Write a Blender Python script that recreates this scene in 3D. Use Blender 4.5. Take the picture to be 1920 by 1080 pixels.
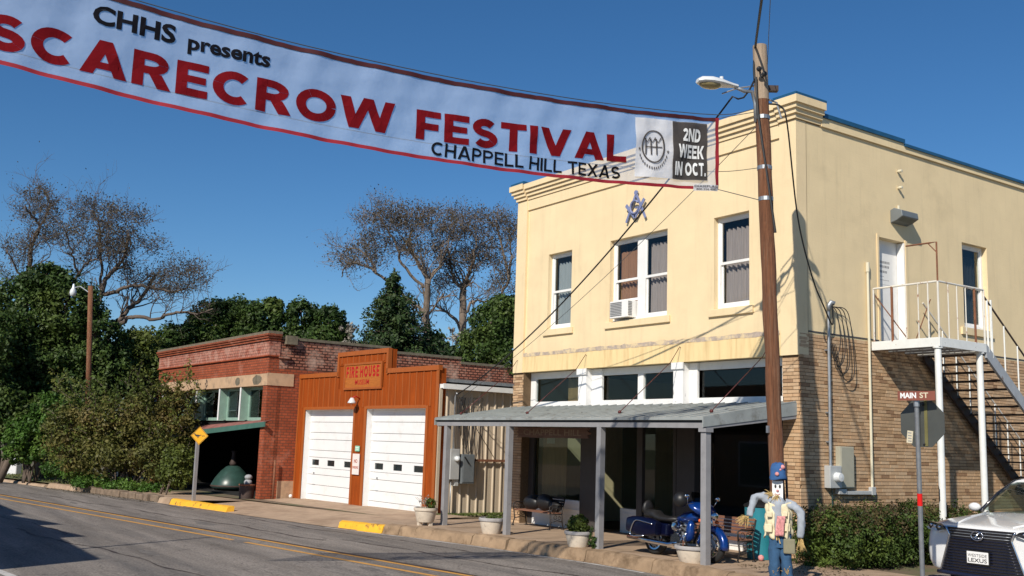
import bpy, bmesh, math, random
import numpy as np
from mathutils import Vector, Matrix
random.seed(7); rng = np.random.default_rng(7)
R_ = math.radians; PI = math.pi
scene = bpy.context.scene
for o in list(bpy.data.objects): bpy.data.objects.remove(o)
COL = scene.collection

# ---------------------------------------------------------------- camera
CAM = np.array([13.685, -16.606, 2.17]); FPX = 1897.9
_yaw, _pit, _rol = R_(55.482), R_(8.719), R_(1.886)
_f = np.array([-math.sin(_yaw)*math.cos(_pit), math.cos(_yaw)*math.cos(_pit), math.sin(_pit)])
_r = np.array([math.cos(_yaw), math.sin(_yaw), 0.0]); _u = np.cross(_r, _f)
_c, _s = math.cos(_rol), math.sin(_rol)
CR, CU, CF = _c*_r+_s*_u, -_s*_r+_c*_u, _f
cd = bpy.data.cameras.new('camera'); cam = bpy.data.objects.new('camera', cd); COL.objects.link(cam)
cd.sensor_width = 36.0; cd.lens = FPX/1920*36.0; cd.clip_start = 0.1; cd.clip_end = 3000
cam.matrix_world = Matrix(((CR[0], CU[0], -CF[0], CAM[0]), (CR[1], CU[1], -CF[1], CAM[1]), (CR[2], CU[2], -CF[2], CAM[2]), (0, 0, 0, 1)))
scene.camera = cam

# ---------------------------------------------------------------- light
SUN_EL = 36.6; LX, LY = -0.473, 0.881          # the way the light travels on the ground
ld = Vector((LX*math.cos(R_(SUN_EL)), LY*math.cos(R_(SUN_EL)), -math.sin(R_(SUN_EL))))
sl = bpy.data.lights.new('sun', 'SUN'); sun = bpy.data.objects.new('sun', sl); COL.objects.link(sun)
sl.energy = 4.6; sl.angle = R_(0.53); sl.color = (1.0, 0.93, 0.82)
sun.rotation_euler = ld.to_track_quat('-Z', 'Y').to_euler(); sun.location = (20, -40, 40)
w = bpy.data.worlds.new('World'); scene.world = w; w.use_nodes = True
nt = w.node_tree; bg = nt.nodes['Background']
sky = nt.nodes.new('ShaderNodeTexSky'); sky.sky_type = 'NISHITA'; sky.sun_disc = False
sky.sun_elevation = R_(SUN_EL); sky.sun_rotation = math.atan2(-LX, -LY)
sky.altitude = 200; sky.air_density = 1.0; sky.dust_density = 0.0; sky.ozone_density = 6.0
hs = nt.nodes.new('ShaderNodeHueSaturation'); hs.inputs['Saturation'].default_value = 1.17
nt.links.new(sky.outputs[0], hs.inputs['Color']); nt.links.new(hs.outputs[0], bg.inputs['Color'])
bg.inputs['Strength'].default_value = 0.085
vs = scene.view_settings; vs.view_transform = 'Standard'; vs.look = 'None'; vs.exposure = 0.12; vs.gamma = 1.0
vs.use_curve_mapping = False
scene.cycles.max_bounces = 6; scene.cycles.transparent_max_bounces = 12
scene.cycles.use_adaptive_sampling = True
try: scene.cycles.use_denoising = True
except Exception: pass

# ---------------------------------------------------------------- pixel (1920x1080) -> place
def ray(x, y):
    return CR*((x-960)/FPX) - CU*((y-540)/FPX) + CF
def at(x, y, d):
    return CAM + ray(x, y)*d
def hit(x, y, P0, n):
    r = ray(x, y); n = np.array(n, float); return CAM + r*(np.dot(np.array(P0, float)-CAM, n)/np.dot(r, n))
def onY(x, y, Y=0.0): return hit(x, y, (0, Y, 0), (0, 1, 0))
def onX(x, y, X=0.0): return hit(x, y, (X, 0, 0), (1, 0, 0))
def onZ(x, y, Z=0.0): return hit(x, y, (0, 0, Z), (0, 0, 1))
def zs(x): return 0.055 + 0.006*x         # sidewalk height
def zr(x): return -0.19 + 0.006*x         # road height

# ---------------------------------------------------------------- mesh builder
class MB:
    def __init__(s, M=None): s.v = []; s.f = []; s.M = M
    def add(s, vs, fs):
        n = len(s.v)
        if s.M is not None: vs = [tuple(s.M @ Vector(p)) for p in vs]
        s.v += [tuple(p) for p in vs]; s.f += [tuple(i+n for i in f) for f in fs]; return s
    def box(s, x0, x1, y0, y1, z0, z1):
        return s.add([(x0,y0,z0),(x1,y0,z0),(x1,y1,z0),(x0,y1,z0),(x0,y0,z1),(x1,y0,z1),(x1,y1,z1),(x0,y1,z1)],
                     [(0,3,2,1),(4,5,6,7),(0,1,5,4),(1,2,6,5),(2,3,7,6),(3,0,4,7)])
    def obox(s, c, size, M=None):
        hx, hy, hz = size[0]/2, size[1]/2, size[2]/2; M = M or Matrix.Identity(3); c = Vector(c)
        P = [c + M @ Vector(p) for p in [(-hx,-hy,-hz),(hx,-hy,-hz),(hx,hy,-hz),(-hx,hy,-hz),(-hx,-hy,hz),(hx,-hy,hz),(hx,hy,hz),(-hx,hy,hz)]]
        return s.add(P, [(0,3,2,1),(4,5,6,7),(0,1,5,4),(1,2,6,5),(2,3,7,6),(3,0,4,7)])
    def bar(s, a, b, w, h=None, up=(0,0,1)):
        a = Vector(a); b = Vector(b); h = h or w; d = (b-a); L = d.length; d.normalize()
        u = Vector(up)
        if abs(d.dot(u)) > .98: u = Vector((0,1,0))
        x = d.cross(u).normalized(); y = x.cross(d).normalized()
        M = Matrix((x, d, y)).transposed()
        return s.obox((a+b)/2, (w, L, h), M)
    def quad(s, a, b, c, d): return s.add([a,b,c,d], [(0,1,2,3)])
    def tube(s, pts, r, n=8, caps=True):
        pts = [Vector(p) for p in pts]; m = len(pts); rs = r if isinstance(r, (list, tuple)) else [r]*m
        vs = []; fs = []; up = None
        for i, p in enumerate(pts):
            d = (pts[min(i+1,m-1)] - pts[max(i-1,0)]).normalized()
            if up is None:
                up = Vector((0,0,1)) if abs(d.z) < .9 else Vector((1,0,0))
            x = d.cross(up)
            if x.length < 1e-5: x = d.orthogonal()
            x.normalize(); y = x.cross(d).normalized(); up = y
            for k in range(n):
                a = 2*PI*k/n; vs.append(p + x*(rs[i]*math.cos(a)) + y*(rs[i]*math.sin(a)))
        for i in range(m-1):
            for k in range(n):
                k2 = (k+1) % n; fs.append((i*n+k, i*n+k2, (i+1)*n+k2, (i+1)*n+k))
        if caps: fs.append(tuple(range(n-1,-1,-1))); fs.append(tuple((m-1)*n+k for k in range(n)))
        return s.add(vs, fs)
    def lathe(s, prof, c=(0,0,0), n=24, caps=True, axis='Z', a0=0.0):
        vs = []; fs = []; c = Vector(c); m = len(prof)
        for r, z in prof:
            for k in range(n):
                a = a0+2*PI*k/n; p = (r*math.cos(a), r*math.sin(a), z)
                if axis == 'X': p = (p[2], p[0], p[1])
                if axis == 'Y': p = (p[0], p[2], p[1])
                vs.append(c+Vector(p))
        for i in range(m-1):
            for k in range(n):
                k2 = (k+1) % n; fs.append((i*n+k, i*n+k2, (i+1)*n+k2, (i+1)*n+k))
        if caps: fs.append(tuple(range(n-1,-1,-1))); fs.append(tuple((m-1)*n+k for k in range(n)))
        return s.add(vs, fs)
    def ball(s, c, r, n=12, m=8):
        r = (r,r,r) if not isinstance(r, (tuple,list)) else r
        vs = []; fs = []
        for i in range(m+1):
            t = PI*i/m
            for k in range(n):
                a = 2*PI*k/n; vs.append((c[0]+r[0]*math.sin(t)*math.cos(a), c[1]+r[1]*math.sin(t)*math.sin(a), c[2]-r[2]*math.cos(t)))
        for i in range(m):
            for k in range(n):
                k2 = (k+1) % n; fs.append((i*n+k, i*n+k2, (i+1)*n+k2, (i+1)*n+k))
        return s.add(vs, fs)
    def prism(s, poly, f0, f1):
        """poly: list of 2D points, f0/f1 map (u,v) to the two ends"""
        n = len(poly); vs = [f0(*p) for p in poly]+[f1(*p) for p in poly]
        return s.add(vs, [tuple(range(n-1,-1,-1)), tuple(range(n,2*n))]+[(i,(i+1)%n,n+(i+1)%n,n+i) for i in range(n)])
    def grid(s, fn, nu, nv):
        vs = [fn(i/nu, j/nv) for j in range(nv+1) for i in range(nu+1)]
        return s.add(vs, [(j*(nu+1)+i, j*(nu+1)+i+1, (j+1)*(nu+1)+i+1, (j+1)*(nu+1)+i) for j in range(nv) for i in range(nu)])
    def build(s, name, mat, parent=None, smooth=False, bev=0, local=False, label=None, solid=0, fix=True, sub=0):
        me = bpy.data.meshes.new(name)
        off = Vector((0,0,0)) if (parent is None or local) else wloc(parent)
        me.from_pydata([(p[0]-off.x, p[1]-off.y, p[2]-off.z) for p in s.v], [], s.f)
        if fix:
            bm = bmesh.new(); bm.from_mesh(me); bmesh.ops.recalc_face_normals(bm, faces=bm.faces); bm.to_mesh(me); bm.free()
        me.materials.append(mat)
        if smooth:
            me.polygons.foreach_set('use_smooth', [True]*len(me.polygons))
            if smooth == 'auto':
                try: me.set_sharp_from_angle(angle=R_(38))
                except Exception: pass
        o = bpy.data.objects.new(name, me); COL.objects.link(o)
        if parent is not None: o.parent = parent
        if solid:
            m = o.modifiers.new('solid', 'SOLIDIFY'); m.thickness = solid; m.offset = 0
        if bev:
            m = o.modifiers.new('bevel', 'BEVEL'); m.width = bev; m.segments = 2; m.limit_method = 'ANGLE'; m.angle_limit = R_(40)
        if sub:
            m = o.modifiers.new('sub', 'SUBSURF'); m.levels = sub; m.render_levels = sub
        if label: o['label'] = label
        return o
def wloc(o):
    v = Vector(o.location)
    while o.parent is not None: o = o.parent; v = v + Vector(o.location)
    return v
def thing(name, label, cat, loc=(0,0,0), group=None):
    o = bpy.data.objects.new(name, None); COL.objects.link(o); o.location = loc; o.empty_display_size = .2
    o['label'] = label; o['category'] = cat
    if group: o['group'] = group
    return o
def tag(o, label, cat, group=None):
    o['label'] = label; o['category'] = cat
    if group: o['group'] = group
    return o
def struct(o, kind='structure'): o['kind'] = kind; return o
def copy_tree(o, parent=None):
    c = o.copy(); COL.objects.link(c)
    if parent is not None: c.parent = parent
    for ch in list(o.children): copy_tree(ch, c)
    return c

# ---------------------------------------------------------------- materials
def _n(nt, t, **k):
    n = nt.nodes.new(t)
    for a, b in k.items(): setattr(n, a, b)
    return n
def M(name, col, rough=.7, metal=0., var=.12, vs=4., bump=0., bs=60., col2=None, c2s=1.5, c2lo=.45, c2hi=.6, spec=.5, stretch=None, coat=0., trans=0., world=False, bdist=.004, detail=5):
    m = bpy.data.materials.new(name); m.use_nodes = True; nt = m.node_tree; b = nt.nodes['Principled BSDF']; L = nt.links
    b.inputs['Roughness'].default_value = rough; b.inputs['Metallic'].default_value = metal
    b.inputs['Specular IOR Level'].default_value = spec
    if coat: b.inputs['Coat Weight'].default_value = coat; b.inputs['Coat Roughness'].default_value = .05
    if world: vec = _n(nt,'ShaderNodeNewGeometry').outputs['Position']
    else: vec = _n(nt,'ShaderNodeTexCoord').outputs['Object']
    if stretch:
        mp = _n(nt,'ShaderNodeMapping'); mp.inputs['Scale'].default_value = stretch; L.new(vec, mp.inputs[0]); vec = mp.outputs[0]
    no = _n(nt,'ShaderNodeTexNoise'); no.inputs['Scale'].default_value = vs; no.inputs['Detail'].default_value = detail; no.inputs['Roughness'].default_value = .6; L.new(vec, no.inputs['Vector'])
    mx = _n(nt,'ShaderNodeMix', data_type='RGBA')
    lo = tuple(c*(1-var) for c in col); hi = tuple(min(1,c*(1+var)) for c in col)
    rp = _n(nt,'ShaderNodeMapRange'); rp.inputs[1].default_value = .3; rp.inputs[2].default_value = .7; L.new(no.outputs[0], rp.inputs[0])
    L.new(rp.outputs[0], mx.inputs[0]); mx.inputs[6].default_value = (*lo,1); mx.inputs[7].default_value = (*hi,1)
    out = mx.outputs[2]
    if col2:
        n2 = _n(nt,'ShaderNodeTexNoise'); n2.inputs['Scale'].default_value = c2s; n2.inputs['Detail'].default_value = 6; n2.inputs['Roughness'].default_value = .65; L.new(vec, n2.inputs['Vector'])
        r2 = _n(nt,'ShaderNodeMapRange'); r2.inputs[1].default_value = c2lo; r2.inputs[2].default_value = c2hi; L.new(n2.outputs[0], r2.inputs[0])
        m2 = _n(nt,'ShaderNodeMix', data_type='RGBA'); L.new(r2.outputs[0], m2.inputs[0]); L.new(out, m2.inputs[6]); m2.inputs[7].default_value = (*col2,1); out = m2.outputs[2]
    L.new(out, b.inputs['Base Color'])
    if bump:
        nb = _n(nt,'ShaderNodeTexNoise'); nb.inputs['Scale'].default_value = bs; nb.inputs['Detail'].default_value = 4; L.new(vec, nb.inputs['Vector'])
        bp = _n(nt,'ShaderNodeBump'); bp.inputs['Strength'].default_value = bump; bp.inputs['Distance'].default_value = bdist; L.new(nb.outputs[0], bp.inputs['Height']); L.new(bp.outputs[0], b.inputs['Normal'])
    if trans:
        tr = _n(nt,'ShaderNodeBsdfTranslucent'); L.new(out, tr.inputs['Color']); ms = _n(nt,'ShaderNodeMixShader'); ms.inputs[0].default_value = trans
        L.new(b.outputs[0], ms.inputs[1]); L.new(tr.outputs[0], ms.inputs[2]); L.new(ms.outputs[0], nt.nodes['Material Output'].inputs[0])
    return m
def brick_mat(name, c1, c2, mortar, bw=.22, rh=.075, ms=.008, bump=.6, patch=None, plo=.5, phi=.62, ps=.9, rough=.85):
    m = bpy.data.materials.new(name); m.use_nodes = True; nt = m.node_tree; b = nt.nodes['Principled BSDF']; L = nt.links
    b.inputs['Roughness'].default_value = rough; b.inputs['Specular IOR Level'].default_value = .25
    g = _n(nt,'ShaderNodeNewGeometry'); sx = _n(nt,'ShaderNodeSeparateXYZ'); L.new(g.outputs['Position'], sx.inputs[0])
    ad = _n(nt,'ShaderNodeMath'); L.new(sx.outputs[0], ad.inputs[0]); L.new(sx.outputs[1], ad.inputs[1])
    cb = _n(nt,'ShaderNodeCombineXYZ'); L.new(ad.outputs[0], cb.inputs[0]); L.new(sx.outputs[2], cb.inputs[1])
    bt = _n(nt,'ShaderNodeTexBrick'); L.new(cb.outputs[0], bt.inputs['Vector']); bt.inputs['Scale'].default_value = 1
    bt.inputs['Brick Width'].default_value = bw; bt.inputs['Row Height'].default_value = rh; bt.inputs['Mortar Size'].default_value = ms; bt.inputs['Bias'].default_value = 0
    bt.inputs['Color1'].default_value = (*c1,1); bt.inputs['Color2'].default_value = (*c2,1); bt.inputs['Mortar'].default_value = (*mortar,1)
    no = _n(nt,'ShaderNodeTexNoise'); no.inputs['Scale'].default_value = 1.3; no.inputs['Detail'].default_value = 8; no.inputs['Roughness'].default_value=.7; L.new(g.outputs['Position'], no.inputs['Vector'])
    rp = _n(nt,'ShaderNodeMapRange'); rp.inputs[1].default_value = .3; rp.inputs[2].default_value = .75; rp.inputs[3].default_value=.7; rp.inputs[4].default_value=1.15; L.new(no.outputs[0], rp.inputs[0])
    mu = _n(nt,'ShaderNodeMix', data_type='RGBA', blend_type='MULTIPLY'); mu.inputs[0].default_value = 1; L.new(bt.outputs[0], mu.inputs[6]); L.new(rp.outputs[0], mu.inputs[7]); out = mu.outputs[2]
    if patch:
        n2 = _n(nt,'ShaderNodeTexNoise'); n2.inputs['Scale'].default_value = ps; n2.inputs['Detail'].default_value = 9; n2.inputs['Roughness'].default_value=.72; L.new(g.outputs['Position'], n2.inputs['Vector'])
        r2 = _n(nt,'ShaderNodeMapRange'); r2.inputs[1].default_value = plo; r2.inputs[2].default_value = phi; r2.inputs[4].default_value=.8; L.new(n2.outputs[0], r2.inputs[0])
        m2 = _n(nt,'ShaderNodeMix', data_type='RGBA'); L.new(r2.outputs[0], m2.inputs[0]); L.new(out, m2.inputs[6]); m2.inputs[7].default_value = (*patch,1); out = m2.outputs[2]
    L.new(out, b.inputs['Base Color'])
    bp = _n(nt,'ShaderNodeBump'); bp.inputs['Strength'].default_value = bump; bp.inputs['Distance'].default_value = .012; bp.invert = True
    L.new(bt.outputs['Fac'], bp.inputs['Height']); L.new(bp.outputs[0], b.inputs['Normal'])
    return m
def glass_mat(name, tint=(.9,.95,.95), refl=1.0, rough=.02):
    m = bpy.data.materials.new(name); m.use_nodes = True; nt = m.node_tree; L = nt.links; nt.nodes.remove(nt.nodes['Principled BSDF'])
    tr = _n(nt,'ShaderNodeBsdfTransparent'); tr.inputs[0].default_value = (*tint,1); gl = _n(nt,'ShaderNodeBsdfGlossy'); gl.inputs['Roughness'].default_value = rough
    g = _n(nt,'ShaderNodeNewGeometry'); dt = _n(nt,'ShaderNodeVectorMath', operation='DOT_PRODUCT'); L.new(g.outputs['Normal'], dt.inputs[0]); L.new(g.outputs['Incoming'], dt.inputs[1])
    ab = _n(nt,'ShaderNodeMath', operation='ABSOLUTE'); L.new(dt.outputs['Value'], ab.inputs[0])
    om = _n(nt,'ShaderNodeMath', operation='SUBTRACT'); om.inputs[0].default_value = 1; L.new(ab.outputs[0], om.inputs[1])
    pw = _n(nt,'ShaderNodeMath', operation='POWER'); pw.inputs[1].default_value = 5; L.new(om.outputs[0], pw.inputs[0])
    mu = _n(nt,'ShaderNodeMath', operation='MULTIPLY_ADD'); mu.inputs[1].default_value = .95*refl; mu.inputs[2].default_value = .045*refl; L.new(pw.outputs[0], mu.inputs[0])
    ms = _n(nt,'ShaderNodeMixShader'); L.new(mu.outputs[0], ms.inputs[0]); L.new(tr.outputs[0], ms.inputs[1]); L.new(gl.outputs[0], ms.inputs[2])
    L.new(ms.outputs[0], nt.nodes['Material Output'].inputs[0]); return m
def leaf_mat(name, c1, c2, c3, trans=.25, scale=.9):
    m = bpy.data.materials.new(name); m.use_nodes = True; nt = m.node_tree; b = nt.nodes['Principled BSDF']; L = nt.links
    b.inputs['Roughness'].default_value = .55; b.inputs['Specular IOR Level'].default_value = .3
    g = _n(nt,'ShaderNodeNewGeometry')
    no = _n(nt,'ShaderNodeTexNoise'); no.inputs['Scale'].default_value = scale; no.inputs['Detail'].default_value = 3; L.new(g.outputs['Position'], no.inputs['Vector'])
    r1 = _n(nt,'ShaderNodeValToRGB'); r1.color_ramp.elements[0].position = .32; r1.color_ramp.elements[0].color = (*c1,1); r1.color_ramp.elements[1].position = .7; r1.color_ramp.elements[1].color = (*c3,1)
    e = r1.color_ramp.elements.new(.5); e.color = (*c2,1); L.new(no.outputs[0], r1.inputs[0])
    wn = _n(nt,'ShaderNodeMapRange'); wn.inputs[3].default_value = .6; wn.inputs[4].default_value = 1.4
    L.new(g.outputs['Random Per Island'], wn.inputs[0])
    mu = _n(nt,'ShaderNodeMix', data_type='RGBA', blend_type='MULTIPLY'); mu.inputs[0].default_value = 1; L.new(r1.outputs[0], mu.inputs[6]); L.new(wn.outputs[0], mu.inputs[7])
    L.new(mu.outputs[2], b.inputs['Base Color'])
    tr = _n(nt,'ShaderNodeBsdfTranslucent'); L.new(mu.outputs[2], tr.inputs['Color']); ms = _n(nt,'ShaderNodeMixShader'); ms.inputs[0].default_value = trans
    L.new(b.outputs[0], ms.inputs[1]); L.new(tr.outputs[0], ms.inputs[2]); L.new(ms.outputs[0], nt.nodes['Material Output'].inputs[0]); return m
def stuccomat(name, col, stain, jw=.4, jh=.2):
    """painted block wall: faint courses, weather stains"""
    m = M(name, col, .8, var=.05, vs=1.2, col2=stain, c2s=.7, c2lo=.56, c2hi=.8, spec=.2, world=True)
    nt = m.node_tree; L = nt.links; b = nt.nodes['Principled BSDF']
    g = _n(nt,'ShaderNodeNewGeometry'); sx = _n(nt,'ShaderNodeSeparateXYZ'); L.new(g.outputs['Position'], sx.inputs[0])
    src = b.inputs['Base Color'].links[0].from_socket
    mp2 = _n(nt,'ShaderNodeMapping'); mp2.inputs['Scale'].default_value = (5,5,.35); L.new(g.outputs['Position'], mp2.inputs[0])
    ns = _n(nt,'ShaderNodeTexNoise'); ns.inputs['Scale'].default_value = 1.; ns.inputs['Detail'].default_value = 7; ns.inputs['Roughness'].default_value = .7; L.new(mp2.outputs[0], ns.inputs['Vector'])
    rs = _n(nt,'ShaderNodeMapRange'); rs.inputs[1].default_value = .52; rs.inputs[2].default_value = .8; rs.inputs[3].default_value = 1.; rs.inputs[4].default_value = .86; L.new(ns.outputs[0], rs.inputs[0])
    mm = _n(nt,'ShaderNodeMix', data_type='RGBA', blend_type='MULTIPLY'); mm.inputs[0].default_value = 1; L.new(src, mm.inputs[6]); L.new(rs.outputs[0], mm.inputs[7]); L.new(mm.outputs[2], b.inputs['Base Color'])
    ad = _n(nt,'ShaderNodeMath'); L.new(sx.outputs[0], ad.inputs[0]); L.new(sx.outputs[1], ad.inputs[1])
    cb = _n(nt,'ShaderNodeCombineXYZ'); L.new(ad.outputs[0], cb.inputs[0]); L.new(sx.outputs[2], cb.inputs[1])
    bt = _n(nt,'ShaderNodeTexBrick'); L.new(cb.outputs[0], bt.inputs['Vector']); bt.inputs['Scale'].default_value = 1
    bt.inputs['Brick Width'].default_value = jw; bt.inputs['Row Height'].default_value = jh; bt.inputs['Mortar Size'].default_value = .006; bt.inputs['Mortar Smooth'].default_value = .6
    nb = _n(nt,'ShaderNodeTexNoise'); nb.inputs['Scale'].default_value = 18; nb.inputs['Detail'].default_value = 6; L.new(g.outputs['Position'], nb.inputs['Vector'])
    sb = _n(nt,'ShaderNodeMath', operation='SUBTRACT'); L.new(nb.outputs[0], sb.inputs[0]); 
    ml = _n(nt,'ShaderNodeMath', operation='MULTIPLY'); ml.inputs[1].default_value = .35; L.new(bt.outputs['Fac'], ml.inputs[0]); L.new(ml.outputs[0], sb.inputs[1])
    bp = _n(nt,'ShaderNodeBump'); bp.inputs['Strength'].default_value = .35; bp.inputs['Distance'].default_value = .006; L.new(sb.outputs[0], bp.inputs['Height']); L.new(bp.outputs[0], b.inputs['Normal'])
    return m

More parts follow.
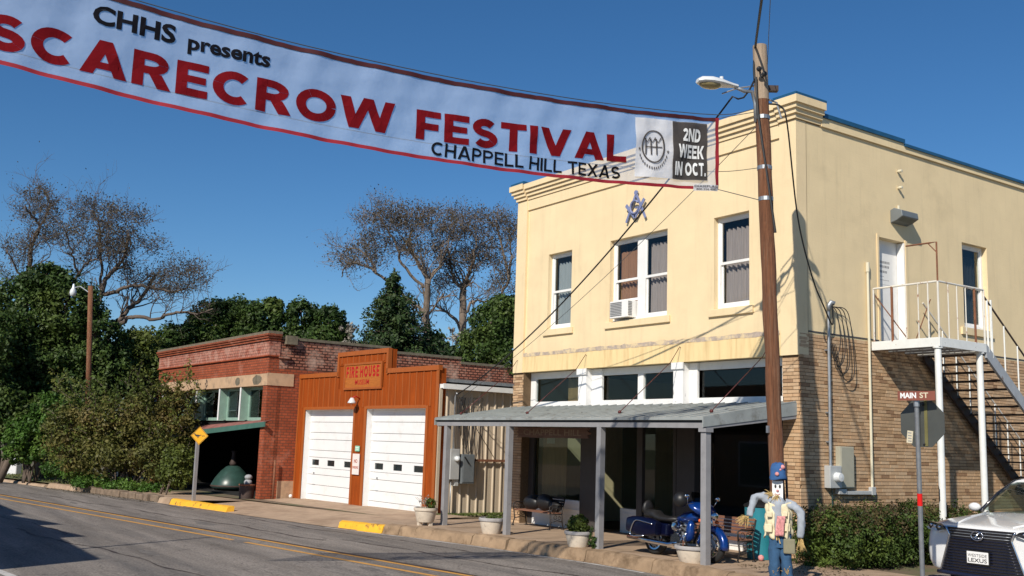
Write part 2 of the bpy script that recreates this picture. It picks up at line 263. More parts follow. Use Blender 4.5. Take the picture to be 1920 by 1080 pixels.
MT = dict(
 yellow=stuccomat('yellow_paint', (.80,.635,.39), (.68,.53,.32)),
 yellow_side=stuccomat('yellow_side_paint', (.80,.64,.39), (.64,.51,.31)),
 peel=M('peeling_yellow_paint', (.80,.61,.32), .8, var=.07, vs=2, col2=(.62,.42,.20), c2s=2.2, c2lo=.5, c2hi=.8, stretch=(3,3,.35), world=True, spec=.2),
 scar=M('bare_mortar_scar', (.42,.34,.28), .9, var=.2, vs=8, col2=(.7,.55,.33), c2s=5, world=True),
 bluecap=M('blue_metal_cap', (.02,.10,.20), .4, .2, var=.15),
 white=M('white_paint', (.80,.79,.76), .5, var=.05, vs=3, col2=(.6,.56,.5), c2s=4, c2lo=.62, c2hi=.85),
 whitepeel=M('peeling_white_paint', (.80,.79,.77), .65, var=.06, vs=3, col2=(.33,.31,.30), c2s=5, c2lo=.62, c2hi=.7, stretch=(2,2,.6), world=True),
 doorwhite=M('white_steel_door', (.80,.80,.79), .45, var=.03, vs=2, col2=(.60,.55,.48), c2s=1.6, c2lo=.56, c2hi=.95, world=True),
 grey=M('grey_paint', (.27,.265,.27), .6, var=.1, vs=5, col2=(.15,.14,.13), c2s=6, c2lo=.62, c2hi=.8),
 greyroof=M('grey_canopy_roof', (.30,.32,.31), .6, .0, var=.15, vs=2.5, col2=(.16,.15,.13), c2s=3, c2lo=.55, c2hi=.75, world=True),
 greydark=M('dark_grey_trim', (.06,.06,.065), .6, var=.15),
 porchshade=M('shaded_brown_grey_paint', (.055,.048,.045), .6, var=.12, vs=3),  # porch shade is mixed into this dark colour
 mortar=M('tan_mortar', (.15,.10,.06), .95, var=.2, vs=20, world=True, spec=.1),
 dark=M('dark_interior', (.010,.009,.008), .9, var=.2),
 room=M('brown_room', (.035,.02,.013), .85, var=.2),  # brown darkened to deepen the shade behind the shop glass
 tanwood=M('tan_plywood', (.48,.27,.11), .7, var=.15, vs=3, stretch=(6,6,.6)),
 curtain=M('taupe_curtain', (.38,.30,.28), .9, var=.12, vs=5, stretch=(8,8,.4), trans=.15),
 curtainb=M('brown_curtain', (.36,.17,.09), .9, var=.15, vs=5, stretch=(8,8,.4), trans=.15),
 curtaing=M('grey_curtain', (.36,.37,.38), .9, var=.12, vs=5, stretch=(8,8,.4), trans=.15),
 glass=glass_mat('window_glass', (.92,.95,.95), .8), shopglass=glass_mat('shop_glass', (.72,.78,.78), .8),
 redrod=M('red_painted_rod', (.10,.02,.018), .5, .3, var=.25, vs=8),
 asphalt=None, concrete=M('tan_concrete', (.40,.29,.20), .9, var=.14, vs=2.5, bump=.4, bs=90, col2=(.25,.17,.11), c2s=1.1, c2lo=.5, c2hi=.75, world=True, spec=.2),
 kerb=M('stained_kerb_concrete', (.31,.215,.135), .9, var=.25, vs=3, bump=.7, bs=50, col2=(.13,.085,.05), c2s=2.3, c2lo=.52, c2hi=.72, world=True, spec=.2, bdist=.01),
 kerbyellow=M('yellow_kerb_paint', (.80,.42,.025), .7, var=.08, vs=6, col2=(.20,.10,.04), c2s=4, c2lo=.58, c2hi=.66, world=True),
 lineyellow=M('yellow_road_paint', (.58,.29,.06), .8, var=.12, vs=6, col2=(.08,.06,.05), c2s=9, c2lo=.6, c2hi=.78, world=True),
 linewhite=M('white_road_paint', (.52,.50,.47), .8, var=.1, vs=6, col2=(.10,.09,.085), c2s=7, c2lo=.52, c2hi=.68, world=True),
 seal=M('dark_seam_sealer', (.035,.022,.018), .7, var=.3, world=True),
 orange=M('orange_stained_wood', (.30,.057,.005), .8, var=.28, spec=.2, vs=2.5, stretch=(8,8,.5), col2=(.22,.045,.007), c2s=1.5, c2lo=.48, c2hi=.75, world=True),
 orangetrim=M('orange_wood_trim', (.35,.088,.013), .55, var=.12, vs=3, stretch=(8,8,.5), world=True),
 panelwood=M('sign_panel_wood', (.40,.125,.024), .75, var=.15, vs=3, stretch=(1,1,8), world=True, spec=.2),
 siding=M('cream_corrugated_metal', (.57,.47,.35), .5, .1, var=.07, vs=2, col2=(.38,.29,.2), c2s=1.4, c2lo=.58, c2hi=.85, stretch=(2,2,.4), world=True),
 black=M('black_plastic', (.012,.012,.013), .45, var=.2), rubber=M('black_rubber', (.014,.014,.014), .8, var=.2),
 redpaint=M('red_sign_paint', (.42,.003,.004), .6, var=.1), redfade=M('faded_red_sign_paint', (.40,.06,.02), .7, var=.2),
 chrome=M('chrome', (.72,.72,.74), .12, 1., var=.05), steel=M('galvanised_steel', (.36,.38,.40), .45, .7, var=.15, vs=8), rust=M('rusty_white_paint', (.66,.63,.56), .65, var=.08, vs=4, col2=(.30,.12,.05), c2s=6, c2lo=.58, c2hi=.68, world=True),
 rusty=M('rusty_steel', (.20,.08,.04), .85, var=.3, vs=8, world=True), darksteel=M('dark_brown_steel', (.05,.032,.026), .7, var=.3, vs=5, world=True),
 stairgrey=M('grey_painted_steel', (.36,.38,.40), .55, .1, var=.12, vs=5, col2=(.18,.12,.09), c2s=5, c2lo=.62, c2hi=.75, world=True),
 stairwhite=M('white_painted_steel', (.74,.75,.72), .55, .0, var=.07, vs=5, col2=(.26,.18,.12), c2s=9, c2lo=.66, c2hi=.72, world=True),
 boxgrey=M('pale_grey_box', (.50,.51,.50), .5, .2, var=.06), boxgrey2=M('grey_box', (.17,.19,.20), .5, .2, var=.1), boxbeige=M('beige_cabinet', (.42,.40,.31), .55, .1, var=.06),
 polewood=M('weathered_pole_wood', (.20,.080,.036), .9, var=.5, vs=5, stretch=(14,14,.3), col2=(.30,.17,.10), c2s=1.6, c2lo=.5, c2hi=.75, world=True, bump=1., bs=30, bdist=.02),
 poletop=M('bleached_pole_wood', (.36,.27,.19), .9, var=.25, vs=4, stretch=(9,9,.35), world=True, bump=.8, bs=30, bdist=.01),
 wire=M('black_cable', (.012,.012,.013), .6, var=.1), thinwire=M('grey_steel_cable', (.10,.11,.12), .5, .4, var=.1),
 lampwhite=M('white_lamp_housing', (.70,.72,.72), .35, .1, var=.06), lens=M('amber_lamp_lens', (.33,.27,.13), .2, var=.15, vs=10),
 redbrick=brick_mat('old_red_brick', (.40,.095,.040), (.30,.068,.028), (.17,.06,.035), bw=.22, rh=.10, ms=.014, patch=(.42,.18,.12), plo=.55, phi=.72, bump=.6),
 redbrickpale=brick_mat('worn_pale_brick', (.48,.19,.13), (.36,.11,.07), (.16,.055,.038), bw=.22, rh=.11, ms=.016, patch=(.52,.31,.24), plo=.44, phi=.68, ps=2.4, bump=.6),
 sidebrickpale=brick_mat('weathered_side_brick', (.46,.20,.13), (.34,.11,.065), (.075,.03,.02), bw=.22, rh=.105, ms=.024, patch=(.55,.36,.27), plo=.5, phi=.7, ps=1.4, bump=.7),
 oldstucco=M('tan_stucco_band', (.50,.33,.20), .9, var=.12, vs=3, col2=(.30,.21,.14), c2s=2, c2lo=.52, c2hi=.7, world=True, bump=.5, bs=20),
 darkstain=M('dark_mortar_patch', (.15,.125,.085), .95, var=.3, vs=6, world=True),
 greenpaint=M('faded_green_paint', (.24,.37,.30), .65, var=.12, vs=4, col2=(.5,.55,.5), c2s=5, c2lo=.64, c2hi=.8, world=True), greendark=M('green_fascia_paint', (.055,.14,.11), .6, var=.15, vs=3, world=True),
 redroof=M('faded_red_metal_roof', (.30,.12,.10), .6, .1, var=.2, vs=3, world=True),
 smokegreen=M('green_enamel', (.028,.065,.055), .35, var=.2, vs=6), signyellow=M('yellow_reflective_sign', (.80,.40,.012), .45, var=.04), signback=M('dull_aluminium', (.10,.105,.095), .5, .4, var=.12, vs=2),
 brownsign=M('faded_brown_sign', (.22,.065,.04), .6, var=.1, vs=3), redtape=M('red_reflective_tape', (.75,.012,.01), .4, var=.05), cream=M('cream_sticker', (.65,.58,.42), .6, var=.08),
 signwhite=M('white_sign_board', (.78,.70,.66), .6, var=.06), signgreen=M('mint_sign_board', (.30,.60,.42), .6, var=.1), ink=M('dark_lettering', (.03,.03,.035), .7, var=.1), inkgrey=M('grey_lettering', (.28,.28,.28), .7, var=.1), whiteink=M('white_lettering', (.80,.80,.78), .6, var=.04),
 pot=M('cream_stone_pot', (.58,.50,.40), .85, var=.12, vs=8, col2=(.25,.21,.17), c2s=5, c2lo=.6, c2hi=.75, bump=.4, bs=40), potgrey=M('grey_stone_rim', (.36,.34,.33), .85, var=.15, vs=8, bump=.4, bs=40), soil=M('dark_soil', (.03,.02,.014), 1., var=.3),
 benchwood=M('worn_bench_wood', (.22,.10,.06), .7, var=.25, vs=3, stretch=(.6,8,8)), iron=M('dark_cast_iron', (.03,.025,.023), .6, .3, var=.2),
 oldwood=M('weathered_sign_wood', (.22,.125,.09), .85, var=.2, vs=3, stretch=(1,8,8), bump=.6, bs=20, bdist=.01), oldwoodlet=M('carved_pale_letters', (.36,.26,.18), .85, var=.2),
 teal=M('teal_plastic', (.02,.20,.25), .45, var=.1), pearl=M('pearl_white_car_paint', (.74,.74,.73), .25, .0, var=.01, coat=1.), cardark=M('car_black_trim', (.012,.012,.016), .25, var=.1, coat=.6), carblue=M('dark_navy_trim', (.012,.016,.04), .3, var=.1),
 carglass=glass_mat('car_glass', (.45,.56,.52), 1.2), lampglass=glass_mat('lamp_glass', (.85,.85,.85), 1.2), seatbeige=M('beige_seat', (.33,.29,.23), .8, var=.1),
 mblue=M('cobalt_bike_paint', (.002,.032,.18), .22, .25, var=.08, coat=1.), mnavy=M('navy_bike_paint', (.002,.003,.018), .3, .1, var=.08, coat=.2, spec=.3), leather=M('black_leather', (.015,.014,.014), .5, var=.2),
 denim=M('blue_denim', (.03,.085,.17), .9, var=.18, vs=18, bump=.3, bs=60), hatblue=M('blue_felt_hat', (.03,.10,.26), .9, var=.15, vs=15), vest=M('cream_vest_cloth', (.72,.63,.42), .9, var=.12, vs=12, bump=.3, bs=30), shirt=M('grey_blue_shirt', (.33,.36,.40), .9, var=.14, vs=12), facewhite=M('white_face_board', (.80,.80,.79), .7, var=.03), straw=M('dry_straw', (.55,.38,.15), .9, var=.2, vs=8), pinkcloth=M('pink_print_cloth', (.62,.27,.26), .9, var=.35, vs=25), bagolive=M('olive_bag', (.22,.20,.13), .9, var=.12),
 bark=M('grey_brown_bark', (.12,.09,.07), .95, var=.3, vs=3, world=True), barkpale=M('pale_grey_bark', (.20,.155,.12), .95, var=.35, vs=3, world=True),
 lf_bare=leaf_mat('brown_autumn_leaves', (.085,.075,.055), (.125,.108,.08), (.165,.135,.085), .4, .35), lf_bare2=leaf_mat('rust_autumn_leaves', (.085,.07,.045), (.125,.10,.065), (.165,.13,.075), .4, .35),
 lf_dark=leaf_mat('dark_green_leaves', (.022,.045,.010), (.05,.09,.018), (.10,.14,.030), .25, .5), lf_mid=leaf_mat('olive_green_leaves', (.06,.085,.016), (.10,.13,.024), (.16,.17,.036), .3, .6), lf_cedar=leaf_mat('cedar_foliage', (.020,.042,.014), (.038,.07,.020), (.07,.10,.028), .15, .8),
 lf_shrub=leaf_mat('russet_olive_leaves', (.085,.10,.022), (.15,.15,.04), (.20,.15,.05), .4, .6), lf_bright=leaf_mat('fresh_green_leaves', (.04,.09,.014), (.07,.15,.022), (.12,.19,.03), .3, .8), lf_hedge=leaf_mat('hedge_leaves', (.035,.055,.014), (.06,.10,.020), (.11,.16,.030), .25, 1.3), lf_hedgetop=leaf_mat('russet_hedge_tips', (.07,.05,.025), (.10,.075,.03), (.12,.10,.035), .25, 1.3),
 grass=leaf_mat('grass_blades', (.06,.085,.02), (.10,.13,.03), (.15,.16,.045), .2, 1.2), lf_grey=leaf_mat('dry_grey_stems', (.22,.20,.17), (.30,.27,.22), (.35,.32,.26), .2, 3.),
 turf=M('mown_turf', (.09,.11,.03), 1., var=.25, vs=1.5, col2=(.16,.13,.06), c2s=.8, world=True), earth=M('bare_earth', (.17,.12,.075), 1., var=.25, vs=1.2, col2=(.10,.11,.04), c2s=.6, world=True),
 shedmetal=M('grey_tin_roof', (.42,.45,.48), .5, .3, var=.1, vs=2), shedred=M('red_shed_trim', (.35,.04,.03), .7, var=.2), stone=M('whitewashed_stone', (.66,.66,.66), .85, var=.1, vs=4), stonekerb=M('brown_stone', (.20,.145,.10), .95, var=.3, vs=5, world=True, bump=.8, bs=25, bdist=.02),
 acgrille=M('grey_grille', (.20,.20,.20), .6, var=.1), emblem=M('slate_blue_enamel', (.19,.22,.38), .5, var=.15, vs=8), insul=M('cream_porcelain', (.65,.60,.45), .3, var=.06),
 maroon=M('shaded_red_hem', (.055,.003,.006), .8, var=.2, vs=6), redhem=M('crimson_hem', (.30,.010,.022), .8, var=.15, vs=6),  # maroon: shadow of the folded top hem put into its red
)
# ---------------------------------------------------------------- road material
def asphalt():
    m = M('worn_asphalt', (.215,.190,.167), .9, var=.3, vs=1.1, bump=.35, bs=140, col2=(.13,.12,.112), c2s=.8, c2lo=.5, c2hi=.72, stretch=(.14,1.6,1), world=True, spec=.2)
    nt = m.node_tree
    for n_ in nt.nodes:
        if n_.bl_idname == 'ShaderNodeMapping': n_.inputs['Rotation'].default_value = (0,0,-.14); L = nt.links; b = nt.nodes['Principled BSDF']
    src = b.inputs['Base Color'].links[0].from_socket
    g = _n(nt,'ShaderNodeNewGeometry')
    n = _n(nt,'ShaderNodeTexNoise'); n.inputs['Scale'].default_value = 26; n.inputs['Detail'].default_value = 6; L.new(g.outputs['Position'], n.inputs['Vector'])
    r = _n(nt,'ShaderNodeMapRange'); r.inputs[1].default_value=.25; r.inputs[2].default_value=.75; r.inputs[3].default_value=.55; r.inputs[4].default_value=1.45; L.new(n.outputs[0], r.inputs[0])
    mu = _n(nt,'ShaderNodeMix', data_type='RGBA', blend_type='MULTIPLY'); mu.inputs[0].default_value=1; L.new(src, mu.inputs[6]); L.new(r.outputs[0], mu.inputs[7])
    # hairline cracks
    v = _n(nt,'ShaderNodeTexVoronoi', feature='DISTANCE_TO_EDGE'); v.inputs['Scale'].default_value=.55
    n3 = _n(nt,'ShaderNodeTexNoise'); n3.inputs['Scale'].default_value = 1.5; n3.inputs['Detail'].default_value=4; L.new(g.outputs['Position'], n3.inputs['Vector'])
    ad = _n(nt,'ShaderNodeVectorMath', operation='MULTIPLY_ADD'); ad.inputs[1].default_value=(1.2,1.2,1.2); L.new(n3.outputs[1], ad.inputs[0]); L.new(g.outputs['Position'], ad.inputs[2]); L.new(ad.outputs[0], v.inputs['Vector'])
    r3 = _n(nt,'ShaderNodeMapRange'); r3.inputs[1].default_value=.0; r3.inputs[2].default_value=.012; r3.inputs[3].default_value=.55; L.new(v.outputs[0], r3.inputs[0])
    m3 = _n(nt,'ShaderNodeMix', data_type='RGBA', blend_type='MULTIPLY'); m3.inputs[0].default_value=1; L.new(mu.outputs[2], m3.inputs[6]); L.new(r3.outputs[0], m3.inputs[7])
    L.new(m3.outputs[2], b.inputs['Base Color'])
    return m
MT['asphalt'] = asphalt(); MT['stain'] = M('oil_stained_asphalt', (.15,.135,.12), .8, var=.3, vs=6, world=True)

# road edge along the yellow building's side of the street (measured)
EDGE = [(-120,-20.0),(-60,-11.25),(-41,-8.5),(-31.1,-6.96),(-23.7,-5.85),(-18.,-5.2),(-12.2,-4.36),(-9.,-3.66),(-6.5,-3.25),(-2.7,-2.90),(0,-2.95),(1.4,-3.2),(2.6,-3.4)]
def edge_y(x):
    for (a,b),(c,d) in zip(EDGE, EDGE[1:]):
        if a <= x <= c: return b+(d-b)*(x-a)/(c-a)
    return EDGE[0][1] if x < EDGE[0][0] else EDGE[-1][1]
def sheet(name, mat, xs, y0f, y1f, zf, ny=1, kind='structure'):
    mb = MB(); n = len(xs)
    vs = []
    for x in xs:
        for j in range(ny+1):
            y = y0f(x)+(y1f(x)-y0f(x))*j/ny; vs.append((x, y, zf(x, j/ny)))
    fs = [(i*(ny+1)+j, (i+1)*(ny+1)+j, (i+1)*(ny+1)+j+1, i*(ny+1)+j+1) for i in range(n-1) for j in range(ny)]
    mb.add(vs, fs); return struct(mb.build(name, mat), kind)
def lin(a, b, n): return [a+(b-a)*i/n for i in range(n+1)]
GX = [-600,-300]+lin(-120,30,75)+[80,200,600]
# ground sheet out to the horizon, under everything
mb = MB(); S = 1200
mb.add([(-S,-S,-1.2+.0),(S,-S,-1.2),(S,S,-1.2),(-S,S,-1.2)], [(0,1,2,3)]); struct(mb.build('ground', MT['turf']))
RX = [-250]+lin(-120,60,60)
def zrr(x): return zr(max(-120,min(60,x)))
sheet('road', MT['asphalt'], RX, lambda x: edge_y(x)-16.5+0*x, lambda x: edge_y(x)+.25 if x < 2.6 else edge_y(x), lambda x,t: zrr(x))
# side street to the right of the yellow building
sheet("side_street", MT["asphalt"], [2.75,3.4,4,6,9,14,30], lambda x: -3.4, lambda x: 60, lambda x,t: zr(x)+.004+.30*min(1,t*18), 40)
# far-side verge and lots
sheet('far_pavement', MT['concrete'], RX, lambda x: edge_y(x)-60, lambda x: edge_y(x)-14.6, lambda x,t: zrr(x)+.004)
# lots behind the buildings
sheet('back_lot', MT['earth'], [-200,-120]+lin(-100,2.7,40), lambda x: edge_y(x)+2.3 if x < -24 else (edge_y(x)+2.2), lambda x: 160, lambda x,t: (zs(max(x,-120)) if x > -24 else zr(max(x,-120))+.22)-.03)

def strip(name, mat, xa, xb, off, wd, zoff=.004, n=24, wob=0):
    """painted line parallel to the measured edge"""
    mb = MB(); vs = []
    for i in range(n+1):
        x = xa+(xb-xa)*i/n; c = off(x); h = wd/2+(random.uniform(-wob,wob) if wob else 0)
        vs += [(x, c-h, zr(x)+zoff), (x, c+h, zr(x)+zoff)]
    mb.add(vs, [(2*i, 2*i+2, 2*i+3, 2*i+1) for i in range(n)]); return struct(mb.build(name, mat))
def yl_up(x): return -6.22+.1385*x if x > -14 else -6.22+.1385*-14+.1395*(x+14)
def yl_lo(x): return -7.17+.1195*x if x > -12 else -7.17+.1195*-12+.098*(x+12)
strip('road_marking', MT['lineyellow'], -60, 8, lambda x: yl_up(x), .13, .004)
strip('road_marking', MT['lineyellow'], -60, 8, lambda x: yl_up(x)-.62+.004*(x+20), .13, .004)
strip('road_seam', MT['seal'], -60, 8, lambda x: yl_up(x)+.115, .10, .008, 60, .03)
strip('road_marking', MT['linewhite'], -12.5, -1.2, lambda x: edge_y(x)-.16, .075, .004, 30, .02)
strip('road_marking', MT['linewhite'], -7.6, 9, lambda x: -13.0+.115*(x), .16, .004)

def wob(px): return lambda x: px+.137*x+.10*math.sin(x*.9+px)+.05*math.sin(x*2.7)
for xa,xb,o_ in ((-16,-5.5,-3.35),(-30,-9,-4.9),(-9,4,-4.5),(-26,-12,-9.4),(-14,2,-10.2),(-40,-20,-3.0)):
    strip('tar_crack_seal', MT['seal'], xa, xb, wob(o_), .045, .005, 60, .018)
for k in range(9):
    x = random.uniform(-26,-3); y = edge_y(x)-random.uniform(1,8.5); n = 14; r = random.uniform(.15,.5); mb = MB()
    mb.add([(x+r*1.8*random.uniform(.6,1.1)*math.cos(2*PI*i/n), y+r*.5*random.uniform(.6,1.1)*math.sin(2*PI*i/n), zr(x)+.0045) for i in range(n)], [tuple(range(n))]); struct(mb.build('oil_stain', MT['stain']))
# ---------------------------------------------------------------- sidewalk, kerb, apron
SX = lin(-11.3, 2.7, 28)
sheet('sidewalk', MT['concrete'], SX, lambda x: edge_y(x)+.24, lambda x: 1.2 if x < 0.2 else .0, lambda x,t: zs(x))
AP = lin(-21.6, -11.3, 20)
def apron_y1(x): return -.9+(x+12.6)*.0624 + .3
def ap_z(x,t):
    e = zr(x)+.012; k = min(1, t*1.25); return e+(0.0+ (x+12.6)*.009+.03 - e)*k
sheet('driveway_apron', MT['concrete'], AP, lambda x: edge_y(x)-.05, apron_y1, ap_z, 6)
sheet('alley_ground', MT['concrete'], [-12.7,-11,-9.9], lambda x: -1.6, lambda x: 14, lambda x,t: zs(x)-.03)
sheet('sidewalk', MT['concrete'], lin(-34,-21.6,12), lambda x: edge_y(x)+.22, lambda x: -1.2, lambda x,t: zs(x)-.06)
def kerb_piece(xa, xb, mat, name='kerb', h=None, rough=.02, parent=None):
    n = max(2, int(abs(xb-xa)/.25)); mb = MB(); vs = []
    prof = [(-.06,0),(.0,.11),(.045,.86),(.11,1.0),(.26,1.02),(.26,-.3)]
    for i in range(n+1):
        x = xa+(xb-xa)*i/n; e = edge_y(x); z0 = zr(x)-.01; H = (h or (zs(x)-zr(x)))+.012
        for dy, t in prof: vs.append((x, e+dy+random.uniform(-rough,rough)*.6, z0+H*t+random.uniform(-rough,rough)*.5*(t>.5)))
    k = len(prof)
    fs = [(i*k+j, (i+1)*k+j, (i+1)*k+j+1, i*k+j+1) for i in range(n) for j in range(k-1)] + [tuple(range(k)), tuple(n*k+j for j in range(k))]
    mb.add(vs, fs); return struct(mb.build(name, mat, smooth='auto'))
def kx(px):
    lo, hi = -60., 2.
    for _ in range(40):
        x = (lo+hi)/2; P = np.array((x, edge_y(x), zr(x)+.1))-CAM; q = 960+FPX*np.dot(P,CR)/np.dot(P,CF)
        if q < px: lo = x
        else: hi = x
    return lo
# kerb stones of the long kerb, cut where the photograph shows joints and breaks
_kl = kx(718)
for a, b in [(_kl,_kl*.5-4.55),(_kl*.5-4.53,-9.1),(-9.08,-7.0),(-6.98,-5.78),(-5.70,-5.05),(-5.0,-3.2),(-3.18,-1.2),(-1.18,.9),(.92,2.65)]:
    kerb_piece(a, b, MT['kerb'], rough=.035 if -8 < a < -5 else .02)
K0, K1, K2, K3 = kx(634), kx(716), kx(318), kx(424)
kerb_piece(K0, K1, MT['kerbyellow'], 'painted_kerb', h=.20)
kerb_piece(K2, K3, MT['kerbyellow'], 'painted_kerb', h=.19)
kerb_piece(K2-1.0, K2-.03, MT['concrete'], h=.2); kerb_piece(-34.8, -31.6, MT['concrete'], h=.19); kerb_piece(-90, -35.2, MT['concrete'], h=.1)
for x in [-10.3,-8.75,-7.2,-5.65,-4.1,-2.55,-1.0,.55]:
    mb = MB(); mb.add([(x,edge_y(x)+.27,zs(x)+.003),(x+.018,edge_y(x)+.27,zs(x)+.003),(x+.018,.0,zs(x)+.003),(x,.0,zs(x)+.003)],[(0,1,2,3)]); struct(mb.build('pavement_joint', MT['darkstain']))
# broken stones edging the shrub bed
x = -31.4
while x < K2-1.2:
    wd = random.uniform(.3,.75); e = edge_y(x+wd/2); mb = MB()
    mb.obox((x+wd/2, e+.2, zr(x)+.1), (wd-.04, random.uniform(.25,.4), random.uniform(.2,.34)), Matrix.Rotation(random.uniform(-.15,.15)+.14,3,'Z'))
    struct(mb.build('kerb_stone', MT['stonekerb'], bev=.03)); x += wd
sheet('grass_verge', MT['turf'], [-130]+lin(-100,-31.5,20), lambda x: edge_y(x)+.25, lambda x: edge_y(x)+5.5, lambda x,t: zr(max(x,-120))+.17+.12*t)

# ================================================================ yellow two-storey building
W0, W1 = -10.24, 0.0; DEP = 17.0; T = .28
yb = thing('corner_building', 'two-storey yellow painted corner building with brick ground floor and blue roof edge', 'building', (0,0,0))
def wall_holes(mb, u0, u1, z0, z1, holes, F, depth):
    """front faces, back faces and reveals of a wall with rectangular openings; F(u, z, d) -> xyz"""
    us = sorted({u0,u1}|{v for h in holes for v in h[:2]}); zz = sorted({z0,z1}|{v for h in holes for v in h[2:4]})
    def ish(i,j):
        if i < 0 or j < 0 or i >= len(us)-1 or j >= len(zz)-1: return None
        cu = (us[i]+us[i+1])/2; cz = (zz[j]+zz[j+1])/2
        return any(h[0]<cu<h[1] and h[2]<cz<h[3] for h in holes)
    for i in range(len(us)-1):
        for j in range(len(zz)-1):
            if ish(i,j): continue
            a,b,c,d = us[i],us[i+1],zz[j],zz[j+1]
            mb.quad(F(a,c,0),F(b,c,0),F(b,d,0),F(a,d,0)); mb.quad(F(a,c,depth),F(a,d,depth),F(b,d,depth),F(b,c,depth))
            for (ii,jj,p,q) in ((i-1,j,(a,c),(a,d)),(i+1,j,(b,c),(b,d)),(i,j-1,(a,c),(b,c)),(i,j+1,(a,d),(b,d))):
                if ish(ii,jj) is None or ish(ii,jj): mb.quad(F(*p,0),F(*q,0),F(*q,depth),F(*p,depth))
    return mb
FF = lambda u,z,d: (u, .04+d, z)
WIN = [(-8.75,-7.69,5.31,7.43,'a'),(-6.09,-3.96,5.31,7.43,'b'),(-2.43,-1.37,5.31,7.43,'c')]
mb = MB(); wall_holes(mb, W0+.03, W1-.03, 4.20, 9.55, [h[:4] for h in WIN], FF, T); mb.build('front_wall', MT['yellow'], yb, fix=False)
mb = MB()
mb.box(W0+.47, W1-.47, -.004, .06, 8.87, 9.17)                       # frieze
mb.build('frieze', MT['yellow'], yb)
for (a,b) in ((W0, W0+.47),(W1-.45, W1)):
    mb = MB(); mb.box(a, b, -.03, .30, 4.16, 9.17); mb.build('pilaster', MT['yellow'], yb)
# stepped cornice: four courses, each one further out
for k in range(4):
    mb = MB(); p = .035+.052*k; z0 = 9.175+.098*k; z1 = z0+.090+(.06 if k==3 else 0)
    mb.box(W0+.50, W1-.48, -p, .2, z0, z1); mb.build('cornice_course', MT['yellow'], yb)
    for (a,b,sl,sr) in ((W0, W0+.47, 1, 0),(W1-.45, W1, 0, 1)):
        mb = MB(); q = p+.045
        mb.box(a-(p if sl else 0), b+(p if sr else 0), -q, .75 if sr else .3, z0+.012, z1+.02); mb.build('cornice_course', MT['yellow'], yb)
    mb = MB(); mb.box(W0+.50, W1-.48, -p+.035, .15, z0-.009, z0); mb.build('cornice_painted_shadow', MT['scar'], yb)  # darker strip painted in for the recess shadow under each course
mb = MB(); mb.box(W0+.5, W1-.47, -.15, .45, 9.532, 9.60); mb.build('roof_cap', MT['bluecap'], yb, label='blue metal cap along the front parapet')
for a,b in ((W0-.16, W0+.49),(W1-.47, W1+.16)):
    mb = MB(); mb.box(a, b, -.21, .80, 9.632, 9.71); mb.build('roof_cap', MT['bluecap'], yb)
    mb = MB(); mb.box(a+.16, b-.16, -.0, .7, 9.55, 9.632); mb.build('cap_block', MT['yellow'], yb)
# lintel band with peeling paint and the bare scar above it
mb = MB(); mb.box(W0+.01, W1-.01, -.012, .2, 4.165, 4.60); mb.build('lintel_band', MT['peel'], yb)
mb = MB()
n = 60
vs = []
for i in range(n+1):
    x = -10.0+9.5*i/n; vs += [(x, -.016, 4.60+random.uniform(-.012,.01)), (x, -.016, 4.70+random.uniform(-.02,.022)*(1+.7*math.sin(i*.9)))]
mb.add(vs, [(2*i,2*i+2,2*i+3,2*i+1) for i in range(n)]); mb.build('mortar_scar', MT['scar'], yb)
# roof, back, inner floor
mb = MB(); mb.box(W0+.2, -.2, .3, DEP-.2, 9.0, 9.1); mb.build('roof', MT['greydark'], yb)
mb = MB(); mb.box(W0, -.1, DEP-.2, DEP, -.3, 9.3); mb.build('back_wall', MT['yellow_side'], yb)
mb = MB(); mb.box(W0, W0+.25, .28, DEP-.2, -.3, 9.40); mb.build('left_wall', MT['yellow_side'], yb)
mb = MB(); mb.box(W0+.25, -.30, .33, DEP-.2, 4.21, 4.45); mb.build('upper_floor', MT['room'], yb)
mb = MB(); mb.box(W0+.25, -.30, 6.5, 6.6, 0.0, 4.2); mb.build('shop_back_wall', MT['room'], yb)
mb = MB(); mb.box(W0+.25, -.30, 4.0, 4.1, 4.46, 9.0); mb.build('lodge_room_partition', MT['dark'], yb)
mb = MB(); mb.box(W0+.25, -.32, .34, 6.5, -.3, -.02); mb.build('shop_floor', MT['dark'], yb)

# side wall, facing the side street
FS = lambda u,z,d: (-d, u, z)
SH = [(2.73,3.70,4.62,7.02),(6.02,7.10,5.28,7.36)]
mb = MB(); wall_holes(mb, .29, DEP, 4.66, 9.16, SH, FS, .28); mb.build('side_wall', MT['yellow_side'], yb, fix=False)
mb = MB(); mb.box(-.28, .05, .76, DEP, 9.165, 9.36); mb.build('side_frieze', MT['yellow_side'], yb)
mb = MB(); mb.box(-.32, .09, .80, 3.70, 9.362, 9.455); mb.build('roof_cap', MT['bluecap'], yb)
mb = MB(); mb.box(-.28, .05, 3.72, DEP, 9.30, 9.302); mb.box(-.32, .09, 3.71, 9.2, 9.362-.07, 9.36-.001); mb.box(-.32, .09, 9.2, DEP, 9.24, 9.30); mb.build('roof_cap', MT['bluecap'], yb)
# lower brick wall core
mb = MB(); mb.box(-.28, -.022, .30, DEP, -.4, 4.66); mb.build('brick_backing', MT['mortar'], yb)
for q in ((-.45,-.022),(W0+.022,W0+.50)):
    mb = MB(); mb.box(q[0], q[1], .022, .30, -.4, 4.16); mb.build('pier_backing', MT['mortar'], yb)
